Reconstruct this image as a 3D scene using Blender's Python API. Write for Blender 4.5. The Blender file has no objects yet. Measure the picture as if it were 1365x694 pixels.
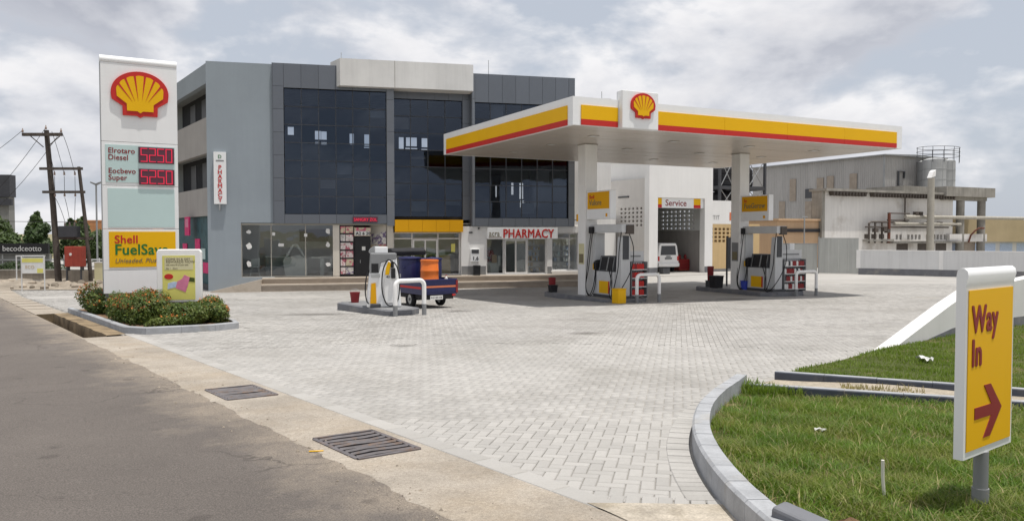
import bpy, bmesh, math, random
import numpy as np
from mathutils import Matrix, Vector
R = math.radians
random.seed(7)
RNG = np.random.default_rng(7)
SC = bpy.context.scene
COL = SC.collection

# ------------------------------------------------------------------ camera
cam_d = bpy.data.cameras.new('camera')
cam_d.sensor_width = 36.0
cam_d.lens = 36.0 * 1050.0 / 1365.0
cam_d.clip_start = 0.05
cam_d.clip_end = 6000
cam = bpy.data.objects.new('camera', cam_d)
cam.location = (0, 0, 1.65)
cam.rotation_euler = (R(90 - 1.963), 0, 0)
COL.objects.link(cam)
SC.camera = cam

# ------------------------------------------------------------------ sky, sun, exposure
SUN_TO = Vector((1.15, -0.65, 6.7)).normalized()
world = bpy.data.worlds.new('World')
SC.world = world
world.use_nodes = True
wn, wl = world.node_tree.nodes, world.node_tree.links
wn.clear()
def wnode(t, **k):
    n = wn.new(t)
    for a, b in k.items(): setattr(n, a, b)
    return n
w_out = wnode('ShaderNodeOutputWorld')
w_bg = wnode('ShaderNodeBackground')
w_bg.inputs['Strength'].default_value = 0.112
sky = wnode('ShaderNodeTexSky', sky_type='NISHITA', sun_disc=False)
sky.sun_elevation = math.asin(SUN_TO.z)
sky.sun_rotation = math.atan2(SUN_TO.x, SUN_TO.y)
sky.air_density = 1.0; sky.dust_density = 2.5; sky.ozone_density = 1.0
tc = wnode('ShaderNodeTexCoord')
sep = wnode('ShaderNodeSeparateXYZ')
wl.new(tc.outputs['Generated'], sep.inputs[0])
def wmath(op, a, b=None, clamp=False):
    n = wnode('ShaderNodeMath', operation=op, use_clamp=clamp)
    for i, s in enumerate((a, b)):
        if s is None: continue
        if isinstance(s, (int, float)): n.inputs[i].default_value = s
        else: wl.new(s, n.inputs[i])
    return n.outputs[0]
nz_ = wmath('MULTIPLY', sep.outputs[2], 1.9)
cmb = wnode('ShaderNodeCombineXYZ')
wl.new(sep.outputs[0], cmb.inputs[0]); wl.new(sep.outputs[1], cmb.inputs[1]); wl.new(nz_, cmb.inputs[2])
def wnoise(scale, detail, rough, off, dist=0.0):
    m = wnode('ShaderNodeMapping'); m.inputs['Location'].default_value = off
    wl.new(cmb.outputs[0], m.inputs[0])
    n = wnode('ShaderNodeTexNoise'); n.inputs['Scale'].default_value = scale
    n.inputs['Detail'].default_value = detail; n.inputs['Roughness'].default_value = rough
    n.inputs['Distortion'].default_value = dist
    wl.new(m.outputs[0], n.inputs['Vector'])
    return n.outputs['Fac']
def wramp(fac, stops):
    r = wnode('ShaderNodeValToRGB')
    e = r.color_ramp.elements
    while len(e) < len(stops): e.new(0.5)
    for i, (p, c) in enumerate(stops):
        e[i].position = p; e[i].color = c if len(c) == 4 else (*c, 1)
    wl.new(fac, r.inputs[0])
    return r.outputs[0]
def wmix(f, a, b):
    m = wnode('ShaderNodeMix', data_type='RGBA')
    for s, i in ((f, 0), (a, 6), (b, 7)):
        if isinstance(s, (int, float)): m.inputs[i].default_value = s
        elif isinstance(s, tuple): m.inputs[i].default_value = s
        else: wl.new(s, m.inputs[i])
    return m.outputs[2]
haze = wmix(0.85, sky.outputs[0], (4.6, 4.95, 5.55, 1))
CL = (5.1, 2.2, 0.9)
up = (CL[0], CL[1], CL[2] + 0.055)
d0 = wnoise(3.6, 9, 0.53, CL, 0.12)
d1 = wnoise(3.6, 9, 0.53, up, 0.12)
wide = wnoise(1.1, 3, 0.5, (4.0, 1.0, 0.2))
dens = wmath('ADD', d0, wmath('MULTIPLY', wmath('SUBTRACT', wide, 0.5), 0.55))
cover = wramp(dens, [(0.375, (0, 0, 0)), (0.465, (1, 1, 1))])
lit = wmath('ADD', wmath('MULTIPLY', wmath('SUBTRACT', d0, d1), 4.6), 0.47, True)
thick = wramp(dens, [(0.45, (1, 1, 1)), (0.66, (0.70, 0.71, 0.745))])
ccol = wramp(lit, [(0.12, (4.6, 4.75, 5.25)), (0.5, (6.5, 6.55, 6.85)), (0.85, (8.0, 7.9, 7.95))])
tm = wnode('ShaderNodeMix', data_type='RGBA', blend_type='MULTIPLY'); tm.inputs[0].default_value = 1.0
wl.new(ccol, tm.inputs[6]); wl.new(thick, tm.inputs[7])
cloudy = wmix(wmath('MULTIPLY', cover, 0.92), haze, tm.outputs[2])
wl.new(cloudy, w_bg.inputs['Color'])
wl.new(w_bg.outputs[0], w_out.inputs[0])

sun_d = bpy.data.lights.new('sun', 'SUN')
sun_d.energy = 3.75
sun_d.angle = R(0.6)
sun_d.color = (1.0, 0.955, 0.89)
sun = bpy.data.objects.new('sun', sun_d)
sun.rotation_euler = SUN_TO.to_track_quat('Z', 'Y').to_euler()
sun.location = (0, 0, 60)
COL.objects.link(sun)
SC.view_settings.view_transform = 'Standard'
SC.view_settings.look = 'None'
SC.view_settings.gamma = 1
SC.view_settings.exposure = 0.14
SC.view_settings.use_curve_mapping = False
SC.cycles.max_bounces = 6
SC.cycles.transparent_max_bounces = 12

# ------------------------------------------------------------------ materials
def lin(h):
    h = h.lstrip('#')
    o = []
    for i in (0, 2, 4):
        c = int(h[i:i + 2], 16) / 255
        o.append(c / 12.92 if c <= 0.04045 else ((c + 0.055) / 1.055) ** 2.4)
    return tuple(o)
MATS = {}
def mat(name, c, rough=0.7, spec=0.4, metal=0.0, var=0.10, vscale=3.0, bump=0.0, bscale=60.0, c2=None, c2s=1.0, c2lo=0.5, c2hi=0.7,
        isl=0.0, streak=0.0, grain=0.0, gscale=150.0, emit=None, estr=0.0, coat=0.0):
    """principled material: base colour, cloudy variation, optional second colour in patches, streaks, per-piece variation, bump"""
    if isinstance(c, str): c = lin(c)
    if isinstance(c2, str): c2 = lin(c2)
    m = bpy.data.materials.new(name); m.use_nodes = True
    nt = m.node_tree; N, L = nt.nodes, nt.links
    b = N['Principled BSDF']
    b.inputs['Roughness'].default_value = rough
    b.inputs['Specular IOR Level'].default_value = spec
    b.inputs['Metallic'].default_value = metal
    if coat: b.inputs['Coat Weight'].default_value = coat
    t = N.new('ShaderNodeTexCoord')
    def noise(scale, det=6, ro=0.6, vec=None):
        n = N.new('ShaderNodeTexNoise'); n.inputs['Scale'].default_value = scale
        n.inputs['Detail'].default_value = det; n.inputs['Roughness'].default_value = ro
        L.new(vec or t.outputs['Object'], n.inputs['Vector']); return n.outputs['Fac']
    def rng(f, a0, a1, b0, b1):
        r = N.new('ShaderNodeMapRange'); L.new(f, r.inputs[0])
        for i, v in zip((1, 2, 3, 4), (a0, a1, b0, b1)): r.inputs[i].default_value = v
        return r.outputs[0]
    def mix(f, a, bb, mode='MIX'):
        x = N.new('ShaderNodeMix'); x.data_type = 'RGBA'; x.blend_type = mode
        for s, i in ((f, 0), (a, 6), (bb, 7)):
            if isinstance(s, (int, float)): x.inputs[i].default_value = s
            elif isinstance(s, tuple): x.inputs[i].default_value = (*s[:3], 1)
            else: L.new(s, x.inputs[i])
        return x.outputs[2]
    col = c
    if c2 is not None:
        col = mix(rng(noise(c2s, 8, 0.62), c2lo, c2hi, 0, 1), c, c2)
    if isl:
        g = N.new('ShaderNodeNewGeometry')
        oi = N.new('ShaderNodeObjectInfo')
        ad = N.new('ShaderNodeMath'); ad.operation = 'ADD'; L.new(g.outputs['Random Per Island'], ad.inputs[0]); L.new(oi.outputs['Random'], ad.inputs[1])
        fr = N.new('ShaderNodeMath'); fr.operation = 'FRACT'; L.new(ad.outputs[0], fr.inputs[0])
        k = rng(fr.outputs[0], 0, 1, 1 - isl, 1 + isl)
        vm = N.new('ShaderNodeVectorMath'); vm.operation = 'SCALE'
        if isinstance(col, tuple): vm.inputs[0].default_value = col
        else: L.new(col, vm.inputs[0])
        L.new(k, vm.inputs['Scale']); col = vm.outputs[0]
    if var:
        k = rng(noise(vscale), 0.3, 0.7, 1 - var, 1 + var)
        vm = N.new('ShaderNodeVectorMath'); vm.operation = 'SCALE'
        if isinstance(col, tuple): vm.inputs[0].default_value = col
        else: L.new(col, vm.inputs[0])
        L.new(k, vm.inputs['Scale']); col = vm.outputs[0]
    if streak:
        mp = N.new('ShaderNodeMapping'); mp.inputs['Scale'].default_value = (3.0, 3.0, 0.18)
        L.new(t.outputs['Object'], mp.inputs[0])
        k = rng(noise(1.6, 7, 0.65, mp.outputs[0]), 0.45, 0.75, 1.0, 1 - streak)
        vm = N.new('ShaderNodeVectorMath'); vm.operation = 'SCALE'
        if isinstance(col, tuple): vm.inputs[0].default_value = col
        else: L.new(col, vm.inputs[0])
        L.new(k, vm.inputs['Scale']); col = vm.outputs[0]
    if grain:
        for sc_, am in ((gscale, grain), (gscale * 0.28, grain * 0.6)):
            k = rng(noise(sc_, 3, 0.6), 0.32, 0.68, 1 - am, 1 + am)
            vm = N.new('ShaderNodeVectorMath'); vm.operation = 'SCALE'
            if isinstance(col, tuple): vm.inputs[0].default_value = col
            else: L.new(col, vm.inputs[0])
            L.new(k, vm.inputs['Scale']); col = vm.outputs[0]
    if isinstance(col, tuple): b.inputs['Base Color'].default_value = (*col, 1)
    else: L.new(col, b.inputs['Base Color'])
    if bump:
        bp = N.new('ShaderNodeBump'); bp.inputs['Strength'].default_value = bump; bp.inputs['Distance'].default_value = 0.01
        L.new(noise(bscale, 4, 0.7), bp.inputs['Height']); L.new(bp.outputs[0], b.inputs['Normal'])
    if emit is not None:
        b.inputs['Emission Color'].default_value = (*(lin(emit) if isinstance(emit, str) else emit), 1)
        b.inputs['Emission Strength'].default_value = estr
    MATS[name] = m
    return m
def glass(name, tint, refl=0.06, rough=0.02, gc=(0.93, 0.95, 1.0)):
    m = bpy.data.materials.new(name); m.use_nodes = True
    N, L = m.node_tree.nodes, m.node_tree.links
    N.clear()
    o = N.new('ShaderNodeOutputMaterial'); tr = N.new('ShaderNodeBsdfTransparent'); gl = N.new('ShaderNodeBsdfGlossy')
    tr.inputs[0].default_value = (*tint, 1); gl.inputs['Roughness'].default_value = rough
    gl.inputs['Color'].default_value = (*gc, 1)
    fr = N.new('ShaderNodeFresnel'); fr.inputs[0].default_value = 1.5
    t = N.new('ShaderNodeTexCoord'); nz = N.new('ShaderNodeTexNoise'); nz.inputs['Scale'].default_value = 0.9
    L.new(t.outputs['Object'], nz.inputs['Vector'])
    bp = N.new('ShaderNodeBump'); bp.inputs['Strength'].default_value = 0.25; bp.inputs['Distance'].default_value = 0.02
    L.new(nz.outputs['Fac'], bp.inputs['Height']); L.new(bp.outputs[0], gl.inputs['Normal'])
    ad = N.new('ShaderNodeMath'); ad.operation = 'ADD'; ad.use_clamp = True; ad.inputs[1].default_value = refl
    L.new(fr.outputs[0], ad.inputs[0])
    mx = N.new('ShaderNodeMixShader')
    L.new(ad.outputs[0], mx.inputs[0]); L.new(tr.outputs[0], mx.inputs[1]); L.new(gl.outputs[0], mx.inputs[2]); L.new(mx.outputs[0], o.inputs[0])
    MATS[name] = m
    return m

mat('paver', (0.39, 0.378, 0.358), 0.85, 0.25, grain=0.05, gscale=70, isl=0.08, var=0.10, vscale=0.35, bump=0.35, bscale=90, c2=(0.325, 0.312, 0.29), c2s=0.5, c2lo=0.45, c2hi=0.7)
mat('paver_joint', (0.32, 0.305, 0.28), 0.9, 0.2, var=0.2, vscale=2)
mat('far_paving', (0.38, 0.367, 0.345), 0.85, 0.25, var=0.12, vscale=0.25, c2=(0.35, 0.335, 0.31), c2s=0.4)
mat('strip_concrete', (0.36, 0.32, 0.27), 0.92, 0.2, grain=0.22, gscale=110, var=0.18, vscale=1.3, bump=0.6, bscale=120, c2=(0.30, 0.25, 0.19), c2s=1.1, c2lo=0.45, c2hi=0.75)
mat('patch_concrete', (0.42, 0.375, 0.31), 0.92, 0.2, grain=0.18, gscale=60, var=0.2, vscale=2.5, bump=0.6, bscale=70, c2=(0.30, 0.26, 0.2), c2s=2.2)
mat('ground', (0.30, 0.25, 0.18), 0.95, 0.15, var=0.25, vscale=0.15, c2=(0.14, 0.16, 0.06), c2s=0.08, c2lo=0.45, c2hi=0.6)
mat('rubble', (0.30, 0.26, 0.21), 0.95, 0.15, var=0.3, vscale=1.5, bump=1, bscale=12, isl=0.35)
mat('trench', (0.25, 0.19, 0.12), 0.95, 0.2, var=0.35, vscale=3, bump=0.8, bscale=25, c2=(0.10, 0.075, 0.05), c2s=1.6)
mat('mud', (0.06, 0.045, 0.03), 0.9, 0.2, var=0.3)
mat('kerb_grey', (0.34, 0.35, 0.365), 0.8, 0.3, grain=0.07, gscale=80, var=0.16, vscale=4, bump=0.3, bscale=60, isl=0.03, c2=(0.33, 0.31, 0.27), c2s=1.8, c2lo=0.55, c2hi=0.75)
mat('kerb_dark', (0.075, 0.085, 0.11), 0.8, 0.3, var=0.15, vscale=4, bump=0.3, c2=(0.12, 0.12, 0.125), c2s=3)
mat('island_grey', (0.16, 0.165, 0.18), 0.75, 0.35, var=0.14, vscale=3, bump=0.2, c2=(0.22, 0.215, 0.205), c2s=1.5)
mat('sand_fill', (0.36, 0.315, 0.25), 0.95, 0.2, grain=0.2, gscale=60, var=0.2, vscale=3, bump=0.8, bscale=40)
mat('soil', (0.16, 0.10, 0.06), 0.95, 0.15, var=0.3, vscale=6, bump=1, bscale=30)
mat('lawn_soil', (0.07, 0.085, 0.025), 0.95, 0.15, var=0.3, vscale=4, bump=1, bscale=40, c2=(0.17, 0.125, 0.07), c2s=1.4, c2lo=0.52, c2hi=0.68)
mat('grate', (0.12, 0.11, 0.115), 0.6, 0.4, var=0.25, vscale=8, c2=(0.15, 0.09, 0.055), c2s=6)
mat('white_paint', (0.82, 0.815, 0.80), 0.6, 0.4, var=0.05, vscale=1.2, streak=0.06)
mat('white_sign', (0.81, 0.82, 0.825), 0.4, 0.5, var=0.03, vscale=0.8, streak=0.03)
mat('white_wall', (0.80, 0.795, 0.78), 0.85, 0.25, var=0.05, vscale=0.4, streak=0.05, bump=0.15, bscale=40)
mat('parapet_white', (0.70, 0.695, 0.68), 0.85, 0.25, var=0.08, vscale=0.6, streak=0.08, bump=0.2, bscale=30)
mat('cream_wall', (0.60, 0.565, 0.50), 0.85, 0.25, var=0.06, vscale=0.8, streak=0.08)
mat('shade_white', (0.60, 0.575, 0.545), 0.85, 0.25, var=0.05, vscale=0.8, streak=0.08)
mat('grey_render', (0.285, 0.325, 0.36), 0.8, 0.3, var=0.07, vscale=0.35, streak=0.04, bump=0.25, bscale=35)
mat('balcony_grey', (0.36, 0.345, 0.33), 0.85, 0.25, var=0.07, vscale=0.6, streak=0.1)
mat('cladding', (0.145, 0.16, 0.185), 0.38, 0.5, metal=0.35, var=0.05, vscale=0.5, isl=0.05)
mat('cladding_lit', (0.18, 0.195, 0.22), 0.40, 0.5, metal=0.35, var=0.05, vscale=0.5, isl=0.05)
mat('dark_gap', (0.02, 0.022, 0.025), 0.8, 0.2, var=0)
mat('mullion', (0.035, 0.04, 0.05), 0.4, 0.5, var=0)
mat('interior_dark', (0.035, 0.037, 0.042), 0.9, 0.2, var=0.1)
mat('interior_mid', (0.30, 0.32, 0.32), 0.9, 0.2, var=0.08)
mat('interior_light', (0.58, 0.59, 0.58), 0.8, 0.3, var=0.05)
glass('tinted_glass', (0.42, 0.47, 0.54), 0.03, gc=(0.62, 0.76, 1.0))
glass('clear_glass', (0.86, 0.92, 0.91), 0.07)
glass('car_glass', (0.12, 0.15, 0.16), 0.05)
mat('frame_white', (0.66, 0.66, 0.65), 0.45, 0.5, var=0.03)
mat('frame_beige', (0.42, 0.40, 0.35), 0.5, 0.4, var=0.05)
mat('step_tile', (0.48, 0.42, 0.35), 0.7, 0.3, var=0.1, vscale=2, c2=(0.34, 0.29, 0.23), c2s=2)
mat('step_riser', (0.33, 0.28, 0.23), 0.8, 0.3, var=0.15, vscale=2)
mat('yellow', (0.80, 0.45, 0.006), 0.5, 0.2, var=0.03, vscale=0.6)
mat('yellow_deep', (0.72, 0.36, 0.006), 0.5, 0.2, var=0.04, vscale=0.6)
mat('red', (0.52, 0.03, 0.025), 0.5, 0.25, var=0.03)
mat('dark_red', (0.24, 0.018, 0.02), 0.5, 0.4, var=0.06)
mat('green', (0.015, 0.16, 0.03), 0.45, 0.4, var=0)
mat('teal_panel', (0.50, 0.64, 0.63), 0.35, 0.5, var=0.03, vscale=1)
mat('digit', (0.65, 0.02, 0.06), 0.5, 0.4, var=0, emit=(0.9, 0.03, 0.08), estr=0.35)
mat('display', (0.10, 0.03, 0.05), 0.4, 0.4, var=0.1)
mat('black', (0.012, 0.012, 0.014), 0.5, 0.4, var=0.1)
mat('black_soft', (0.025, 0.025, 0.028), 0.75, 0.3, var=0.15)
mat('rubber', (0.018, 0.018, 0.02), 0.85, 0.25, var=0.15)
mat('charcoal', (0.06, 0.063, 0.07), 0.5, 0.4, var=0.08)
mat('mid_grey', (0.22, 0.225, 0.23), 0.55, 0.4, var=0.06)
mat('steel', (0.42, 0.43, 0.43), 0.45, 0.5, metal=0.6, var=0.1, vscale=3, streak=0.1)
mat('galv', (0.33, 0.34, 0.345), 0.5, 0.5, metal=0.3, var=0.1, vscale=1.5, streak=0.15)
mat('blue', (0.014, 0.017, 0.085), 0.4, 0.5, var=0.05)
mat('blue_bright', (0.03, 0.06, 0.42), 0.4, 0.5, var=0.05)
mat('orange', (0.66, 0.15, 0.015), 0.4, 0.5, var=0.05)
mat('orange_stripe', (0.62, 0.18, 0.08), 0.45, 0.4, var=0.03)
mat('pink', (0.62, 0.20, 0.32), 0.6, 0.3, var=0.12, vscale=8)
mat('hot_pink', (0.62, 0.03, 0.16), 0.6, 0.3, var=0.2, vscale=5)
mat('teal_dark', (0.045, 0.105, 0.12), 0.6, 0.3, var=0.5, vscale=3, c2=(0.02, 0.05, 0.06), c2s=3)
mat('print_blue', (0.45, 0.55, 0.72), 0.6, 0.3, var=0.2, vscale=12)
mat('poster_yellow', (0.66, 0.62, 0.16), 0.45, 0.4, var=0.06, vscale=3)
mat('poster_cream', (0.62, 0.58, 0.36), 0.45, 0.4, var=0.05)
mat('text_grey', (0.20, 0.17, 0.10), 0.6, 0.3, var=0)
mat('poster_a', (0.66, 0.60, 0.58), 0.6, 0.3, var=0.25, vscale=7, c2=(0.42, 0.12, 0.16), c2s=5, c2lo=0.5, c2hi=0.56)
mat('poster_b', (0.62, 0.60, 0.56), 0.6, 0.3, var=0.25, vscale=8, c2=(0.16, 0.12, 0.22), c2s=6, c2lo=0.5, c2hi=0.55)
mat('poster_c', (0.60, 0.52, 0.38), 0.6, 0.3, var=0.25, vscale=8, c2=(0.55, 0.12, 0.20), c2s=6, c2lo=0.5, c2hi=0.55)
mat('soffit', (0.50, 0.445, 0.385), 0.30, 0.5, var=0.05, vscale=0.8, isl=0.03)
mat('soffit_edge', (0.40, 0.37, 0.33), 0.6, 0.4, var=0.05)
mat('warehouse', (0.42, 0.41, 0.395), 0.6, 0.4, var=0.10, vscale=0.25, streak=0.22, isl=0.05)
mat('factory_wall', (0.70, 0.68, 0.65), 0.9, 0.2, var=0.08, vscale=0.3, streak=0.14, c2=(0.40, 0.36, 0.31), c2s=0.35, c2lo=0.52, c2hi=0.72)
mat('old_concrete', (0.30, 0.285, 0.255), 0.9, 0.2, var=0.2, vscale=1.0, streak=0.3)
mat('pipe', (0.40, 0.375, 0.32), 0.6, 0.4, var=0.1, streak=0.2)
mat('pipe_dark', (0.08, 0.065, 0.055), 0.6, 0.4, var=0.2)
mat('rust', (0.16, 0.06, 0.04), 0.8, 0.3, var=0.3, vscale=4)
mat('boundary', (0.66, 0.665, 0.665), 0.85, 0.25, var=0.06, vscale=0.4, streak=0.12)
mat('gate_sheet', (0.42, 0.43, 0.41), 0.6, 0.4, var=0.08, vscale=0.6, streak=0.2)
mat('tan', (0.56, 0.41, 0.22), 0.85, 0.2, var=0.08, vscale=0.5, streak=0.1)
mat('peach', (0.55, 0.38, 0.24), 0.85, 0.2, var=0.06, vscale=0.5, streak=0.08)
mat('tile_roof', (0.48, 0.23, 0.11), 0.85, 0.2, var=0.15, vscale=1)
mat('tan_roof', (0.42, 0.34, 0.21), 0.85, 0.2, var=0.1, vscale=0.5)
mat('silo', (0.42, 0.43, 0.43), 0.5, 0.4, metal=0.2, var=0.08, vscale=0.6, streak=0.2)
mat('pole_wood', (0.10, 0.085, 0.075), 0.9, 0.2, var=0.3, vscale=3, streak=0.4)
mat('wire', (0.03, 0.03, 0.032), 0.6, 0.3, var=0)
mat('porcelain', (0.30, 0.22, 0.18), 0.3, 0.5, var=0.1)
mat('cabinet_red', (0.34, 0.055, 0.035), 0.6, 0.35, var=0.15, vscale=3, streak=0.2)
mat('low_wall', (0.26, 0.23, 0.19), 0.95, 0.2, var=0.25, vscale=1.2, streak=0.3, bump=0.5, bscale=12)
mat('far_building', (0.24, 0.24, 0.225), 0.9, 0.2, var=0.1, vscale=0.3, streak=0.2)
mat('far_dark', (0.06, 0.062, 0.07), 0.8, 0.3, var=0.1)
mat('bark', (0.10, 0.075, 0.05), 0.95, 0.15, var=0.3, vscale=6)
def leafmat(name, c, c2, tr=0.25):
    m = mat(name, c, 0.55, 0.35, isl=0.35, var=0.25, vscale=1.5, c2=c2, c2s=2.0, c2lo=0.42, c2hi=0.6)
    nt = m.node_tree; N, L = nt.nodes, nt.links
    b = N['Principled BSDF']; o = N['Material Output']
    t = N.new('ShaderNodeBsdfTranslucent'); t.inputs[0].default_value = (c[0] * 1.5, c[1] * 1.5, c[2], 1)
    mx = N.new('ShaderNodeMixShader'); mx.inputs[0].default_value = tr
    L.new(b.outputs[0], mx.inputs[1]); L.new(t.outputs[0], mx.inputs[2]); L.new(mx.outputs[0], o.inputs[0])
leafmat('shrub_leaf', (0.06, 0.11, 0.02), (0.12, 0.135, 0.03))
leafmat('shrub_leaf_light', (0.13, 0.17, 0.035), (0.08, 0.12, 0.025))
leafmat('tree_leaf', (0.05, 0.085, 0.025), (0.035, 0.06, 0.02))
leafmat('tree_leaf_pale', (0.075, 0.115, 0.035), (0.05, 0.08, 0.025))
leafmat('grass_blade', (0.105, 0.185, 0.018), (0.20, 0.215, 0.045), 0.38)
leafmat('grass_far', (0.12, 0.185, 0.022), (0.16, 0.20, 0.04), 0.38)
leafmat('dry_blade', (0.30, 0.25, 0.11), (0.22, 0.20, 0.08), 0.2)
mat('flower_orange', (0.52, 0.17, 0.03), 0.6, 0.3, var=0.1, isl=0.35)
mat('flower_red', (0.34, 0.06, 0.035), 0.6, 0.3, var=0.1, isl=0.3)
mat('litter_white', (0.70, 0.70, 0.68), 0.6, 0.3, var=0.1)
mat('stick_white', (0.68, 0.66, 0.58), 0.7, 0.3, var=0.1)

# asphalt with sandy dust towards its kerb side (object x runs across the road)
def asphalt():
    m = mat('asphalt', (0.125, 0.110, 0.099), 0.88, 0.3, var=0.09, vscale=0.5, bump=0.8, bscale=140, c2=(0.15, 0.132, 0.118), c2s=0.35, c2lo=0.4, c2hi=0.7)
    nt = m.node_tree; N, L = nt.nodes, nt.links
    b = N['Principled BSDF']
    src = b.inputs['Base Color'].links[0].from_socket
    t = N.new('ShaderNodeTexCoord'); sp = N.new('ShaderNodeSeparateXYZ'); L.new(t.outputs['Object'], sp.inputs[0])
    nz = N.new('ShaderNodeTexNoise'); nz.inputs['Scale'].default_value = 1.3; nz.inputs['Detail'].default_value = 9; nz.inputs['Roughness'].default_value = 0.7
    L.new(t.outputs['Object'], nz.inputs['Vector'])
    a = N.new('ShaderNodeMath'); a.operation = 'MULTIPLY_ADD'; L.new(nz.outputs['Fac'], a.inputs[0]); a.inputs[1].default_value = 2.6; L.new(sp.outputs[0], a.inputs[2])
    r = N.new('ShaderNodeMapRange'); L.new(a.outputs[0], r.inputs[0])
    for i, v in zip((1, 2, 3, 4), (3.3, 4.5, 0.0, 0.85)): r.inputs[i].default_value = v
    x = N.new('ShaderNodeMix'); x.data_type = 'RGBA'; L.new(r.outputs[0], x.inputs[0]); L.new(src, x.inputs[6]); x.inputs[7].default_value = (0.35, 0.295, 0.23, 1)
    # small dark oil spots and pale grit
    vo = N.new('ShaderNodeTexVoronoi'); vo.inputs['Scale'].default_value = 1.7; L.new(t.outputs['Object'], vo.inputs['Vector'])
    n2 = N.new('ShaderNodeTexNoise'); n2.inputs['Scale'].default_value = 5; n2.inputs['Detail'].default_value = 5; L.new(t.outputs['Object'], n2.inputs['Vector'])
    s2 = N.new('ShaderNodeMath'); s2.operation = 'MULTIPLY_ADD'; L.new(n2.outputs['Fac'], s2.inputs[0]); s2.inputs[1].default_value = 0.35; L.new(vo.outputs['Distance'], s2.inputs[2])
    r2 = N.new('ShaderNodeMapRange'); L.new(s2.outputs[0], r2.inputs[0])
    for i, v in zip((1, 2, 3, 4), (0.26, 0.32, 0.5, 0.0)): r2.inputs[i].default_value = v
    y = N.new('ShaderNodeMix'); y.data_type = 'RGBA'; L.new(r2.outputs[0], y.inputs[0]); L.new(x.outputs[2], y.inputs[6]); y.inputs[7].default_value = (0.07, 0.06, 0.055, 1)
    g = N.new('ShaderNodeTexNoise'); g.inputs['Scale'].default_value = 95; g.inputs['Detail'].default_value = 2; L.new(t.outputs['Object'], g.inputs['Vector'])
    r3 = N.new('ShaderNodeMapRange'); L.new(g.outputs['Fac'], r3.inputs[0])
    for i, v in zip((1, 2, 3, 4), (0.35, 0.68, 0.72, 1.35)): r3.inputs[i].default_value = v
    z = N.new('ShaderNodeVectorMath'); z.operation = 'SCALE'; L.new(y.outputs[2], z.inputs[0]); L.new(r3.outputs[0], z.inputs['Scale'])
    # a few wandering hairline cracks
    dn = N.new('ShaderNodeTexNoise'); dn.inputs['Scale'].default_value = 1.6; dn.inputs['Detail'].default_value = 6; L.new(t.outputs['Object'], dn.inputs['Vector'])
    dv = N.new('ShaderNodeVectorMath'); dv.operation = 'SCALE'; L.new(dn.outputs['Color'], dv.inputs[0]); dv.inputs['Scale'].default_value = 1.1
    da = N.new('ShaderNodeVectorMath'); L.new(t.outputs['Object'], da.inputs[0]); L.new(dv.outputs[0], da.inputs[1])
    ve = N.new('ShaderNodeTexVoronoi'); ve.feature = 'DISTANCE_TO_EDGE'; ve.inputs['Scale'].default_value = 0.42; L.new(da.outputs[0], ve.inputs['Vector'])
    mk = N.new('ShaderNodeTexNoise'); mk.inputs['Scale'].default_value = 0.5; L.new(t.outputs['Object'], mk.inputs['Vector'])
    rm = N.new('ShaderNodeMapRange'); L.new(mk.outputs['Fac'], rm.inputs[0])
    for i, v in zip((1, 2, 3, 4), (0.48, 0.56, 0.0, 0.55)): rm.inputs[i].default_value = v
    rc_ = N.new('ShaderNodeMapRange'); L.new(ve.outputs['Distance'], rc_.inputs[0])
    for i, v in zip((1, 2, 3, 4), (0.002, 0.008, 1.0, 0.0)): rc_.inputs[i].default_value = v
    mu = N.new('ShaderNodeMath'); mu.operation = 'MULTIPLY'; L.new(rm.outputs[0], mu.inputs[0]); L.new(rc_.outputs[0], mu.inputs[1])
    cx_ = N.new('ShaderNodeMix'); cx_.data_type = 'RGBA'; L.new(mu.outputs[0], cx_.inputs[0]); L.new(z.outputs[0], cx_.inputs[6]); cx_.inputs[7].default_value = (0.05, 0.043, 0.038, 1)
    L.new(cx_.outputs[2], b.inputs['Base Color'])
asphalt()

mat('pump_white_shaded', (0.55, 0.56, 0.565), 0.4, 0.4, var=0.06, vscale=2, streak=0.08)  # white greyed in the base colour for the shade under the canopy
def stain_mat():
    m = bpy.data.materials.new('oil_stain'); m.use_nodes = True
    N, L = m.node_tree.nodes, m.node_tree.links
    b = N['Principled BSDF']; b.inputs['Base Color'].default_value = (0.10, 0.09, 0.08, 1); b.inputs['Roughness'].default_value = 0.5
    t = N.new('ShaderNodeTexCoord'); ln = N.new('ShaderNodeVectorMath'); ln.operation = 'LENGTH'; L.new(t.outputs['Object'], ln.inputs[0])
    nz = N.new('ShaderNodeTexNoise'); nz.inputs['Scale'].default_value = 2.4; nz.inputs['Detail'].default_value = 8; nz.inputs['Roughness'].default_value = 0.65; L.new(t.outputs['Object'], nz.inputs['Vector'])
    a = N.new('ShaderNodeMath'); a.operation = 'MULTIPLY_ADD'; L.new(nz.outputs['Fac'], a.inputs[0]); a.inputs[1].default_value = 1.5; L.new(ln.outputs['Value'], a.inputs[2])
    r = N.new('ShaderNodeMapRange'); L.new(a.outputs[0], r.inputs[0])
    for i, v in zip((1, 2, 3, 4), (0.55, 1.75, 0.5, 0.0)): r.inputs[i].default_value = v
    L.new(r.outputs[0], b.inputs['Alpha']); MATS['oil_stain'] = m
stain_mat()

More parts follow.
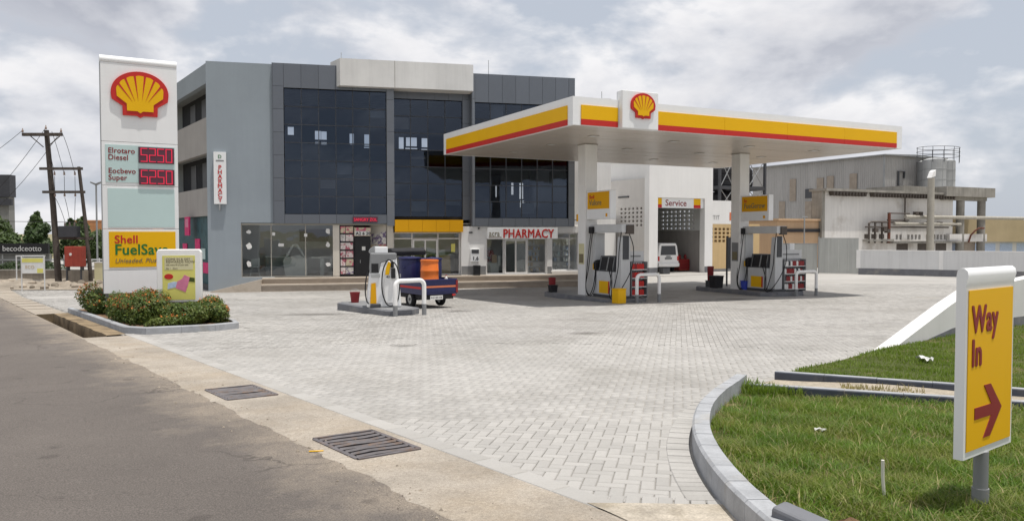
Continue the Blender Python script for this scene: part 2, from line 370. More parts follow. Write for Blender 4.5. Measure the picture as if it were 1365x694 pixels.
# ------------------------------------------------------------------ mesh helpers
class MB:
    def __init__(self): self.v = []; self.f = []
    def add(self, vs, fs):
        o = len(self.v); self.v += [tuple(p) for p in vs]; self.f += [tuple(i + o for i in q) for q in fs]; return self
    def box(self, x0, x1, y0, y1, z0, z1):
        return self.add([(x0, y0, z0), (x1, y0, z0), (x1, y1, z0), (x0, y1, z0), (x0, y0, z1), (x1, y0, z1), (x1, y1, z1), (x0, y1, z1)],
                        [(0, 3, 2, 1), (4, 5, 6, 7), (0, 1, 5, 4), (1, 2, 6, 5), (2, 3, 7, 6), (3, 0, 4, 7)])
    def prism(self, poly, a, b, axis='z'):
        """poly extruded from a to b along axis; poly is (x,y) for z, (x,z) for y, (y,z) for x"""
        def P(p, c): return (p[0], p[1], c) if axis == 'z' else ((p[0], c, p[1]) if axis == 'y' else (c, p[0], p[1]))
        n = len(poly)
        return self.add([P(p, a) for p in poly] + [P(p, b) for p in poly],
                        [tuple(range(n))[::-1], tuple(range(n, 2 * n))] + [(i, (i + 1) % n, n + (i + 1) % n, n + i) for i in range(n)])
    def cyl(self, p0, p1, r0, r1=None, n=12, caps=True):
        r1 = r0 if r1 is None else r1
        p0, p1 = Vector(p0), Vector(p1); d = (p1 - p0).normalized()
        a = d.orthogonal().normalized(); b = d.cross(a)
        vs = []
        for p, r in ((p0, r0), (p1, r1)):
            for i in range(n):
                t = 2 * math.pi * i / n
                vs.append(p + a * (r * math.cos(t)) + b * (r * math.sin(t)))
        fs = [(i, (i + 1) % n, n + (i + 1) % n, n + i) for i in range(n)]
        if caps: fs += [tuple(range(n))[::-1], tuple(range(n, 2 * n))]
        return self.add(vs, fs)
    def tube(self, pts, r, n=8):
        pts = [Vector(p) for p in pts]; rings = []; vs = []
        ref = None
        for i, p in enumerate(pts):
            d = (pts[min(i + 1, len(pts) - 1)] - pts[max(i - 1, 0)]).normalized()
            if ref is None: ref = d.orthogonal().normalized()
            ref = (ref - d * ref.dot(d))
            ref = ref.normalized() if ref.length > 1e-6 else d.orthogonal().normalized()
            b = d.cross(ref)
            rr = r[i] if isinstance(r, (list, tuple)) else r
            for k in range(n):
                t = 2 * math.pi * k / n
                vs.append(p + ref * (rr * math.cos(t)) + b * (rr * math.sin(t)))
        fs = []
        for i in range(len(pts) - 1):
            for k in range(n):
                fs.append((i * n + k, i * n + (k + 1) % n, (i + 1) * n + (k + 1) % n, (i + 1) * n + k))
        m = len(pts) - 1
        fs += [tuple(range(n))[::-1], tuple(m * n + k for k in range(n))]
        return self.add(vs, fs)
    def lathe(self, prof, c=(0, 0, 0), n=20):
        vs = []; fs = []
        for (r, z) in prof:
            for k in range(n):
                t = 2 * math.pi * k / n
                vs.append((c[0] + r * math.cos(t), c[1] + r * math.sin(t), c[2] + z))
        for i in range(len(prof) - 1):
            for k in range(n):
                fs.append((i * n + k, i * n + (k + 1) % n, (i + 1) * n + (k + 1) % n, (i + 1) * n + k))
        fs += [tuple(range(n))[::-1], tuple((len(prof) - 1) * n + k for k in range(n))]
        return self.add(vs, fs)
    def wall(self, x0, x1, z0, z1, y0, y1, holes=()):
        """a slab in the xz plane between y0 (front) and y1, with rectangular holes (hx0,hx1,hz0,hz1) and their reveals"""
        xs = sorted({x0, x1, *[min(max(h[i], x0), x1) for h in holes for i in (0, 1)]})
        zs = sorted({z0, z1, *[min(max(h[i], z0), z1) for h in holes for i in (2, 3)]})
        def solid(i, j):
            if i < 0 or j < 0 or i >= len(xs) - 1 or j >= len(zs) - 1: return False
            cx, cz = (xs[i] + xs[i + 1]) / 2, (zs[j] + zs[j + 1]) / 2
            return not any(h[0] < cx < h[1] and h[2] < cz < h[3] for h in holes)
        for i in range(len(xs) - 1):
            for j in range(len(zs) - 1):
                if not solid(i, j): continue
                a, b, c, d = xs[i], xs[i + 1], zs[j], zs[j + 1]
                self.add([(a, y0, c), (b, y0, c), (b, y0, d), (a, y0, d)], [(0, 1, 2, 3)])
                self.add([(a, y1, c), (b, y1, c), (b, y1, d), (a, y1, d)], [(3, 2, 1, 0)])
                if not solid(i - 1, j): self.add([(a, y0, c), (a, y0, d), (a, y1, d), (a, y1, c)], [(0, 1, 2, 3)])
                if not solid(i + 1, j): self.add([(b, y0, c), (b, y1, c), (b, y1, d), (b, y0, d)], [(0, 1, 2, 3)])
                if not solid(i, j - 1): self.add([(a, y0, c), (a, y1, c), (b, y1, c), (b, y0, c)], [(0, 1, 2, 3)])
                if not solid(i, j + 1): self.add([(a, y0, d), (b, y0, d), (b, y1, d), (a, y1, d)], [(0, 1, 2, 3)])
        return self
    def build(self, name, m, parent=None, loc=(0, 0, 0), rot=(0, 0, 0), smooth=0, bev=0.0, kind=None, label=None):
        me = bpy.data.meshes.new(name)
        me.from_pydata(self.v, [], self.f); me.validate(); me.update()
        me.materials.append(MATS[m])
        if smooth:
            me.polygons.foreach_set('use_smooth', [True] * len(me.polygons))
            me.set_sharp_from_angle(angle=R(smooth))
        return place(me, name, parent, loc, rot, bev, kind, label)
def place(me, name, parent=None, loc=(0, 0, 0), rot=(0, 0, 0), bev=0.0, kind=None, label=None):
    o = bpy.data.objects.new(name, me); COL.objects.link(o)
    o.location = loc; o.rotation_euler = rot
    if parent is not None: o.parent = parent
    if bev:
        md = o.modifiers.new('edge', 'BEVEL'); md.width = bev; md.segments = 2; md.limit_method = 'ANGLE'; md.angle_limit = R(40)
    if kind: o['kind'] = kind
    if label: o['label'] = label
    return o
def tag(o, label, cat, group=None):
    o['label'] = label; o['category'] = cat
    if group: o['group'] = group
    return o
def thing(name, label, cat, loc=(0, 0, 0), rz=0.0, group=None):
    o = bpy.data.objects.new(name, None); COL.objects.link(o)
    o.location = loc; o.rotation_euler = (0, 0, rz); o.empty_display_size = 0.2
    return tag(o, label, cat, group)
def copy_tree(o, parent=None):
    c = o.copy(); COL.objects.link(c); c.parent = parent
    for ch in [x for x in bpy.data.objects if x.parent == o]: copy_tree(ch, c)
    return c
def bx(name, m, parent, x0, x1, y0, y1, z0, z1, bev=0.0, **k):
    return MB().box(x0, x1, y0, y1, z0, z1).build(name, m, parent, bev=bev, **k)
FACE_FRONT = (R(90), 0, 0)
FACE_SIDE = (R(90), 0, R(-90))
def lettering(s, size, m, parent, loc, rot=FACE_FRONT, bold=0.0, depth=0.006, align='LEFT', sx=1.0, shear=0.0, name='lettering', gap=1.0):
    cu = bpy.data.curves.new('t', 'FONT'); cu.body = s; cu.size = size; cu.extrude = depth; cu.align_x = align
    cu.shear = shear; cu.space_character = gap * (1 + 1.5 * bold / size); cu.resolution_u = 3
    to = bpy.data.objects.new('t', cu); COL.objects.link(to)
    dg = bpy.context.evaluated_depsgraph_get()
    me = bpy.data.meshes.new_from_object(to.evaluated_get(dg))
    bpy.data.objects.remove(to); bpy.data.curves.remove(cu)
    V = [v.co.copy() for v in me.vertices]; Fc = [tuple(p.vertices) for p in me.polygons]
    bpy.data.meshes.remove(me)
    mb = MB(); b = bold
    offs = [(0, 0)] if b <= 0 else [(0, 0), (-b, 0), (b, 0), (-b * 0.5, b * 0.7), (b * 0.5, b * 0.7), (-b * 0.5, -b * 0.7), (b * 0.5, -b * 0.7)]
    for i, (dx, dy) in enumerate(offs):
        mb.add([((v.x + dx) * sx, v.y + dy, v.z - 0.0004 * i) for v in V], Fc)
    return mb.build(name, m, parent, loc, rot)

# ------------------------------------------------------------------ site geometry
SL, YF = 0.03, 32.0                       # the site falls 3 % away from the viewpoint, then lies level
def gz(y): return -SL * min(max(y, 0.0), YF)
GF = gz(99)
RA = R(37.2)                              # road frame: local x across the road (towards the station), local y along it
def rw(n, t): return (n * math.cos(RA) - t * math.sin(RA), n * math.sin(RA) + t * math.cos(RA))
def rinv(x, y): return (x * math.cos(RA) + y * math.sin(RA), -x * math.sin(RA) + y * math.cos(RA))
def rz_(n, t, dz=0.0): return gz(rw(n, t)[1]) + dz
def rsheet(name, m, n0, n1, t0, t1, dz, step=1.0, parent=None, kind='structure', skirt=0.0):
    ns = np.linspace(n0, n1, max(2, int((n1 - n0) / step) + 1)); ts = np.linspace(t0, t1, max(2, int((t1 - t0) / step) + 1))
    mb = MB(); vs = [(a, b, rz_(a, b, dz)) for b in ts for a in ns]; k = len(ns)
    mb.add(vs, [(j * k + i, j * k + i + 1, (j + 1) * k + i + 1, (j + 1) * k + i) for j in range(len(ts) - 1) for i in range(k - 1)])
    return mb.build(name, m, parent, rot=(0, 0, RA), kind=kind)
def tri_sheet(name, m, poly, zf, parent=None, kind='structure', step=0.6):
    """a sheet over a world-space polygon, triangulated on a grid so that it follows the ground"""
    bm = bmesh.new()
    f = bm.faces.new([bm.verts.new((x, y, 0)) for x, y in poly])
    if f.normal.z < 0: bmesh.ops.reverse_faces(bm, faces=[f])
    xs = [p[0] for p in poly]; ys = [p[1] for p in poly]
    for ax, lo, hi in ((0, min(xs), max(xs)), (1, min(ys), max(ys))):
        c = lo + step
        while c < hi:
            co = (c, 0, 0) if ax == 0 else (0, c, 0); no = (1, 0, 0) if ax == 0 else (0, 1, 0)
            bmesh.ops.bisect_plane(bm, geom=bm.verts[:] + bm.edges[:] + bm.faces[:], plane_co=co, plane_no=no)
            c += step
    bmesh.ops.triangulate(bm, faces=bm.faces[:])
    for v in bm.verts: v.co.z = zf(v.co.x, v.co.y)
    bmesh.ops.recalc_face_normals(bm, faces=bm.faces[:])
    me = bpy.data.meshes.new(name); bm.to_mesh(me); bm.free(); me.materials.append(MATS[m])
    o = place(me, name, parent)
    if sum(p.normal.z for p in me.polygons) < 0: me.flip_normals()
    if kind: o['kind'] = kind
    return o
def inside(px, py, poly):
    """vectorised point in polygon"""
    r = np.zeros(len(px), bool); j = len(poly) - 1
    for i in range(len(poly)):
        xi, yi = poly[i]; xj, yj = poly[j]
        c = ((yi > py) != (yj > py)) & (px < (xj - xi) * (py - yi) / (yj - yi + 1e-12) + xi)
        r ^= c; j = i
    return r
def quads_mesh(name, V, m, parent=None, kind=None, smooth=False):
    """V: (k,4,3) array -> one mesh of k separate quads"""
    k = len(V)
    me = bpy.data.meshes.new(name)
    me.vertices.add(4 * k); me.vertices.foreach_set('co', V.reshape(-1).astype(np.float32))
    me.loops.add(4 * k); me.loops.foreach_set('vertex_index', np.arange(4 * k, dtype=np.int32))
    me.polygons.add(k); me.polygons.foreach_set('loop_start', np.arange(0, 4 * k, 4, dtype=np.int32))
    me.update(calc_edges=True); me.materials.append(MATS[m])
    return place(me, name, parent, kind=kind)
def np_gz(y): return -SL * np.clip(y, 0, YF)

# ================================================================== SETTING: ground, road, gutter, forecourt
MB().add([(-3000, -3000, -1.0), (3000, -3000, -1.0), (3000, 3000, -1.0), (-3000, 3000, -1.0)], [(0, 1, 2, 3)]).build('ground', 'ground', kind='structure')
road = rsheet('road', 'asphalt', -8.5, 2.72, -14, 90, 0.0)
MB().prism([(-8.9, -1.6), (-8.5, -1.6), (-8.5, 0.12), (-8.9, 0.12)], -14, 20, 'y').build('road_kerb', 'kerb_grey', rot=(0, 0, RA), kind='structure')
base = rsheet('forecourt_bed', 'paver_joint', 3.45, 80, -14, 95, -0.012, step=2.0)

# gutter strip between asphalt and paving, with pits under the two grates
strip = bpy.data.objects.new('gutter_strip', None); COL.objects.link(strip); strip['kind'] = 'structure'
G1, G2 = (9.13, 10.03), (5.8, 6.72)
def ragged(a, b, n1, seed):
    """strip slab whose road edge is worn and uneven"""
    rnd = random.Random(seed); k = max(2, int((b - a) / 0.09)); mb = MB(); vs = []
    w_ = 0.0
    for i in range(k + 1):
        t = a + (b - a) * i / k; w_ = 0.8 * w_ + rnd.uniform(-0.022, 0.022)
        n0 = 2.67 + w_ + rnd.uniform(-0.008, 0.008)
        for n in (n0, n0 + 0.012, (n0 + n1) / 2, n1): vs.append((n, t, rz_(n, t, 0.001 if n == n0 else 0.005)))
    mb.add(vs, [(i * 4 + j, i * 4 + j + 1, i * 4 + j + 5, i * 4 + j + 4) for i in range(k) for j in range(3)])
    return mb.build('gutter_slab', 'strip_concrete', strip, rot=(0, 0, RA))
for q, (a, b) in enumerate(((-8, G2[0]), (G2[1], G1[0]), (G1[1], 13.8), (13.812, 18.0))): ragged(a, b, 3.53, q + 1)
for a, b in (G1, G2):
    ragged(a, b, 2.83, int(a * 10))
    rsheet('gutter_slab', 'strip_concrete', 3.43, 3.53, a, b, 0.005, step=0.3, parent=strip, kind=None)
    mb = MB(); z = rz_(3.1, (a + b) / 2)
    mb.add([(2.83, a, z - 0.25), (3.43, a, z - 0.25), (3.43, b, z - 0.25), (2.83, b, z - 0.25), (2.83, a, z), (3.43, a, z), (3.43, b, z), (2.83, b, z)],
           [(0, 1, 2, 3), (0, 1, 5, 4), (1, 2, 6, 5), (2, 3, 7, 6), (3, 0, 4, 7)])
    mb.build('drain_pit', 'mud', strip, rot=(0, 0, RA))
def tilt_rot(rz): return (Matrix.Rotation(math.atan(-SL), 4, 'X') @ Matrix.Rotation(rz, 4, 'Z')).to_euler()
def grate(n0, n1, t0, t1, label, seed):
    c = ((n0 + n1) / 2, (t0 + t1) / 2); w = rw(*c)
    t = thing('drain_grate', label, 'grate', (w[0], w[1], gz(w[1])), 0, 'drain grates in the gutter')
    t.rotation_euler = tilt_rot(RA)
    a, b = (n1 - n0) / 2, (t1 - t0) / 2
    rnd = random.Random(seed)
    mb = MB()
    for s in (-1, 1):
        mb.box(-a, a, s * b - 0.02, s * b + 0.02, -0.05, 0.016)
        mb.box(s * a - 0.02, s * a + 0.02, -b + 0.02, b - 0.02, -0.05, 0.014)
    mb.build('frame', 'grate', t)
    n = 8
    for i in range(n):
        y = -b + (i + 0.75) * 2 * b / (n + 0.5)
        d = rnd.uniform(-0.012, 0.012); h = rnd.uniform(0.0, 0.014)
        MB().tube([(-a + 0.02, y, 0.0), (-a * 0.3, y + d, h - 0.006), (a * 0.4, y - d, h - 0.01), (a - 0.02, y, 0.0)], 0.022, 6).build('bar', 'grate', t, smooth=50)
grate(2.84, 3.42, G1[0] + 0.01, G1[1] - 0.01, 'rusty steel drain grate, farther one, nearer the shrub planter', 3)
grate(2.84, 3.42, G2[0] + 0.01, G2[1] - 0.01, 'rusty steel drain grate, nearest one, with sagging bars', 5)
# open drain trench and its cover slabs further on
tr = bpy.data.objects.new('drain_channel', None); COL.objects.link(tr); tr['kind'] = 'structure'
mb = MB(); T0, T1 = 18.0, 25.9
K = 12
ts = [T0 + (T1 - T0) * i / K for i in range(K + 1)]
for i in range(K):
    a, b = ts[i], ts[i + 1]
    za, zb = rz_(3, a), rz_(3, b)
    ja, jb = 0.02 * math.sin(i * 2.3), 0.02 * math.sin((i + 1) * 2.3)
    mb.add([(3.12, a, za - 0.3), (3.12, b, zb - 0.3), (3.14 + jb, b, zb + 0.03), (3.14 + ja, a, za + 0.03), (3.5, b, zb + 0.03), (3.5, a, za + 0.03)], [(0, 3, 2, 1), (3, 5, 4, 2)])
    mb.add([(2.72, a, za - 0.3), (2.72, b, zb - 0.3), (2.72, b, zb - 0.002), (2.72, a, za - 0.002)], [(0, 1, 2, 3)])
mb.add([(2.72, T0, rz_(3, T0) - 0.3), (3.5, T0, rz_(3, T0) - 0.3), (3.5, T0, rz_(3, T0)), (2.72, T0, rz_(3, T0))], [(0, 1, 2, 3)])
mb.add([(2.72, T1, rz_(3, T1) - 0.3), (3.5, T1, rz_(3, T1) - 0.3), (3.5, T1, rz_(3, T1) + 0.03), (2.72, T1, rz_(3, T1) + 0.03)], [(0, 3, 2, 1)])
mb.build('channel_wall', 'trench', tr, rot=(0, 0, RA))
MB().add([(2.72, T0, rz_(3, T0) - 0.29), (3.12, T0, rz_(3, T0) - 0.29), (3.12, T1, rz_(3, T1) - 0.29), (2.72, T1, rz_(3, T1) - 0.29)], [(0, 1, 2, 3)]).build('channel_bed', 'mud', tr, rot=(0, 0, RA))
t0 = T1
for i in range(26):
    L = 0.92 + 0.06 * math.sin(i * 1.7)
    w = rw(3.1, t0 + L / 2)
    o = MB().box(-0.39, 0.39, -L / 2 + 0.012, L / 2 - 0.012, -0.1, 0.018 + 0.008 * math.sin(i * 2.9)).build('cover_slab', 'strip_concrete', tr, loc=(w[0], w[1], gz(w[1])))
    o.rotation_euler = tilt_rot(RA) if w[1] < YF else (0, 0, RA)
    t0 += L

# ---- kerb line of the near lawn
def smooth_path(pts, k=8):
    out = []
    for i in range(len(pts) - 1):
        p0, p1, p2, p3 = (Vector(pts[max(i - 1, 0)]), Vector(pts[i]), Vector(pts[i + 1]), Vector(pts[min(i + 2, len(pts) - 1)]))
        for j in range(k):
            t = j / k
            out.append(0.5 * ((2 * p1) + (-p0 + p2) * t + (2 * p0 - 5 * p1 + 4 * p2 - p3) * t * t + (-p0 + 3 * p1 - 3 * p2 + p3) * t ** 3))
    out.append(Vector(pts[-1]))
    return out
def resample(path, step):
    out = [path[0].copy()]; acc = 0
    for a, b in zip(path[:-1], path[1:]):
        L = (b - a).length; s = 0
        while acc + (L - s) >= step:
            s += step - acc; acc = 0
            out.append(a + (b - a) * (s / L))
        acc += L - s
    return out
def offset_path(path, d):
    out = []
    for i, p in enumerate(path):
        q = path[min(i + 1, len(path) - 1)] - path[max(i - 1, 0)]; q.normalize()
        out.append(p + Vector((q.y, -q.x)) * d)
    return out
LAWN_K = smooth_path([(2.80, 9.85), (2.50, 9.25), (2.24, 8.75), (1.88, 7.9), (1.60, 6.94), (1.455, 6.07), (1.40, 5.2), (1.42, 4.5), (1.50, 3.6), (1.72, 2.6)])
# the path runs towards the viewer, so its left-hand offset (negative) lies on the lawn
lawn = bpy.data.objects.new('lawn_verge', None); COL.objects.link(lawn); lawn['kind'] = 'structure'
def kerb_run(path, step, width, h0, h1, parent, m='kerb_grey', side=-1, name='kerb_stone', chamfer=0.02, gap=0.0022):
    pts = resample(path, step)
    inner = offset_path(pts, side * width); 
    for i in range(len(pts) - 1):
        a, b, c, d = pts[i], pts[i + 1], inner[i + 1], inner[i]
        e = (b - a).normalized() * gap
        a, b, c, d = a + e, b - e, c - e, d + e
        n = (d - a).normalized() * chamfer
        zt = 0.0012 * math.sin(i * 2.7)
        def q(p, z): return (p.x, p.y, gz(p.y) + z)
        vs = [q(a, h0), q(b, h0), q(c, h0), q(d, h0), q(a, h1 - chamfer), q(b, h1 - chamfer), q(a + n, h1 + zt), q(b + n, h1 + zt), q(c, h1 + zt), q(d, h1 + zt)]
        fs = [(0, 1, 5, 4), (4, 5, 7, 6), (6, 7, 8, 9), (3, 9, 8, 2), (0, 4, 6, 9, 3), (1, 2, 8, 7, 5)]
        o = MB().add(vs, fs).build(name, m, parent)
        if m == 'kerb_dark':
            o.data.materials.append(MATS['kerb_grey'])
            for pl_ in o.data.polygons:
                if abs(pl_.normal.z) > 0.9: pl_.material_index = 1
kerb_run(LAWN_K, 0.20, 0.15, -0.06, 0.185, lawn)
# loose kerb block leaning on the end of the row
o = MB().box(-0.21, 0.21, -0.07, 0.07, 0, 0.20).build('kerb_block', 'island_grey', None, loc=(1.64, 4.30, gz(4.5) + 0.03), rot=(R(4), R(7), R(-52)), bev=0.02)
tag(o, 'loose dark grey kerb block lying at the end of the curved kerb', 'kerb block')

# second kerb rows around the sandy strip
K1 = [Vector(p) for p in ((2.74, 9.63), (4.94, 8.63), (9.2, 6.7))]
K2 = [Vector(p) for p in ((3.50, 10.45), (5.36, 9.37), (9.6, 6.9))]
for nm, kk, h0, h1, m in (('kerb_stone', K1, -0.14, 0.10, 'kerb_dark'), ('kerb_stone', K2, -0.06, 0.125, 'kerb_dark')):
    kerb_run(smooth_path([tuple(p) for p in kk], 6), 0.62, 0.13, h0, h1, lawn, m, side=-1, chamfer=0.012)
tri_sheet('sand_strip', 'sand_fill', [(2.9, 9.75), (4.94, 8.76), (9.2, 6.8), (9.6, 6.95), (5.36, 9.36), (3.5, 10.44)], lambda x, y: gz(y) + 0.03 + 0.015 * math.sin(3 * x) + 0.02 * max(0, min(1, (x - 3.4))), step=0.3)

# lawns: soil sheets, blades of grass
inner = offset_path(resample(LAWN_K, 0.25), -0.15)
LAWN1 = [(p.x, p.y) for p in inner] + [(9.0, 2.6), (9.2, 6.62), (4.94, 8.60), (2.78, 9.62)]
def z_l1(x, y): return gz(y) + 0.10 - 0.022 * max(0, y - 5) + 0.012 * math.sin(2.1 * x + 0.7) * math.cos(1.7 * y)
tri_sheet('lawn_soil', 'lawn_soil', LAWN1, z_l1, lawn, None, step=0.4)
WALL_T = 6.75
wa = rw(13.2, WALL_T); wb = rw(30, WALL_T)
LAWN2 = [(3.72, 10.50), (4.1, 11.05), (5.35, 12.25), (wa[0] - 0.05, wa[1] - 0.1), (wb[0], wb[1]), (24, 12), (9.75, 7.1), (5.46, 9.52)]
def z_l2(x, y):
    return gz(y) + 0.09 + 0.10 * max(0, min(1, (rinv(x, y)[0] - 11) / 5)) + 0.012 * math.sin(1.7 * x) * math.cos(1.3 * y)
tri_sheet('lawn_soil', 'lawn_soil', LAWN2, z_l2, lawn, None, step=0.6)
def blades(name, poly, n, hmin, hmax, wid, zf, m, ymax=99, clump=None, lean=0.6, near=None, bend=True, edge=None):
    xs = [p[0] for p in poly]; ys = [p[1] for p in poly]
    k = int(n * 3.0)
    x = RNG.uniform(min(xs), max(xs), k); y = RNG.uniform(min(ys), min(max(ys), ymax), k)
    ok = inside(x, y, poly) & (np.abs(x) < 0.78 * y + 2.2)
    pat = np.sin(3.1 * x + 1.3 * np.sin(2.3 * y)) * np.cos(2.7 * y + 0.9 * np.sin(3.7 * x)) + 0.6 * np.sin(7.3 * x + 5.1 * y)
    if clump is not None: ok &= (pat > clump) | (RNG.random(k) < 0.55)
    if edge is not None:
        E_ = np.array(edge); dm = np.min(np.hypot(x[:, None] - E_[None, :, 0], y[:, None] - E_[None, :, 1]), axis=1)
        ok &= RNG.random(k) < np.clip((dm + 0.05 * pat) / 0.22, 0.12, 1)
    if near is not None: ok &= RNG.random(k) < np.clip((near / np.hypot(x, y)) ** 2, 0.12, 1)
    x, y, pat = x[ok][:n], y[ok][:n], pat[ok][:n]; k = len(x)
    z = np.array([zf(a, b) for a, b in zip(x, y)]) - 0.005
    a = RNG.uniform(0, 2 * math.pi, k); h = RNG.uniform(hmin, hmax, k) * (1 + 0.3 * np.clip(pat, -1, 1))
    w = wid * RNG.uniform(0.6, 1.3, k); L = h * RNG.uniform(0.1, lean, k) * 1.6
    dx, dy = np.cos(a), np.sin(a); b2 = a + RNG.uniform(0.9, 2.2, k)
    px, py = np.cos(b2) * w, np.sin(b2) * w
    B0 = np.stack([x - px, y - py, z], 1); B1 = np.stack([x + px, y + py, z], 1)
    M0 = np.stack([x - px * 0.8 + dx * L * 0.35, y - py * 0.8 + dy * L * 0.35, z + h * 0.62], 1); M1 = np.stack([x + px * 0.8 + dx * L * 0.35, y + py * 0.8 + dy * L * 0.35, z + h * 0.62], 1)
    T = np.stack([x + dx * L, y + dy * L, z + h], 1)
    V = np.stack([B0, B1, M1, M0, T], 1).reshape(-1, 3)
    me = bpy.data.meshes.new(name)
    me.vertices.add(5 * k); me.vertices.foreach_set('co', V.reshape(-1).astype(np.float32))
    i5 = np.arange(k, dtype=np.int32)[:, None] * 5
    li = np.concatenate([i5 + [0, 1, 2, 3], i5 + [3, 2, 4]], 1).reshape(-1).astype(np.int32)
    me.loops.add(7 * k); me.loops.foreach_set('vertex_index', li)
    me.polygons.add(2 * k)
    st = (np.arange(k, dtype=np.int32)[:, None] * 7 + [0, 4]).reshape(-1).astype(np.int32)
    me.polygons.foreach_set('loop_start', st)
    me.update(calc_edges=True); me.materials.append(MATS[m])
    o = place(me, name, None, kind='stuff'); return o
g = blades('grass', LAWN1, 150000, 0.025, 0.075, 0.0032, z_l1, 'grass_blade', clump=-0.25, near=5.6, lean=1.25, edge=[(p.x, p.y) for p in inner])
g['label'] = 'uneven green grass on the near lawn inside the curved kerb'; g['category'] = 'grass'
g = blades('grass', LAWN1, 14000, 0.03, 0.10, 0.0026, z_l1, 'dry_blade', near=4.6, lean=1.3)
g['label'] = 'dry straw-coloured blades among the near lawn grass'; g['category'] = 'grass'
g = blades('grass', LAWN2, 120000, 0.02, 0.06, 0.0055, z_l2, 'grass_far', ymax=24, clump=-0.5, near=14)
g['label'] = 'short green grass on the lawn below the white ramp wall'; g['category'] = 'grass'
g = blades('weeds', [(3.9, 9.3), (4.7, 8.9), (4.9, 9.3), (4.1, 9.75)], 260, 0.03, 0.09, 0.006, lambda x, y: gz(y) + 0.05, 'dry_blade')
g['label'] = 'dry weeds growing on the sandy strip between the kerbs'; g['category'] = 'weeds'
g = blades('weeds', [(2.75, 9.3), (3.4, 9.15), (3.5, 9.35), (2.8, 9.75)], 700, 0.05, 0.15, 0.006, lambda x, y: gz(y) + 0.02, 'grass_far')
g['label'] = 'green weeds at the pointed far end of the near lawn'; g['category'] = 'weeds'

# ---- block paving
PA = R(12.0)
ax = np.array([math.sin(PA), math.cos(PA)]); bx_ = np.array([math.cos(PA), -math.sin(PA)])
U = 0.105
half = 470
I, J = np.meshgrid(np.arange(-half, half), np.arange(-half, half), indexing='ij')
I = I.reshape(-1); J = J.reshape(-1); cl = (I - J) % 4
org = np.array([0.0, 24.0])
PX = []; 
for kind_, sel in ((0, cl == 0), (1, cl == 3)):
    i, j = I[sel], J[sel]
    ci = i + (1.0 if kind_ == 0 else 0.5); cj = j + (0.5 if kind_ == 0 else 1.0)
    x = org[0] + U * (ci * bx_[0] + cj * ax[0]); y = org[1] + U * (ci * bx_[1] + cj * ax[1])
    PX.append(np.stack([x, y, np.full(len(x), kind_)], 1))
PX = np.concatenate(PX)
x, y = PX[:, 0], PX[:, 1]
nn = x * math.cos(RA) + y * math.sin(RA); tt = -x * math.sin(RA) + y * math.cos(RA)
band = [(p.x, p.y) for p in offset_path(resample(LAWN_K, 0.2), 0.10)]
EXCL1 = band + [(12, 2.6), (12, 6), (9.2, 6.6), (2.8, 10.2)]
EXCL2 = [(2.85, 9.9), (3.45, 10.6), (4.0, 11.15), (5.3, 12.35), (wa[0], wa[1]), (wb[0], wb[1]), (24, 6), (9, 6)]
keep = (nn > 3.62) & (y > 5.32 - 0.02 * x) & (y < 41) & (x > -0.70 * y - 1.5) & (x < 0.70 * y + 1.5)
keep &= ~inside(x, y, EXCL1) & ~inside(x, y, EXCL2)
keep &= ~((nn < 6.1) & (tt > 18.0) & (tt < 26.6))
PX = PX[keep]
dist = np.hypot(PX[:, 0], PX[:, 1]); PX = PX[np.argsort(dist)]
onscr = np.abs(PX[:, 0]) < 0.66 * PX[:, 1]
forecourt = bpy.data.objects.new('forecourt_paving', None); COL.objects.link(forecourt); forecourt['kind'] = 'structure'
def paver_mesh(name, a, b, h=0.05, ch=0.006):
    return MB().add([(-a, -b, -h), (a, -b, -h), (a, b, -h), (-a, b, -h), (-a, -b, -ch), (a, -b, -ch), (a, b, -ch), (-a, b, -ch),
                     (-a + ch, -b + ch, 0), (a - ch, -b + ch, 0), (a - ch, b - ch, 0), (-a + ch, b - ch, 0)],
                    [(0, 1, 5, 4), (1, 2, 6, 5), (2, 3, 7, 6), (3, 0, 4, 7), (4, 5, 9, 8), (5, 6, 10, 9), (6, 7, 11, 10), (7, 4, 8, 11), (8, 9, 10, 11)])
hl, hw = U - 0.0028, U / 2 - 0.0028
first = paver_mesh('paver', hl, hw).build('paver', 'paver', forecourt)
pm = first.data
idx_near = np.where(onscr)[0][:230]
for q, i in enumerate(idx_near):
    px, py, kd = PX[i]
    o = first if q == 0 else place(pm, 'paver', forecourt)
    o.location = (px, py, gz(py) + random.uniform(-0.002, 0.002))
    o.rotation_euler = (Matrix.Rotation(math.atan(-SL) + random.uniform(-0.006, 0.006), 4, 'X') @ Matrix.Rotation(-PA + (0 if kd == 0 else math.pi / 2) + random.uniform(-0.012, 0.012), 4, 'Z')).to_euler()
rest = np.delete(PX, idx_near, axis=0)
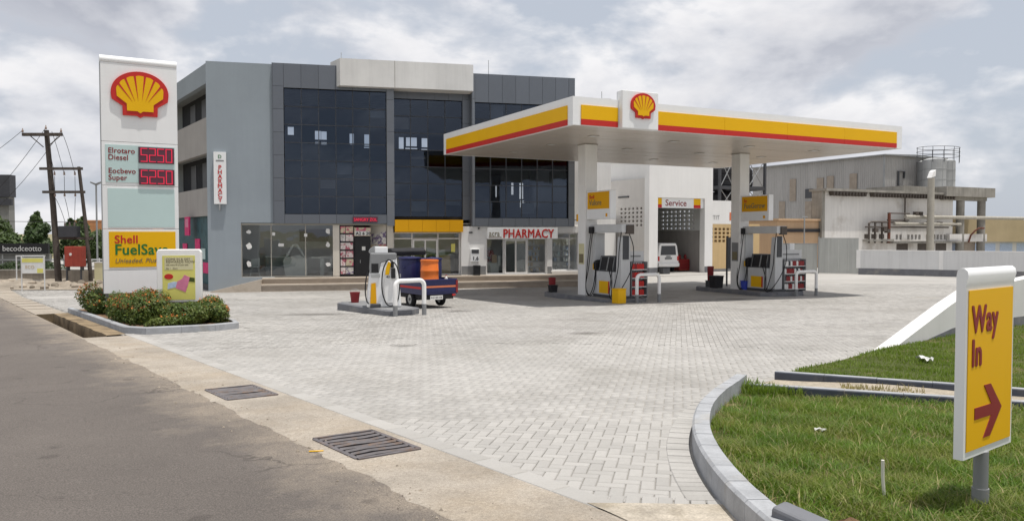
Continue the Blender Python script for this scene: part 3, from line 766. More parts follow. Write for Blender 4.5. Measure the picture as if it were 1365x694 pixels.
def paver_field(P, full, name, jitter):
    k = len(P)
    a = np.where(P[:, 2] == 0, U, U / 2); b = np.where(P[:, 2] == 0, U / 2, U)
    g_ = 0.0028 if full else 0.0045
    ch = 0.006
    zt = np_gz(P[:, 1]) + RNG.uniform(-jitter, jitter, k)
    tx, ty = RNG.uniform(-0.012, 0.012, k), RNG.uniform(-0.012, 0.012, k)
    def ring(ins, dz):
        c = []
        for sa, sb in ((-1, -1), (1, -1), (1, 1), (-1, 1)):
            u = sa * (a - g_ - ins); v = sb * (b - g_ - ins)
            X = P[:, 0] + u * bx_[0] + v * ax[0]; Y = P[:, 1] + u * bx_[1] + v * ax[1]
            c.append(np.stack([X, Y, np_gz(Y) - np_gz(P[:, 1]) + zt + dz + u * tx + v * ty], 1))
        return np.stack(c, 1)
    if not full: return quads_mesh(name, ring(0, 0), 'paver', forecourt, 'stuff')
    V = np.concatenate([ring(0, -0.012), ring(ch, 0)], 1)
    me = bpy.data.meshes.new(name); me.vertices.add(8 * k); me.vertices.foreach_set('co', V.reshape(-1).astype(np.float32))
    f = np.array([[0, 1, 5, 4], [1, 2, 6, 5], [2, 3, 7, 6], [3, 0, 4, 7], [4, 5, 6, 7]], dtype=np.int32).reshape(-1)
    li = (np.arange(k, dtype=np.int32)[:, None] * 8 + f[None, :]).reshape(-1)
    me.loops.add(len(li)); me.loops.foreach_set('vertex_index', li)
    me.polygons.add(5 * k); me.polygons.foreach_set('loop_start', np.arange(0, 20 * k, 4, dtype=np.int32))
    me.update(calc_edges=True); me.materials.append(MATS['paver'])
    return place(me, name, forecourt, kind='stuff')
d = np.hypot(rest[:, 0], rest[:, 1])
paver_field(rest[d < 15], True, 'paver_field', 0.0025)
paver_field(rest[d >= 15], False, 'paver_field', 0.0015)
rsheet('far_paving', 'far_paving', 3.6, 79, 18, 94, -0.006, step=2.0, parent=forecourt, kind=None)
# soldier course along the curved kerb
pts = resample(offset_path(resample(LAWN_K, 0.1), 0.02), 0.108)
outp = offset_path(pts, 0.205)
for i in range(len(pts) - 1):
    if pts[i].y < 5.3 : continue
    a, b, c, d_ = pts[i], pts[i + 1], outp[i + 1], outp[i]
    m_ = (a + b + c + d_) / 4
    def sh(p, z, s): q = m_ + (p - m_) * s; return (q.x, q.y, gz(q.y) + z)
    vs = [sh(p, -0.05, 0.96) for p in (a, b, c, d_)] + [sh(p, 0.0, 0.96) for p in (a, b, c, d_)] + [sh(p, 0.0075 + 0.002 * math.sin(i * 3.3), 0.9) for p in (a, b, c, d_)]
    MB().add(vs, [(3, 2, 6, 7), (0, 4, 5, 1), (0, 3, 7, 4), (1, 5, 6, 2), (4, 7, 11, 8), (7, 6, 10, 11), (6, 5, 9, 10), (5, 4, 8, 9), (8, 11, 10, 9)]).build('paver', 'paver', forecourt)
# header course closing the paving at the near end
for i in range(9):
    w = (0.60 + i * 0.108, 5.30 - 0.014 * i)
    if w[0] > 1.36: break
    o = place(pm, 'paver', forecourt, (w[0], w[1], gz(w[1]) + 0.006), tilt_rot(R(78) + random.uniform(-0.05, 0.05)))
# edging blocks along the gutter strip
t0 = 3.72
k = 0
em = paver_mesh('edging_block', 0.095, 0.24, 0.08).build('edging_block', 'paver', forecourt)
while t0 < 17.9:
    w = rw(3.63, t0 + 0.245)
    o = em if k == 0 else place(em.data, 'edging_block', forecourt)
    o.location = (w[0], w[1], gz(w[1]) + 0.008 + random.uniform(-0.002, 0.002)); o.rotation_euler = tilt_rot(RA + random.uniform(-0.008, 0.008))
    t0 += 0.488; k += 1
# broken mortar bed where the paving stops
tri_sheet('mortar_patch', 'patch_concrete', [(0.50, 5.21), (1.0, 5.19), (1.42, 5.17), (1.45, 4.3), (1.9, 2.4), (3.0, 0.5), (1.2, 1.4), (0.95, 4.2), (0.72, 4.85)],
          lambda x, y: gz(y) + 0.011 + 0.004 * math.sin(9 * x) * math.cos(7 * y), step=0.12)
rsheet('side_pavement', 'strip_concrete', 3.53, 5.4, -8, 2.6, -0.002, step=0.5)

# small things lying about
def lump(name, m, loc, sx, sy, sz, label, cat, seed=1, n=12):
    rnd = random.Random(seed); mb = MB(); prof = []
    rings = 5; vs = []
    for i in range(rings):
        f = i / (rings - 1); r = math.cos(f * math.pi / 2) ** 0.7
        for k in range(n):
            a = 2 * math.pi * k / n; j = rnd.uniform(0.8, 1.15)
            vs.append((sx * r * math.cos(a) * j, sy * r * math.sin(a) * j, sz * f * rnd.uniform(0.85, 1.1)))
    fs = [(i * n + k, i * n + (k + 1) % n, (i + 1) * n + (k + 1) % n, (i + 1) * n + k) for i in range(rings - 1) for k in range(n)]
    o = mb.add(vs, fs).build(name, m, None, loc, smooth=60)
    if label: tag(o, label, cat)
    return o
lump('soil_mound', 'soil', (1.92, 4.42, gz(4.4) + 0.07), 0.17, 0.12, 0.10, 'small heap of reddish brown soil beside the loose kerb block', 'soil', 4, 16)
tag(MB().tube([(0, 0, -0.03), (-0.012, 0.004, 0.12), (-0.016, 0.0, 0.235)], 0.011, 8).build('stick', 'stick_white', None, (2.415, 5.05, z_l1(2.4, 5.05)), smooth=60), 'short white plastic stick stuck upright in the near lawn', 'stick')
def crumple(name, loc, s, label, seed):
    rnd = random.Random(seed); mb = MB(); n = 5
    vs = [(s * (i / n - 0.5) + rnd.uniform(-0.2, 0.2) * s / n, 0.6 * s * (j / n - 0.5), s * rnd.uniform(0.0, 0.28)) for j in range(n + 1) for i in range(n + 1)]
    mb.add(vs, [(j * (n + 1) + i, j * (n + 1) + i + 1, (j + 1) * (n + 1) + i + 1, (j + 1) * (n + 1) + i) for j in range(n) for i in range(n)])
    tag(mb.build(name, 'litter_white', None, loc, (0, 0, seed)), label, 'litter')
crumple('litter', (2.78, 7.05, z_l1(2.8, 7.1) + 0.03), 0.10, 'scrap of white plastic litter in the near lawn', 3)
crumple('litter', (6.05, 11.5, z_l2(6, 11.5) + 0.03), 0.22, 'crumpled white plastic bag on the lawn beyond the kerbs', 5)
crumple('litter', (1.95, 4.30, gz(4.3) + 0.13), 0.05, 'tiny white scrap beside the heap of soil', 8)
tag(MB().box(-0.06, 0.06, -0.011, 0.011, 0, 0.004).build('straw', 'yellow', None, (-1.66, 6.62, gz(6.6) + 0.006), tilt_rot(R(8))), 'flattened yellow strip of plastic on the asphalt', 'litter')

# white ramp wall with grey foot along the lawn's far side
rwall = thing('ramp_wall', 'low white boundary wall ramping down to the paving, dark grey foot', 'wall', (*rw(13.2, WALL_T), 0), RA)
def wz(n): return rz_(n + 13.2, WALL_T)
prof = [(0.0, wz(0) - 0.1), (14, wz(14) - 0.5), (14, 0.80), (6.5, 0.72), (3.2, 0.56), (2.2, 0.30), (0.0, wz(0) + 0.04)]
MB().prism(prof, 0, 0.28, 'y').build('wall_body', 'parapet_white', rwall)
fp = [(0.25, wz(0) - 0.1), (14, wz(14) - 0.5), (14, -0.12), (6.5, -0.12), (3.0, -0.08), (2.3, -0.13), (1.5, -0.24), (0.8, wz(0.8) + 0.06)]
MB().prism(fp, -0.006, 0.02, 'y').build('painted_foot', 'island_grey', rwall)

# oil and water stains on the paving
for k, (x, y, sx, sy, rz) in enumerate(((-5.6, 22.6, 1.3, 0.6, 0.2), (-1.6, 24.0, 0.8, 0.5, 1.0), (1.6, 17.0, 0.5, 0.35, 0.3), (-3.4, 27.4, 0.7, 0.5, 0.8), (5.6, 27.5, 0.8, 0.5, 0.4), (-2.0, 14.6, 0.35, 0.25, 0.1), (9.0, 31.0, 0.9, 0.5, 0.4))):
    o = MB().add([(-1.4, -1.4, 0), (1.4, -1.4, 0), (1.4, 1.4, 0), (-1.4, 1.4, 0)], [(0, 1, 2, 3)]).build('oil_stain', 'oil_stain', forecourt, (x, y, gz(y) + 0.006))
    o.rotation_euler = tilt_rot(rz); o.scale = (sx, sy, 1)

# grit and crumbs along the worn edge of the road
mb = MB(); rnd = random.Random(21)
for i in range(900):
    t_ = 3.0 + 15 * rnd.random() ** 1.5; n_ = min(3.5, rnd.gauss(2.72, 0.16)) if rnd.random() < 0.7 else rnd.uniform(2.2, 3.55)
    w_ = rw(n_, t_); r = rnd.uniform(0.003, 0.009) if rnd.random() < 0.9 else rnd.uniform(0.01, 0.022)
    a = rnd.uniform(0, 6.28); q = [(w_[0] + r * rnd.uniform(0.6, 1.2) * math.cos(a + k * 1.57), w_[1] + r * rnd.uniform(0.6, 1.2) * math.sin(a + k * 1.57)) for k in range(4)]
    z = gz(w_[1]) + 0.004
    mb.add([(p[0], p[1], z) for p in q] + [(w_[0], w_[1], z + r * 0.9)], [(0, 1, 4), (1, 2, 4), (2, 3, 4), (3, 0, 4)])
o = mb.build('gravel', 'rubble', kind='stuff'); o['label'] = 'loose grit scattered along the worn road edge'; o['category'] = 'gravel'

# ================================================================== MAIN BUILDING (local x along the facade, y away from the viewer, z from its ground)
BA = R(13.5)
BZ = GF
bld = thing('office_building', 'three storey grey and white building with dark glass front and ground floor shops', 'building', (-13.721, 35.549, BZ), BA)
def za(v): return v - BZ          # absolute height -> height above the building's ground
TOP = za(9.36)
FL = za(-0.36)                    # shop floor level
SK = (-0.3665, 0.9304)            # the left side runs back at an angle, along the road
# --- grey rendered end wall
MB().wall(0, 2.87, -0.2, TOP, 0, 0.3, [(1.42, 2.9, FL, za(2.13))]).build('end_wall', 'grey_render', bld)
def skew_slab(x0, y0, l0, l1, z0, z1, th=0.25):
    """a slab along the skewed left side, from distance l0 to l1, its outer face on the line from (x0,y0)"""
    a = (x0 + SK[0] * l0, y0 + SK[1] * l0); b = (x0 + SK[0] * l1, y0 + SK[1] * l1)
    nx, ny = SK[1] * th, -SK[0] * th
    return MB().prism([a, b, (b[0] + nx, b[1] + ny), (a[0] + nx, a[1] + ny)], z0, z1)
LS = 9.5
skew_slab(0.004, 0.302, 0, LS, za(8.45), TOP).build('side_band', 'grey_render', bld)
skew_slab(0.004, 0.302, 0, LS, za(5.30), za(6.92)).build('side_band', 'balcony_grey', bld)
skew_slab(0.004, 0.302, 0, LS, za(2.45), za(3.74)).build('side_band', 'balcony_grey', bld)
for l in (0.0, LS):
    for z0, z1 in ((-0.2, za(2.45)), (za(3.74), za(5.30)), (za(6.92), za(8.45))):
        skew_slab(0.01, 0.31, l, l + 0.22, z0, z1, 0.22).build('side_post', 'grey_render', bld)
# recessed verandah: slabs, back wall with windows
for zt in (za(2.6), za(5.45), za(8.62)):
    a = (0.3, 0.32); b = (0.3 + SK[0] * LS, 0.32 + SK[1] * LS)
    MB().prism([a, b, (2.8, b[1]), (2.8, 0.32)], zt, zt + 0.15).build('verandah_slab', 'interior_mid', bld)
for (z0, z1) in ((za(3.6), za(5.45)), (za(6.8), za(8.62))):
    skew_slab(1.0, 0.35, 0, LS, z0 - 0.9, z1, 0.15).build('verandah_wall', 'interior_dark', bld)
    for l in (1.6, 4.0, 6.4):
        skew_slab(0.975, 0.34, l, l + 1.1, z0 - 0.6, z1 - 0.25, 0.02).build('verandah_window', 'charcoal', bld)
MB().prism([(0.2 + SK[0] * LS, 0.3 + SK[1] * LS), (2.8, 0.3 + SK[1] * LS), (2.8, 0.5 + SK[1] * LS), (0.2 + SK[0] * LS, 0.5 + SK[1] * LS)], -0.1, TOP - 0.1, 'z').build('end_screen_wall', 'interior_mid', bld)
# shop glazing at the ground floor of the side, goods behind
skew_slab(0.16, 0.33, 0.1, LS, 0.05, za(2.45), 0.05).build('shop_backdrop', 'teal_dark', bld)
skew_slab(0.02, 0.33, 0.2, LS, 0.0, 0.26, 0.1).build('side_sill', 'charcoal', bld)
for l, z0, z1, w, m in ((2.2, 1.55, 2.35, 0.9, 'hot_pink'), (0.5, 0.75, 1.25, 1.1, 'hot_pink'), (2.4, 0.4, 1.2, 0.8, 'teal_panel'), (1.2, 1.4, 1.9, 0.7, 'teal_panel'), (3.4, 0.35, 1.6, 0.9, 'pink'), (4.8, 0.35, 2.1, 0.9, 'hot_pink')):
    skew_slab(0.11, 0.33, l, l + w, z0, z1, 0.03).build('display_card', m, bld)
skew_slab(-0.26, 0.33, 2.6, 3.5, za(1.55), za(2.45), 0.06).build('shop_sign', 'hot_pink', bld)
skew_slab(-0.27, 0.33, 2.75, 3.35, za(1.95), za(2.35), 0.02).build('shop_sign', 'pink', bld)
# --- floors, rear wall with openings that show the sky, right end wall, roof
RW = 7.9
rear_holes = [(3.19, 3.52, za(7.12), za(7.58)), (4.66, 4.98, za(6.9), za(7.40)), (5.0, 5.30, za(6.9), za(7.38)), (4.66, 4.9, za(6.66), za(6.78)), (5.0, 5.3, za(6.64), za(6.78)),
              (6.56, 6.80, za(6.66), za(7.30)), (7.38, 7.70, za(6.62), za(7.28)), (7.36, 7.70, za(6.50), za(6.57)), (9.33, 9.62, za(6.5), za(7.18)), (9.74, 10.38, za(6.66), za(7.18)), (9.70, 10.4, za(6.50), za(6.58)), (10.64, 11.02, za(6.62), za(7.16)), (10.62, 11.0, za(6.46), za(6.54)),
              (15.0, 15.12, za(3.8), za(4.5)), (15.96, 16.14, za(3.95), za(4.66)), (16.46, 16.74, za(3.7), za(4.66)), (16.5, 16.8, za(3.2), za(3.6)), (17.4, 17.66, za(4.0), za(4.84)), (17.77, 18.12, za(4.1), za(4.85)), (17.4, 18.1, za(3.7), za(3.9)), (18.66, 19.28, za(4.3), za(4.95)), (18.66, 19.28, za(3.75), za(4.2))]
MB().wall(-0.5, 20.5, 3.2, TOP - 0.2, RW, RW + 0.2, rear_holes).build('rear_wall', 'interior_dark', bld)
MB().wall(0.3, 17.2, 0, 3.2, RW, RW + 0.2).build('rear_wall', 'interior_mid', bld)
for z in (za(2.15), za(5.4)):
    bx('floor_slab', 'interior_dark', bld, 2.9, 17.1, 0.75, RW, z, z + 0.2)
bx('roof_slab', 'old_concrete', bld, 0.31, 17.0, 0.31, RW + 0.2, TOP - 0.5, TOP - 0.25)
bx('floor_slab', 'step_tile', bld, 0.3, 17.6, 0.31, RW, FL - 0.2, FL)
bx('shop_back_wall', 'interior_light', bld, 1.0, 17.0, 3.6, 3.7, FL, za(2.09))
bx('shop_ceiling', 'interior_light', bld, 0.8, 17.0, 0.40, RW - 0.01, za(2.10), za(2.14))
for x in (5.9, 8.1, 11.9):
    bx('partition', 'interior_mid', bld, x - 0.06, x + 0.06, 0.9, RW, FL, za(2.15))
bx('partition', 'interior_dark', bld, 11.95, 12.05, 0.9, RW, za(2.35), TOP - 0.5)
bx('right_wall', 'cladding', bld, 17.1, 17.30, 0.36, RW, za(2.0), TOP - 0.02)
bx('right_wall', 'white_wall', bld, 17.45, 17.65, 0.31, 6.0, -0.1, za(2.1))
# white wing behind, and rooftop block
bx('white_wing', 'white_wall', bld, 17.32, 18.6, 1.2, 6, za(2.1), za(6.4))
bx('rooftop_block', 'parapet_white', bld, 18.2, 21.6, 6.2, 9.2, za(2), za(9.55))
# --- cladding panels on dark backing
def panel_row(x0, x1, z0, z1, y, n, m='cladding', th=0.035, gap=0.012, rows=1):
    w = (x1 - x0) / n; h = (z1 - z0) / rows
    pm_ = None
    for r in range(rows):
        for i in range(n):
            if pm_ is None:
                o = MB().box(gap / 2, w - gap / 2, 0, th, gap / 2, h - gap / 2).build('cladding_panel', m, bld); pm_ = o.data
            else: o = place(pm_, 'cladding_panel', bld)
            o.location = (x0 + i * w, y, z0 + r * h)
def backing(x0, x1, z0, z1, y, yb, holes=()):
    MB().wall(x0, x1, z0, z1, y, yb, holes).build('cladding_frame', 'dark_gap', bld)
Y1 = -0.12                                    # front of the cladded bays
g1 = (3.35, 8.00, za(2.54), za(8.30)); g2 = (8.36, 11.72, za(2.45), za(8.10)); g3 = (12.24, 16.98, za(2.40), za(7.98))
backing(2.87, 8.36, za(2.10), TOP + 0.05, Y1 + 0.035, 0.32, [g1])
panel_row(2.87, 3.35, za(2.10), TOP + 0.05, Y1, 1, rows=7)
panel_row(3.35, 8.0, za(8.30), TOP + 0.05, Y1, 6)
panel_row(3.35, 8.0, za(2.10), za(2.54), Y1, 6)
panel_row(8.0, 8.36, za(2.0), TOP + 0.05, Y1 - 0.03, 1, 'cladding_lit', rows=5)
Y2 = 0.42
backing(8.36, 12.1, za(2.30), TOP, Y2 + 0.035, Y2 + 0.3, [g2])
panel_row(8.36, 11.72, za(8.10), TOP, Y2, 5)
panel_row(11.72, 12.1, za(2.30), TOP, Y2, 1, rows=6)
backing(12.1, 17.31, za(2.0), TOP, Y1 + 0.035, 0.36, [g3])
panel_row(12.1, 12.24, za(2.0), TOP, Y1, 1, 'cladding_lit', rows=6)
panel_row(12.24, 16.98, za(7.98), TOP, Y1, 7)
panel_row(12.24, 16.98, za(2.0), za(2.40), Y1, 7)
panel_row(16.98, 17.31, za(2.0), TOP, Y1, 1, rows=7)
bx('bay_return', 'cladding', bld, 12.075, 12.098, Y1 + 0.04, Y2 + 0.3, za(2.0), TOP - 0.01)
bx('bay_return', 'cladding', bld, 2.84, 2.868, Y1 + 0.01, 0.0, za(2.1), TOP + 0.05)
# --- curtain glass, pane by pane, with mullions
def curtain(x0, x1, z0, z1, y, nx, nz):
    w = (x1 - x0) / nx; h = (z1 - z0) / nz
    mb = MB()
    for i in range(1, nx): mb.box(x0 + i * w - 0.02, x0 + i * w + 0.02, y - 0.006, y + 0.08, z0, z1)
    for j in range(1, nz): mb.box(x0, x1, y - 0.004, y + 0.078, z0 + j * h - 0.02, z0 + j * h + 0.02)
    mb.build('mullions', 'mullion', bld)
    p0 = None
    for j in range(nz):
        for i in range(nx):
            if p0 is None:
                o = MB().add([(0.018, 0, 0.018), (w - 0.018, 0, 0.018), (w - 0.018, 0, h - 0.018), (0.018, 0, h - 0.018)], [(0, 1, 2, 3)]).build('pane', 'tinted_glass', bld); p0 = o.data
            else: o = place(p0, 'pane', bld)
            o.location = (x0 + i * w, y + 0.02, z0 + j * h)
            o.rotation_euler = (random.uniform(-0.006, 0.006), 0, random.uniform(-0.006, 0.006))
curtain(g1[0], g1[1], g1[2], g1[3], 0.02, 6, 7)
curtain(g2[0], g2[1], g2[2], g2[3], Y2 + 0.12, 4, 7)
curtain(g3[0], g3[1], g3[2], g3[3], 0.02, 6, 7)
# blinds and office clutter just behind some panes
rb = random.Random(12)
for (x0, x1, z0, z1, yb) in ((g1[0], g1[1], g1[2], g1[3], 0.35), (g2[0], g2[1], g2[2], g2[3], 0.85), (g3[0], g3[1], g3[2], g3[3], 0.42)):
    w_ = (x1 - x0) / (6 if x1 - x0 > 4 else 4); h_ = (z1 - z0) / 7
    for k in range(4):
        i, j = rb.randrange(int((x1 - x0) / w_ + 0.5)), rb.choice((0, 1, 2, 3, 5, 6))
        dz = rb.uniform(0.25, 0.95) * h_
        bx('blind', rb.choice(('interior_mid', 'step_riser', 'balcony_grey')), bld, x0 + i * w_ + 0.05, x0 + (i + 1) * w_ - 0.05, yb + 0.01 * k, yb + 0.01 * k + 0.006, z0 + (j + 1) * h_ - dz, z0 + (j + 1) * h_ - 0.03)
# --- white projecting parapet
MB().prism([(5.87, -0.5), (12.09, -0.5), (12.09, 0.5), (5.45, 0.57)], za(8.44), za(9.68)).build('parapet', 'parapet_white', bld)
bx('parapet_joint', 'old_concrete', bld, 8.36, 8.38, -0.506, -0.499, za(8.44), za(9.68))
for x in (5.95, 13.0):
    MB().cyl((x, 0.3, TOP - 0.3), (x, 0.3, TOP + 0.75), 0.014, n=6).build('lightning_rod', 'steel', bld)
MB().cyl((21.3, 7, za(9.5)), (21.3, 7, za(10.1)), 0.02, n=6).build('lightning_rod', 'steel', bld)
# --- ground floor
def glazing(x0, x1, z0, z1, y, xs=(), zs=(), m='frame_white', fw=0.05, gm='clear_glass', doors=()):
    """frame with given dividing lines, one pane in every opening"""
    X = [x0, *xs, x1]; Z = [z0, *zs, z1]
    mb = MB()
    for i, x in enumerate(X):
        a, b = (x, x + fw) if i == 0 else ((x - fw, x) if i == len(X) - 1 else (x - fw / 2, x + fw / 2))
        mb.box(a, b, y, y + 0.07, z0, z1)
    for i, z in enumerate(Z):
        a, b = (z, z + fw) if i == 0 else ((z - fw, z) if i == len(Z) - 1 else (z - fw / 2, z + fw / 2))
        mb.box(x0 + 0.002, x1 - 0.002, y + 0.004, y + 0.066, a, b)
    fr = mb.build('window_frame', m, bld)
    for i in range(len(X) - 1):
        for j in range(len(Z) - 1):
            MB().add([(X[i] + 0.02, y + 0.035, Z[j] + 0.02), (X[i + 1] - 0.02, y + 0.035, Z[j] + 0.02), (X[i + 1] - 0.02, y + 0.035, Z[j + 1] - 0.02), (X[i] + 0.02, y + 0.035, Z[j + 1] - 0.02)], [(0, 1, 2, 3)]).build('pane', gm, fr)
    return fr
# shop one: frameless glass front
glazing(1.42, 5.62, FL, za(2.10), 0.10, (2.73, 4.26), (), 'frame_beige', 0.035)
bx('lintel', 'frame_beige', bld, 1.42, 8.05, 0.06, 0.31, za(2.04), za(2.098))
bx('pillar', 'cream_wall', bld, 5.50, 5.80, 0.05, 0.4, FL, za(2.04))
for x, z in ((1.75, 1.72), (1.75, 1.05), (1.75, 0.25), (5.28, 1.75), (5.28, 1.12), (5.28, 0.2)):
    w, h = random.uniform(0.09, 0.15), random.uniform(0.10, 0.17)
    pts = [(x + w * math.cos(a) * random.uniform(0.6, 1.15), za(z) + h * math.sin(a) * random.uniform(0.6, 1.15)) for a in np.linspace(0, 2 * math.pi, 10)[:-1]]
    MB().prism(pts, 0.088, 0.094, 'y').build('window_sticker', 'litter_white', bld)
for x, z, w, h in ((2.78, 1.55, 0.13, 0.15), (4.2, 1.5, 0.14, 0.14), (3.05, 1.05, 0.24, 0.14)):
    bx('window_notice', 'litter_white', bld, x, x + w, 0.086, 0.092, za(z), za(z) + h)
# poster wall, door and angled posters
bx('poster_wall', 'black_soft', bld, 5.81, 6.48, 0.12, 0.2, FL, za(2.04))
pz = za(2.0)
for r in range(6):
    hh = 0.33
    x = 5.85
    for w in ((0.22, 0.34) if r not in (2,) else (0.57,)):
        bx('poster', random.choice(('poster_a', 'poster_b', 'poster_c')), bld, x, x + w, 0.108, 0.119, pz - hh, pz - 0.02)
        x += w + 0.025
    pz -= 0.385
dr = bx('door', 'black', bld, 6.50, 7.24, 0.16, 0.22, FL, za(1.50))
bx('notice', 'litter_white', dr, 6.84, 7.0, 0.15, 0.158, za(0.85), za(1.03))
bx('handle', 'steel', dr, 6.75, 6.77, 0.12, 0.15, za(0.25), za(0.4))
sg = bx('shop_sign', 'poster_c', bld, 6.49, 7.25, 0.12, 0.22, za(1.53), za(1.93))
bx('sign_strip', 'litter_white', sg, 6.51, 7.23, 0.112, 0.119, za(1.55), za(1.76))
lettering('A2 6 20', 0.2, 'black', sg, (6.56, 0.108, za(1.58)), bold=0.008, depth=0.002)
for r in range(2):
    MB().add([(7.26, 0.75, za(1.1) - r * 0.55), (7.98, 0.22, za(1.1) - r * 0.55), (7.98, 0.22, za(1.75) - r * 0.6), (7.26, 0.75, za(1.6) - r * 0.5)], [(0, 1, 2, 3)]).build('poster', 'poster_b' if r == 0 else 'poster_c', bld)
MB().add([(7.26, 0.77, FL), (8.0, 0.24, FL), (8.0, 0.24, za(2.04)), (7.26, 0.77, za(2.04))], [(0, 1, 2, 3)]).build('angled_wall', 'cream_wall', bld)
bx('pillar', 'cream_wall', bld, 8.02, 8.30, 0.02, 0.45, FL, za(2.095))
led = bx('led_sign', 'display', bld, 6.41, 7.56, Y1 - 0.08, Y1 - 0.005, za(2.17), za(2.43))
lettering('SANGRY ZOL', 0.2, 'digit', led, (6.46, Y1 - 0.085, za(2.23)), bold=0.004, depth=0.002, sx=0.86)
# yellow fascia over shop two
for i in range(5):
    bx('yellow_panel', 'yellow_deep', bld, 8.37 + i * 0.655, 8.37 + i * 0.655 + 0.645, -0.20, -0.16, za(1.72), za(2.30))
bx('fascia_box', 'yellow_deep', bld, 8.372, 11.64, -0.155, 0.5, za(1.73), za(2.29))
glazing(8.31, 11.56, FL, za(1.70), 0.28, (9.22, 10.48), (za(1.40),), 'frame_white', 0.055)
d1 = glazing(9.25, 10.45, FL + 0.02, za(1.37), 0.20, (9.85,), (), 'frame_white', 0.07)
bx('yellow_notice', 'poster_yellow', bld, 11.12, 11.32, 0.26, 0.27, za(0.75), za(1.15))
# white wall of the pharmacy
MB().wall(11.58, 17.66, FL - 0.2, za(1.995), 0.0, 0.3, [(12.83, 15.90, FL, za(1.42)), (16.17, 17.55, za(-0.20), za(1.68))]).build('shop_wall', 'white_wall', bld)
bx('dado', 'mid_grey', bld, 11.585, 12.80, -0.006, 0.0, FL, za(0.06))
bx('dado', 'mid_grey', bld, 15.92, 16.16, -0.006, 0.0, FL, za(0.0))
glazing(12.83, 15.90, FL, za(1.42), 0.12, (13.70, 14.94), (), 'frame_white', 0.06)
glazing(13.74, 14.90, FL + 0.02, za(1.36), 0.07, (14.32,), (), 'frame_white', 0.08)
glazing(16.17, 17.55, za(-0.20), za(1.68), 0.12, (17.1,), (za(1.40),), 'frame_white', 0.05)
bx('window_sill', 'white_paint', bld, 16.12, 17.6, -0.05, 0.0, za(-0.27), za(-0.205))
ps = bx('pharmacy_sign', 'white_sign', bld, 12.85, 16.42, -0.14, -0.002, za(1.38), za(1.93), bev=0.01)
lettering('PHARMACY', 0.60, 'red', ps, (13.62, -0.148, za(1.44)), bold=0.016, depth=0.008, sx=0.80)
lettering('acra', 0.40, 'text_grey', ps, (12.92, -0.146, za(1.52)), bold=0.002, depth=0.004, sx=0.8)
bx('sign_strip', 'step_riser', ps, 12.9, 13.55, -0.146, -0.141, za(1.44), za(1.49))
bx('wall_lamp', 'charcoal', bld, 11.95, 12.12, -0.06, 0.0, za(1.66), za(1.73))
bx('wall_lamp', 'charcoal', bld, 12.4, 12.46, -0.08, 0.0, za(1.85), za(1.95))
wb_ = bx('wall_unit', 'white_sign', bld, 12.02, 12.46, -0.14, -0.002, za(0.27), za(0.90), bev=0.02)
bx('screen', 'charcoal', wb_, 12.06, 12.42, -0.148, -0.141, za(0.68), za(0.87))
lettering('1.6', 0.24, 'black', wb_, (12.10, -0.146, za(0.36)), bold=0.008, depth=0.002)
# vertical sign on the end wall
vs = bx('hanging_sign', 'white_sign', bld, 0.30, 0.83, -0.16, -0.02, za(2.97), za(5.30), bev=0.01)
bx('sign_bracket', 'steel', vs, 0.5, 0.56, -0.1, -0.002, za(2.7), za(2.97))
zz = za(4.52)
for ch in 'PHARMACY':
    lettering(ch, 0.27, 'red', vs, (0.565, -0.168, zz), bold=0.006, depth=0.006, align='CENTER')
    zz -= 0.208
lettering('D', 0.22, 'green', vs, (0.565, -0.167, za(5.02)), bold=0.002, depth=0.003, align='CENTER')
bx('sign_strip', 'mid_grey', vs, 0.40, 0.74, -0.165, -0.161, za(4.88), za(4.94))
# yellow projecting sign at the far corner
ysg = bx('corner_sign', 'yellow_deep', bld, 17.36, 17.86, -0.3, -0.22, za(2.25), za(2.60))
lettering('!', 0.28, 'text_grey', ysg, (17.6, -0.306, za(2.33)), bold=0.008, depth=0.002)
bx('sign_bracket', 'steel', ysg, 17.4, 17.45, -0.22, 0.36, za(2.3), za(2.34))
# --- steps and ramp
for z0, z1, y0, x0 in ((0.0, FL - 0.28, -0.95, 2.35), (FL - 0.28, FL - 0.02, -0.55, 2.35)):
    bx('step', 'step_tile', bld, x0, 17.9, y0, -0.002, z1 - 0.06, z1)
    bx('step_riser', 'step_riser', bld, x0 + 0.01, 17.88, y0 + 0.03, -0.004, z0 - 0.2, z1 - 0.062)
MB().prism([(0.2, -0.2), (2.35, -0.2), (2.35, FL - 0.05), (2.3, FL - 0.05), (0.2, 0.04)], -0.95, -0.80, 'y').build('ramp_kerb', 'step_tile', bld)
MB().prism([(0.2, -0.2), (2.35, -0.2), (2.35, FL - 0.1), (0.2, 0.0)], -0.80, -0.004, 'y').build('ramp', 'step_tile', bld)
# --- what stands inside the shops
def inside_thing(name, label, cat, x, y, z=None, rz=0.0, group=None):
    c, s = math.cos(BA), math.sin(BA)
    return thing(name, label, cat, (-13.721 + c * x - s * y, 35.549 + s * x + c * y, (FL if z is None else z) + BZ), BA + rz, group)
t = inside_thing('display_counter', 'white chamfered display counter behind the frameless shop glass', 'counter', 3.75, 1.3)
MB().prism([(-0.45, 0.0), (0.55, 0.0), (0.55, 0.78), (0.2, 1.0), (-0.35, 0.88), (-0.55, 0.7)], -0.25, 0.25, 'y').build('cabinet', 'interior_light', t)
MB().prism([(-0.55, 0.7), (-0.47, 0.7), (-0.05, 1.42), (0.05, 1.42), (0.48, 0.8), (0.55, 0.8), (0.12, 1.5), (-0.12, 1.5)], -0.2, -0.15, 'y').build('canopy_frame', 'interior_light', t)
t = inside_thing('shop_table', 'white table near the pillar behind the frameless shop glass', 'table', 5.0, 1.6)
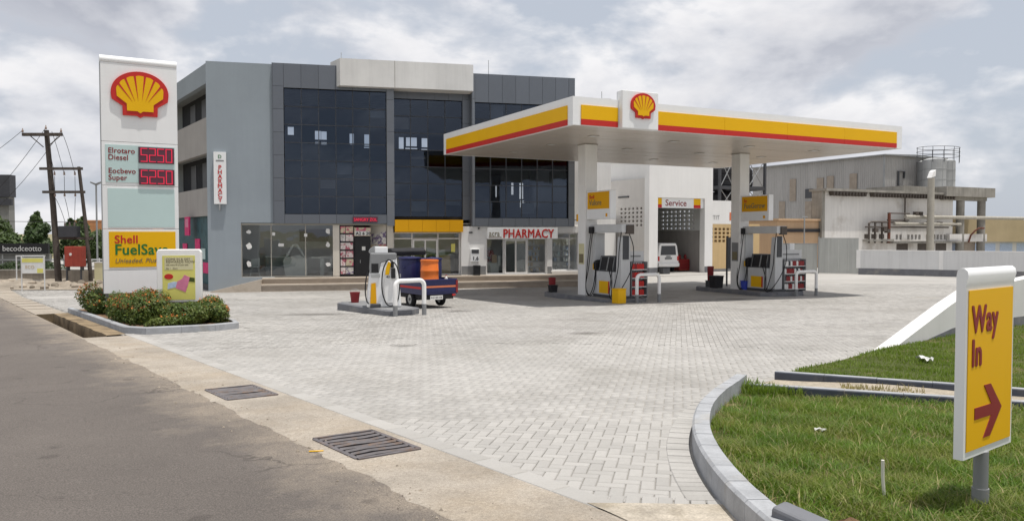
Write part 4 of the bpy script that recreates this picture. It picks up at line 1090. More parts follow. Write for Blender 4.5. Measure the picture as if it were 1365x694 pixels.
bx('table_top', 'interior_light', t, -0.5, 0.5, -0.3, 0.3, 0.82, 0.9); bx('leg', 'interior_light', t, -0.1, 0.1, -0.25, 0.25, 0.0, 0.82); bx('leg', 'interior_light', t, 0.36, 0.46, -0.25, 0.25, 0.0, 0.82)
t = inside_thing('shop_desk', 'grey desk at the back of the frameless glass shop', 'desk', 2.9, 2.6)
bx('desk_top', 'interior_light', t, -0.6, 0.6, -0.3, 0.3, 0.85, 0.9); bx('desk_front', 'interior_mid', t, -0.58, 0.58, -0.28, 0.28, 0, 0.85)
t = inside_thing('shop_chair', 'white shell chair on thin legs at the glass shop corner', 'chair', 1.95, 0.85)
bx('seat', 'interior_light', t, -0.2, 0.2, -0.2, 0.2, 0.43, 0.47); bx('backrest', 'interior_light', t, -0.2, 0.2, 0.17, 0.21, 0.47, 0.82)
for sx in (-1, 1):
    for sy in (-1, 1): MB().cyl((sx * 0.13, sy * 0.13, 0.43), (sx * 0.23, sy * 0.23, 0), 0.014, n=6).build('leg', 'interior_light', t)
t = inside_thing('wall_screen', 'dark flat screen on the back wall of the glass shop', 'screen', 4.6, 3.45, za(1.25))
bx('screen', 'black', t, -0.7, 0.7, 0, 0.06, 0, 0.6); bx('bracket', 'charcoal', t, -0.1, 0.1, 0.062, 0.14, 0.2, 0.4)
t = inside_thing('reception_counter', 'pale wooden counter inside the shop under the yellow fascia', 'counter', 10.85, 1.3)
bx('counter_top', 'cream_wall', t, -0.4, 0.42, -0.2, 0.3, 0.92, 0.97); bx('counter_front', 'tan', t, -0.36, 0.38, -0.17, 0.27, 0, 0.92); bx('printer', 'litter_white', t, -0.2, 0.12, -0.1, 0.15, 0.972, 1.2)
t = inside_thing('low_partition', 'pale wooden panel behind the glass doors under the yellow fascia', 'panel', 10.0, 2.4)
bx('panel', 'tan', t, -0.5, 0.5, 0, 0.06, 0, 0.95); bx('panel_cap', 'cream_wall', t, -0.52, 0.52, -0.02, 0.08, 0.952, 0.99)
def shelf_unit(x, y, w, h, label, seed, mats):
    t = inside_thing('shelf_unit', label, 'shelf', x, y, group='pharmacy shelves')
    rnd = random.Random(seed)
    bx('back_panel', 'interior_light', t, 0, w, 0.28, 0.3, 0, h)
    n = 6
    for i in range(n):
        z = 0.05 + i * (h - 0.1) / (n - 0.0)
        bx('shelf', 'interior_light', t, 0, w, 0, 0.278, z, z + 0.025)
        for k, m in enumerate(mats):
            mb = MB(); xx = 0.01 + k * 0.05
            while xx < w - 0.12:
                ww = rnd.uniform(0.06, 0.13); hh = rnd.uniform(0.12, 0.24)
                if rnd.random() < 0.45: mb.box(xx, xx + ww, 0.02 + 0.004 * k, 0.2, z + 0.026, z + 0.026 + hh)
                xx += ww + 0.03 * len(mats)
            if mb.v: mb.build('boxes', m, t, kind='stuff')
    return t
shelf_unit(15.05, 1.0, 0.8, 1.75, 'shelf of pale goods beside the pharmacy glass doors', 2, ('interior_light', 'print_blue', 'tan'))
shelf_unit(16.2, 0.6, 0.68, 1.7, 'shelf of white and blue boxes at the pharmacy end window', 3, ('litter_white', 'print_blue', 'teal_panel'))
shelf_unit(16.95, 0.7, 0.6, 1.75, 'taller shelf of pale boxes at the pharmacy end window', 4, ('litter_white', 'print_blue'))
t = inside_thing('gift_display', 'red and white goods piled in the pharmacy window', 'display', 13.2, 0.55)
lump_m = MB()
for k in range(12):
    a = k * 2.4; r = 0.10 + 0.02 * k
    lump_m.lathe([(0.02, -0.09), (0.09, -0.05), (0.11, 0.02), (0.06, 0.10), (0.01, 0.12)], (r * math.cos(a) * 0.8 - 0.05, 0.1 + 0.05 * math.sin(a), 0.85 + 0.22 * math.sin(k * 1.3)), 8)
lump_m.build('goods', 'dark_red', t, smooth=60, kind='stuff')
bx('stand', 'interior_light', t, -0.25, 0.35, -0.02, 0.3, 0, 0.55); bx('card', 'peach', t, 0.0, 0.25, -0.06, -0.03, 0.55, 0.95); bx('card', 'litter_white', t, 0.3, 0.45, -0.06, -0.03, 0.4, 0.9)
t = inside_thing('waste_bin', 'black upright bin under the white wall unit', 'bin', 12.30, -0.25, FL - 0.02)
bx('bin_body', 'black', t, -0.15, 0.15, -0.12, 0.14, 0, 0.42, bev=0.015); bx('lid', 'black_soft', t, -0.16, 0.16, -0.13, 0.15, 0.421, 0.48, bev=0.01)

# ================================================================== CANOPY (local x along its front, y away from the viewer)
CA = R(27.1)
CO = (1.944, 25.3)
def cw(u, v): return (CO[0] + u * math.cos(CA) - v * math.sin(CA), CO[1] + u * math.sin(CA) + v * math.cos(CA))
def cthing(name, label, cat, u, v, z=None, rz=0.0, group=None):
    w = cw(u, v)
    return thing(name, label, cat, (w[0], w[1], gz(w[1]) if z is None else z), CA + rz, group)
CZ = GF
can = cthing('station_canopy', 'flat station canopy with yellow and red fascia on two columns', 'canopy', 0, 0, CZ)
def zc(v): return v - CZ
LU, LV, ZS, ZT = 15.8, 10.9, 5.12, 6.03
def fascia(frame, L, ranges, mirror=False):
    """frame maps (s, out, z) to local xyz; white core with a yellow and a red band set proud"""
    for a, b in ranges:
        for m, z0, z1, nm in (('yellow', zc(5.32), zc(5.77), 'yellow_band'), ('red', zc(5.135), zc(5.32), 'red_band')):
            n = max(1, round((b - a) / 3.1))
            for i in range(n):
                s0 = a + (b - a) * i / n; s1 = a + (b - a) * (i + 1) / n - (0.008 if i < n - 1 else 0)
                frame(s0, s1, z0, z1, m, nm)
def front(s0, s1, z0, z1, m, nm): bx(nm, m, can, s0, s1, -0.035, -0.001, z0, z1)
def leftf(s0, s1, z0, z1, m, nm): bx(nm, m, can, -0.035, -0.001, s0, s1, z0, z1)
def rightf(s0, s1, z0, z1, m, nm): bx(nm, m, can, LU + 0.001, LU + 0.035, s0, s1, z0, z1)
def backf(s0, s1, z0, z1, m, nm): bx(nm, m, can, s0, s1, LV + 0.001, LV + 0.035, z0, z1)
mb = MB()
for x0, x1, y0, y1 in ((0, LU, 0, 0.12), (0, LU, LV - 0.12, LV), (0, 0.12, 0.121, LV - 0.121), (LU - 0.12, LU, 0.121, LV - 0.121)):
    mb.box(x0, x1, y0, y1, zc(ZS), zc(ZT))
mb.build('fascia', 'white_sign', can)
fascia(front, LU, [(0.30, 1.72), (3.24, 15.45)])
fascia(leftf, LV, [(0.32, 10.55)]); fascia(rightf, LV, [(0.32, 10.55)]); fascia(backf, LU, [(0.3, 15.45)])
bx('roof_deck', 'galv', can, 0.121, LU - 0.121, 0.121, LV - 0.121, zc(ZT) - 0.35, zc(ZT) - 0.25)
n = 36; w = (LV - 0.26) / n
sp = None
for i in range(n):
    if sp is None:
        o = MB().prism([(0.004, 0.0), (w - 0.012, 0.0), (w - 0.012, 0.03), (w, 0.03), (w, 0.05), (0.004, 0.05)], 0.13, LU - 0.13, 'x').build('soffit_panel', 'soffit', can); sp = o.data
    else: o = place(sp, 'soffit_panel', can)
    o.location = (0, 0.13 + i * w, zc(ZS) + 0.004 + random.uniform(0, 0.004)); o.rotation_euler = (random.uniform(-0.012, 0.012), 0, 0)
for u in (2.2, 5.8, 9.6, 13.2):
    for v in (2.2, 5.2, 8.4):
        l = bx('soffit_lamp', 'soffit_edge', can, u - 0.16, u + 0.16, v - 0.16, v + 0.16, zc(ZS) - 0.010, zc(ZS) + 0.003)
        bx('lens', 'frame_white', l, u - 0.13, u + 0.13, v - 0.13, v + 0.13, zc(ZS) - 0.014, zc(ZS) - 0.0105)
# emblem panel standing above the fascia
ep = bx('emblem_panel', 'white_sign', can, 1.76, 3.22, -0.22, 0.1, zc(ZS) - 0.02, zc(6.34), bev=0.02)
bx('panel_spine', 'mid_grey', ep, 1.80, 3.18, 0.101, 0.16, zc(6.04), zc(6.32))
def emblem(parent, cx, cz, w, y, face='front'):
    """scallop badge: red plate, yellow field, red ribs"""
    def arc(rx, rz_, zc0, a0, a1, k): return [(rx * math.cos(a0 + (a1 - a0) * i / k), zc0 + rz_ * math.sin(a0 + (a1 - a0) * i / k)) for i in range(k + 1)]
    red = [(-0.30, -0.41), (-0.06, -0.41), (0.0, -0.445), (0.06, -0.41), (0.30, -0.41), (0.305, -0.235), (0.485, -0.115)] + arc(0.5, 0.41, 0.015, R(-8), R(188), 30) + [(-0.485, -0.115), (-0.305, -0.235)]
    yel = [(-0.228, -0.325), (-0.05, -0.325), (0.0, -0.36), (0.05, -0.325), (0.228, -0.325), (0.232, -0.19), (0.40, -0.06)]
    lobes = []
    for i in range(7):
        a0 = R(4) + (R(172)) * i / 7; a1 = R(4) + R(172) * (i + 1) / 7
        for k in range(5):
            a = a0 + (a1 - a0) * (k + 0.5) / 5
            rr = 1 + 0.035 * math.sin(math.pi * (k + 0.5) / 5)
            lobes.append((0.405 * rr * math.cos(a), 0.01 + 0.325 * rr * math.sin(a)))
    yel += lobes + [(-0.40, -0.06), (-0.232, -0.19)]
    P = lambda q: [(cx + p[0] * w, cz + p[1] * w) for p in q]
    e = MB().prism(P(red), y - 0.06, y, 'y').build('emblem', 'red', parent)
    MB().prism(P(yel), y - 0.075, y - 0.0605, 'y').build('emblem_field', 'yellow', e)
    for i in range(1, 7):
        a = R(4) + R(172) * i / 7
        ox, oz = 0.425 * math.cos(a), 0.01 + 0.345 * math.sin(a); ix, iz = 0.16 * math.cos(a) * 0.95, -0.16 + 0.03 * math.sin(a)
        px, pz = -(oz - iz), (ox - ix); L = math.hypot(px, pz); px, pz = px / L, pz / L
        MB().prism(P([(ix, iz), (ox + px * 0.019, oz + pz * 0.019), (ox - px * 0.019, oz - pz * 0.019)]), y - 0.08, y - 0.0752, 'y').build('emblem_rib', 'red', e)
    return e
emblem(ep, 2.56, zc(5.86), 0.98, -0.222)
# columns
for k, (u, v) in enumerate(((3.5, 4.6), (11.4, 4.6))):
    c = bx('column', 'white_paint', can, u - 0.27, u + 0.27, v - 0.27, v + 0.27, -0.1, zc(ZS) - 0.001, bev=0.02)
    bx('column_collar', 'soffit_edge', c, u - 0.29, u + 0.29, v - 0.29, v + 0.29, zc(ZS) - 0.03, zc(ZS) - 0.002)
    bx('notice', 'poster_cream' if k == 0 else 'mid_grey', c, u - 0.285, u - 0.271, v - 0.2, v + 0.18, zc(0.45), zc(1.25))
    bx('notice_picture', 'text_grey', c, u - 0.291, u - 0.286, v - 0.16, v + 0.14, zc(0.5), zc(0.85))
# flag signs on the columns
def flag_sign(u, v, label, word, top):
    t = cthing('column_sign', label, 'sign', u, v, 0.0, group='hanging signs on the canopy columns')
    b = bx('sign_box', 'white_sign', t, -0.13, 0.13, -1.62, 0.0, 2.19, 3.27, bev=0.015)
    bx('yellow_face', 'yellow_deep', b, -0.138, -0.131, -1.54, -0.06, 2.58, 3.22)
    lettering(top, 0.19, 'red', b, (-0.142, -0.18, 2.98), FACE_SIDE, bold=0.004, depth=0.003)
    lettering(word, 0.31, 'text_grey', b, (-0.142, -0.18, 2.72), FACE_SIDE, bold=0.004, depth=0.003, sx=0.9, shear=0.1)
    bx('badge', 'yellow_deep', b, -0.136, -0.131, -1.42, -1.30, 2.28, 2.40)
    bx('bracket', 'steel', b, -0.05, 0.05, 0.0, 0.06, 2.5, 2.9)
    return t
flag_sign(3.42, 4.32, 'yellow and white hanging sign on the nearer canopy column', 'Vuliore', 'Shell')
flag_sign(11.32, 4.32, 'yellow and white hanging sign on the far canopy column', 'FueGerow', 'Se')

# ---- pump islands
def island(name, label, u0, u1, v0, v1, h=0.17):
    cz_ = gz(cw((u0 + u1) / 2, (v0 + v1) / 2)[1])
    t = cthing(name, label, 'island', (u0 + u1) / 2, (v0 + v1) / 2, cz_)
    a, b = (u1 - u0) / 2, (v1 - v0) / 2; c = min(a * 0.55, 0.5)
    poly = [(-a + c, -b), (a - c, -b), (a, -b + c), (a, b - c), (a - c, b), (-a + c, b), (-a, b - c), (-a, -b + c)]
    MB().prism(poly, -0.25, h, 'z').build('island_kerb', 'island_grey', t, bev=0.02)
    MB().prism([(p[0] * 0.86, p[1] * 0.95) for p in poly], h + 0.0005, h + 0.006, 'z').build('island_top', 'mid_grey', t)
    return cz_ + h + 0.006
H1 = island('pump_island', 'grey kerbed pump island around the nearer canopy column', 2.75, 4.62, 1.75, 7.2)
H2 = island('pump_island', 'grey kerbed pump island around the far canopy column', 10.75, 13.2, 2.2, 7.2)
def u_guard(p0, p1, z, h, label, group='white hoop guards at the pump islands'):
    p0, p1 = Vector((*p0, 0)), Vector((*p1, 0)); d = (p1 - p0); L = d.length
    t = thing('hoop_guard', label, 'guard rail', (p0.x, p0.y, z), math.atan2(d.y, d.x), group)
    r = 0.16
    pts = [(0, 0, 0.30), (0, 0, h - r)] + [(r - r * math.cos(a), 0, h - r + r * math.sin(a)) for a in np.linspace(0, math.pi / 2, 6)[1:]] + [(L - r + r * math.sin(a), 0, h - r + r * math.cos(a)) for a in np.linspace(0, math.pi / 2, 6)] + [(L, 0, 0.30)]
    MB().tube(pts, 0.062, 14).build('hoop', 'white_paint', t, smooth=60)
    for x in (0, L): MB().cyl((x, 0, -0.1), (x, 0, 0.302), 0.064, n=14).build('painted_foot', 'mid_grey', t, smooth=60)
u_guard(cw(3.72, 1.62), cw(4.72, 1.62), gz(28.9), 1.02, 'white hoop guard in front of the nearer column island')
u_guard(cw(12.12, 2.05), cw(13.28, 2.05), gz(33.4), 1.02, 'white hoop guard in front of the far column island')

def hose(parent, pts, m='rubber', r=0.018): MB().tube([tuple(p) for p in smooth3(pts)], r, 8).build('hose', m, parent, smooth=60)
def smooth3(pts, k=6):
    P = [Vector(p) for p in pts]; out = []
    for i in range(len(P) - 1):
        p0, p1, p2, p3 = P[max(i - 1, 0)], P[i], P[i + 1], P[min(i + 2, len(P) - 1)]
        for j in range(k):
            t = j / k
            out.append(0.5 * ((2 * p1) + (-p0 + p2) * t + (2 * p0 - 5 * p1 + 4 * p2 - p3) * t * t + (-p0 + 3 * p1 - 3 * p2 + p3) * t ** 3))
    out.append(P[-1]); return out
def big_pump(u, v, z, label):
    """multi product dispenser: local x across, y along the island; its wide face looks towards -x"""
    t = cthing('fuel_dispenser', label, 'fuel pump', u, v, z, 0.0, 'tall fuel dispensers under the canopy')
    t.scale = (0.9, 0.92, 1.0)
    bx('plinth', 'charcoal', t, -0.42, 0.42, -0.85, 0.95, 0, 0.10, bev=0.01)
    bx('lower_cabinet', 'pump_white_shaded', t, -0.40, 0.34, -0.50, 0.90, 0.101, 0.98, bev=0.02)
    bx('yellow_panel', 'yellow', t, -0.412, -0.401, -0.14, 0.52, 0.16, 0.62)
    bx('red_panel', 'red', t, -0.412, -0.401, -0.22, -0.142, 0.16, 0.62)
    # slanted display head
    MB().prism([(-0.40, 0.982), (0.40, 0.982), (0.26, 1.56), (-0.26, 1.56)], -0.46, 0.62, 'y').build('display_head', 'charcoal', t, bev=0.02)
    for y0, y1 in ((0.02, 0.50), (-0.40, -0.04)):
        mbp = MB(); 
        def sl(z): return -0.40 + (z - 0.982) * 0.14 / 0.578 - 0.008
        mbp.add([(sl(1.04), y0, 1.04), (sl(1.04), y1, 1.04), (sl(1.50), y1, 1.50), (sl(1.50), y0, 1.50)], [(0, 3, 2, 1)])
        mbp.build('screen', 'black', t)
        for (a0, a1, c0, c1) in ((y0 - 0.02, y0, 1.02, 1.52), (y1, y1 + 0.02, 1.02, 1.52)):
            MB().prism([(sl(c0) - 0.012, c0), (sl(c0) + 0.03, c0), (sl(c1) + 0.03, c1), (sl(c1) - 0.012, c1)], a0, a1, 'y').build('screen_frame', 'steel', t)
    MB().prism([(0.62, 1.0), (0.95, 1.0), (0.95, 1.35), (0.74, 1.40)], -0.36, 0.3, 'x').build('nozzle_bay', 'black_soft', t)
    # tapering white tower at the near end, carrying the header beam
    MB().prism([(-0.86, 0.101), (-0.44, 0.101), (-0.64, 2.28), (-0.90, 2.28)], -0.30, 0.16, 'x').build('end_tower', 'pump_white_shaded', t, bev=0.02)
    bx('tower_strip', 'charcoal', t, -0.22, 0.06, -0.925, -0.88, 1.45, 2.32)
    bx('tower', 'pump_white_shaded', t, -0.26, 0.22, 1.02, 1.22, 0.101, 2.42, bev=0.02)
    h = bx('header_beam', 'pump_white_shaded', t, -0.36, 0.26, -1.02, 1.30, 2.43, 2.74, bev=0.03)
    bx('hose_box', 'pipe_dark', h, -0.16, 0.20, -1.10, -0.93, 2.38, 2.72, bev=0.02)
    bx('hose_box', 'black_soft', h, -0.50, -0.36, 0.95, 1.2, 2.4, 2.66, bev=0.02)
    for k, (y, sw) in enumerate(((1.12, 0.0), (1.0, 0.08))):
        hose(t, [(-0.42, y, 2.45), (-0.50, y + 0.02, 1.9), (-0.55, y + 0.1, 1.1), (-0.60 - sw, y + 0.12, 0.35), (-0.56, y - 0.05, 0.02), (-0.46, y - 0.25, 0.4), (-0.42, 0.75, 1.15)])
    hose(t, [(-0.02, -1.04, 2.4), (0.15, -1.10, 1.9), (0.05, -1.16, 1.2), (-0.3, -1.1, 0.55), (-0.62, -0.85, 0.05), (-0.66, -0.6, 0.12), (-0.50, -0.45, 0.6), (-0.42, -0.44, 1.2)])
    hose(t, [(-0.36, -0.98, 2.45), (-0.44, -0.95, 1.8), (-0.46, -0.9, 1.1), (-0.55, -0.75, 0.4), (-0.52, -0.55, 0.12), (-0.44, -0.42, 0.6), (-0.41, -0.2, 1.05)])
    for y in (0.78, 0.66):
        nz = bx('nozzle', 'black', t, -0.50, -0.401, y - 0.04, y + 0.04, 1.05, 1.32, bev=0.01)
    bx('nozzle', 'yellow', t, -0.47, -0.401, 0.86, 0.92, 1.02, 1.25, bev=0.01)
    return t
big_pump(3.65, 2.95, H1, 'tall white dispenser with hoses beside the nearer canopy column')
big_pump(11.65, 3.3, H2, 'tall white dispenser with hoses beside the far canopy column')

def oil_rack(u, v, z, label, m1, m2, m3, W=0.69):
    t = cthing('oil_rack', label, 'display rack', u, v, z, R(-6), 'oil display racks on the pump islands')
    for x in (0, W - 0.03):
        bx('upright', 'mid_grey', t, x, x + 0.03, 0.0, 0.35, 0, 1.35)
    bx('back_panel', 'pump_white_shaded', t, 0.03, W - 0.03, 0.33, 0.35, 0, 1.72)
    bx('header', 'pump_white_shaded', t, 0.0, W, 0.28, 0.329, 1.36, 1.74)
    bx('header_strip', 'mid_grey', t, 0.12, W - 0.14, 0.272, 0.279, 1.52, 1.58)
    rnd = random.Random(int(u * 7))
    for i in range(4):
        zz = 0.08 + i * 0.32
        bx('shelf', 'frame_white', t, 0.031, W - 0.031, 0.0, 0.328, zz, zz + 0.03)
        nb = int((W - 0.08) / 0.103)
        for k in range(nb):
            x = 0.045 + k * 0.103
            m = rnd.choice((m1, m1, m2, m3))
            b = MB().prism([(x, zz + 0.031), (x + 0.10, zz + 0.031), (x + 0.10, zz + 0.2), (x + 0.07, zz + 0.235), (x + 0.03, zz + 0.235), (x, zz + 0.2)], 0.03, 0.10, 'y').build('bottle', m, t)
            bx('cap', 'charcoal', b, x + 0.035, x + 0.065, 0.05, 0.08, zz + 0.236, zz + 0.265)
oil_rack(4.0, 2.35, H1, 'rack of red and white oil bottles on the nearer column island', 'red', 'litter_white', 'dark_red')
oil_rack(11.95, 2.55, H2, 'wide rack of red and dark oil bottles on the far column island', 'dark_red', 'charcoal', 'litter_white', 1.15)
t = cthing('notice_board', 'white upright board behind the oil rack on the far column island', 'board', 12.6, 3.4, H2)
bx('panel', 'pump_white_shaded', t, 0, 0.55, 0, 0.06, 0, 1.95, bev=0.01); bx('side_panel', 'white_sign', t, 0.56, 0.84, 0.0, 0.1, 0, 2.0, bev=0.01)

def bucket(name, u, v, z, r0, r1, h, m, label, cat, handle=True, wz=None):
    w = cw(u, v) if wz is None else wz
    t = thing(name, label, cat, (w[0], w[1], z))
    MB().lathe([(r0 * 0.96, 0), (r0, 0.01), (r1, h), (r1 + 0.012, h), (r1 + 0.012, h + 0.02), (r1 - 0.01, h + 0.02), (r0 - 0.012, 0.02)], n=18).build('pail', m, t, smooth=40)
    if handle: MB().tube([(-r1, 0, h), (-r1 * 0.8, 0, h + r1 * 0.55), (0, 0, h + r1 * 0.8), (r1 * 0.8, 0, h + r1 * 0.55), (r1, 0, h)], 0.007, 6).build('handle', 'steel', t)
def crate(name, u, v, z, a, b, h, m, label, cat, rz=0.0, taper=0.0, lid=None):
    t = cthing(name, label, cat, u, v, z, rz)
    mb = MB().add([(-a + taper, -b + taper, 0), (a - taper, -b + taper, 0), (a - taper, b - taper, 0), (-a + taper, b - taper, 0), (-a, -b, h), (a, -b, h), (a, b, h), (-a, b, h)],
                  [(0, 3, 2, 1), (4, 5, 6, 7), (0, 1, 5, 4), (1, 2, 6, 5), (2, 3, 7, 6), (3, 0, 4, 7)])
    mb.build('body', m, t, bev=0.015)
    MB().box(-a - 0.015, a + 0.015, -b - 0.015, b + 0.015, h + 0.001, h + 0.03).build('rim', lid or m, t, bev=0.008)
crate('yellow_bin', 2.94, 1.62, gz(28), 0.19, 0.17, 0.50, 'yellow', 'yellow square sand bin on the paving by the nearer island', 'bin', R(8))
crate('dark_bin', 2.95, 6.35, H1, 0.16, 0.14, 0.26, 'black_soft', 'low black box at the back of the nearer island', 'box', 0, 0.02)
bucket('dark_red_pail', 3.15, 6.75, H1, 0.13, 0.15, 0.55, 'dark_red', 'dark red pail behind the nearer canopy column', 'bucket')
crate('tall_black_bin', 10.98, 5.6, H2, 0.24, 0.22, 0.52, 'black_soft', 'big black bin left of the far canopy column', 'bin', 0, 0.03, 'charcoal')
bucket('red_pail', 11.12, 6.15, H2 + 0.30, 0.13, 0.15, 0.62, 'dark_red', 'dark red drum standing behind the big black bin', 'bucket', False)
crate('pail_stand', 11.12, 6.15, H2, 0.17, 0.15, 0.27, 'charcoal', 'dark stand carrying the dark red drum', 'stand')
crate('blue_box', 11.30, 4.12, H2, 0.16, 0.14, 0.36, 'blue_bright', 'bright blue open box beside the far canopy column', 'box', R(10), 0.03)
# dark rack behind the far dispenser
t = cthing('dark_screen', 'dark grey panel screen behind the far dispenser', 'screen', 12.2, 6.4, H2)
bx('panel', 'charcoal', t, 0.15, 1.55, 0, 0.05, 0.8, 2.25); bx('post', 'charcoal', t, 0.15, 0.22, 0.051, 0.1, -0.1, 2.3); bx('post', 'charcoal', t, 1.48, 1.55, 0.051, 0.1, -0.1, 2.3)

# ---- near island by the road side, with its own pump
ic = rw(11.1, 21.35); iz = gz(ic[1])
t = thing('pump_island', 'low grey kerbed island outside the canopy carrying the single pump', 'island', (ic[0], ic[1], iz), RA)
a, b = 0.62, 1.78
poly = [(-a + 0.08, -b), (a - 0.45, -b), (a, -b + 0.35), (a, b - 0.3), (a - 0.3, b), (-a + 0.3, b), (-a, b - 0.3), (-a, -b + 0.08)]
MB().prism(poly, -0.25, 0.20, 'z').build('island_kerb', 'island_grey', t, bev=0.02)
MB().prism([(p[0] * 0.84, p[1] * 0.94) for p in poly], 0.2005, 0.208, 'z').build('island_top', 'mid_grey', t)
HN = iz + 0.208
u_guard(rw(10.62, 19.36), rw(11.55, 19.36), gz(21.8), 0.98, 'white hoop guard in front of the single pump outside the canopy')
pc = rw(11.0, 20.75)
t = thing('fuel_dispenser', 'single white and grey fuel pump with yellow stripe outside the canopy', 'fuel pump', (pc[0], pc[1], HN), R(12))
# waisted body: broad at foot, grey top
prof = [(-0.50, 0), (0.50, 0), (0.47, 0.5), (0.41, 1.0), (0.36, 1.52), (-0.36, 1.52), (-0.41, 1.0), (-0.47, 0.5)]
MB().prism(prof, -0.26, 0.26, 'y').build('body', 'white_sign', t, bev=0.05)
MB().prism([(-0.42, 1.0), (-0.14, 1.0), (-0.08, 1.30), (0.36, 1.40), (0.37, 1.58), (-0.38, 1.58)], -0.28, 0.28, 'y').build('top_cowl', 'mid_grey', t, bev=0.03)
bx('display', 'black', t, -0.36, -0.16, -0.292, -0.281, 1.02, 1.28, bev=0.005)
bx('keypad', 'steel', t, -0.38, -0.12, -0.30, -0.27, 0.88, 0.99, bev=0.01)
MB().prism([(-0.40, 0.12), (-0.22, 0.12), (-0.24, 0.72), (-0.37, 0.70)], -0.29, -0.262, 'y').build('yellow_panel', 'yellow_deep', t)
bx('foot_tray', 'charcoal', t, -0.40, -0.10, -0.34, -0.262, 0.0, 0.11, bev=0.02)
MB().prism([(0.02, 0.12), (0.34, 0.12), (0.38, 0.6), (0.36, 1.1), (0.28, 1.36), (0.12, 1.36), (0.02, 1.1), (-0.02, 0.6)], -0.31, -0.262, 'y').build('nozzle_panel', 'white_paint', t, bev=0.03)
MB().prism([(0.03, 0.95), (0.14, 0.95), (0.20, 1.28), (0.12, 1.34), (0.05, 1.15)], -0.325, -0.311, 'y').build('yellow_flash', 'yellow', t)
bx('nozzle', 'black', t, 0.20, 0.32, -0.40, -0.311, 0.85, 1.15, bev=0.02)
bx('nozzle', 'black_soft', t, 0.19, 0.28, -0.37, -0.311, 1.16, 1.32, bev=0.02)
lettering('43', 0.10, 'black', t, (0.06, -0.318, 0.86), bold=0.002, depth=0.003)
hose(t, [(0.24, -0.38, 1.32), (0.10, -0.40, 1.38), (-0.04, -0.38, 1.05), (-0.06, -0.38, 0.5), (0.06, -0.38, 0.12), (0.24, -0.38, 0.06), (0.40, -0.38, 0.25), (0.44, -0.36, 0.8), (0.36, -0.36, 1.2), (0.22, -0.36, 1.36)])
hose(t, [(-0.40, -0.1, 1.1), (-0.50, -0.2, 0.9), (-0.54, -0.28, 0.5), (-0.50, -0.30, 0.2), (-0.44, -0.25, 0.12)])
bx('top_box', 'white_sign', t, -0.25, 0.12, -0.12, 0.16, 1.581, 1.76, bev=0.02)
bucket('red_bucket', 0, 0, HN, 0.12, 0.155, 0.30, 'dark_red', 'small dark red bucket at the far end of the single pump island', 'bucket', True, rw(10.95, 22.55))

# ================================================================== PYLON SIGN, PLANTER, POSTER BOX
PO = (-10.912, 21.0)
PZ = gz(21.5)
pyl = thing('price_pylon', 'tall white price pylon with scallop emblem, red displays and yellow panel', 'sign', (PO[0], PO[1], PZ), R(29.7))
def zp(v): return v - PZ
PW = 1.89
bx('plinth', 'mid_grey', pyl, 0.05, PW - 0.02, 0.03, 0.36, -0.1, zp(0.035))
for z0, z1 in ((0.04, 0.655), (0.665, 1.765), (1.775, 2.925), (2.935, 4.095), (4.105, 6.20)):
    bx('face_panel', 'white_sign', pyl, 0.012, PW, 0.0, 0.33, zp(z0), zp(z1), bev=0.006)
bx('edge_trim', 'galv', pyl, 0.0, 0.011, 0.01, 0.36, zp(0.04), zp(6.2))
MB().prism([(0.0, zp(6.205)), (-0.02, zp(6.26)), (0.0, zp(6.35)), (0.06, zp(6.385)), (0.30, zp(6.385)), (0.36, zp(6.3)), (0.36, zp(6.205))], 0, PW, 'x').build('top_cap', 'white_sign', pyl, smooth=50)
emblem(pyl, 0.96, zp(5.40), 1.42, -0.001)
pp = bx('price_panel', 'teal_panel', pyl, 0.10, PW - 0.08, -0.012, -0.001, zp(3.02), zp(4.02))
lettering('Elrotaro', 0.20, 'dark_red', pp, (0.16, -0.016, zp(3.80)), bold=0.003, depth=0.003, sx=0.95)
lettering('Diesel', 0.20, 'dark_red', pp, (0.16, -0.016, zp(3.62)), bold=0.003, depth=0.003, sx=0.95)
lettering('Eocbevo', 0.20, 'dark_red', pp, (0.16, -0.016, zp(3.26)), bold=0.003, depth=0.003, sx=0.95)
lettering('Super', 0.20, 'dark_red', pp, (0.16, -0.016, zp(3.08)), bold=0.003, depth=0.003, sx=0.95)
SEG = {'5': 'afgcd', '2': 'abged', '0': 'abcdef'}
def display(z0, z1):
    x0, x1 = 0.90, PW - 0.10
    d = bx('price_display', 'display', pyl, x0, x1, -0.05, -0.012, z0, z1, bev=0.006)
    n = 4; w = (x1 - x0 - 0.06) / n; h = z1 - z0 - 0.06
    for i, ch in enumerate('5250'):
        a = x0 + 0.03 + i * w + 0.02; b = a + w - 0.04; c = z0 + 0.03; e = c + h; m_ = (c + e) / 2; t_ = 0.022
        mb = MB(); y0, y1 = -0.056, -0.0505
        R4 = {'a': (a, b, e - t_, e), 'd': (a, b, c, c + t_), 'g': (a, b, m_ - t_ / 2, m_ + t_ / 2), 'f': (a, a + t_, m_, e), 'b': (b - t_, b, m_, e), 'e': (a, a + t_, c, m_), 'c': (b - t_, b, c, m_)}
        for s in SEG[ch]: q = R4[s]; mb.box(q[0], q[1], y0 - (0.001 if s in 'adg' else 0), y1, q[2], q[3])
        mb.build('digit', 'digit', d)
display(zp(3.56), zp(3.99)); display(zp(2.97), zp(3.40))
bx('blank_panel', 'teal_panel', pyl, 0.14, PW - 0.10, -0.010, -0.001, zp(1.82), zp(2.86))
yp = bx('yellow_panel', 'yellow', pyl, 0.15, PW - 0.09, -0.012, -0.001, zp(0.74), zp(1.70))
lettering('Shell', 0.30, 'red', yp, (0.28, -0.016, zp(1.39)), bold=0.006, depth=0.003)
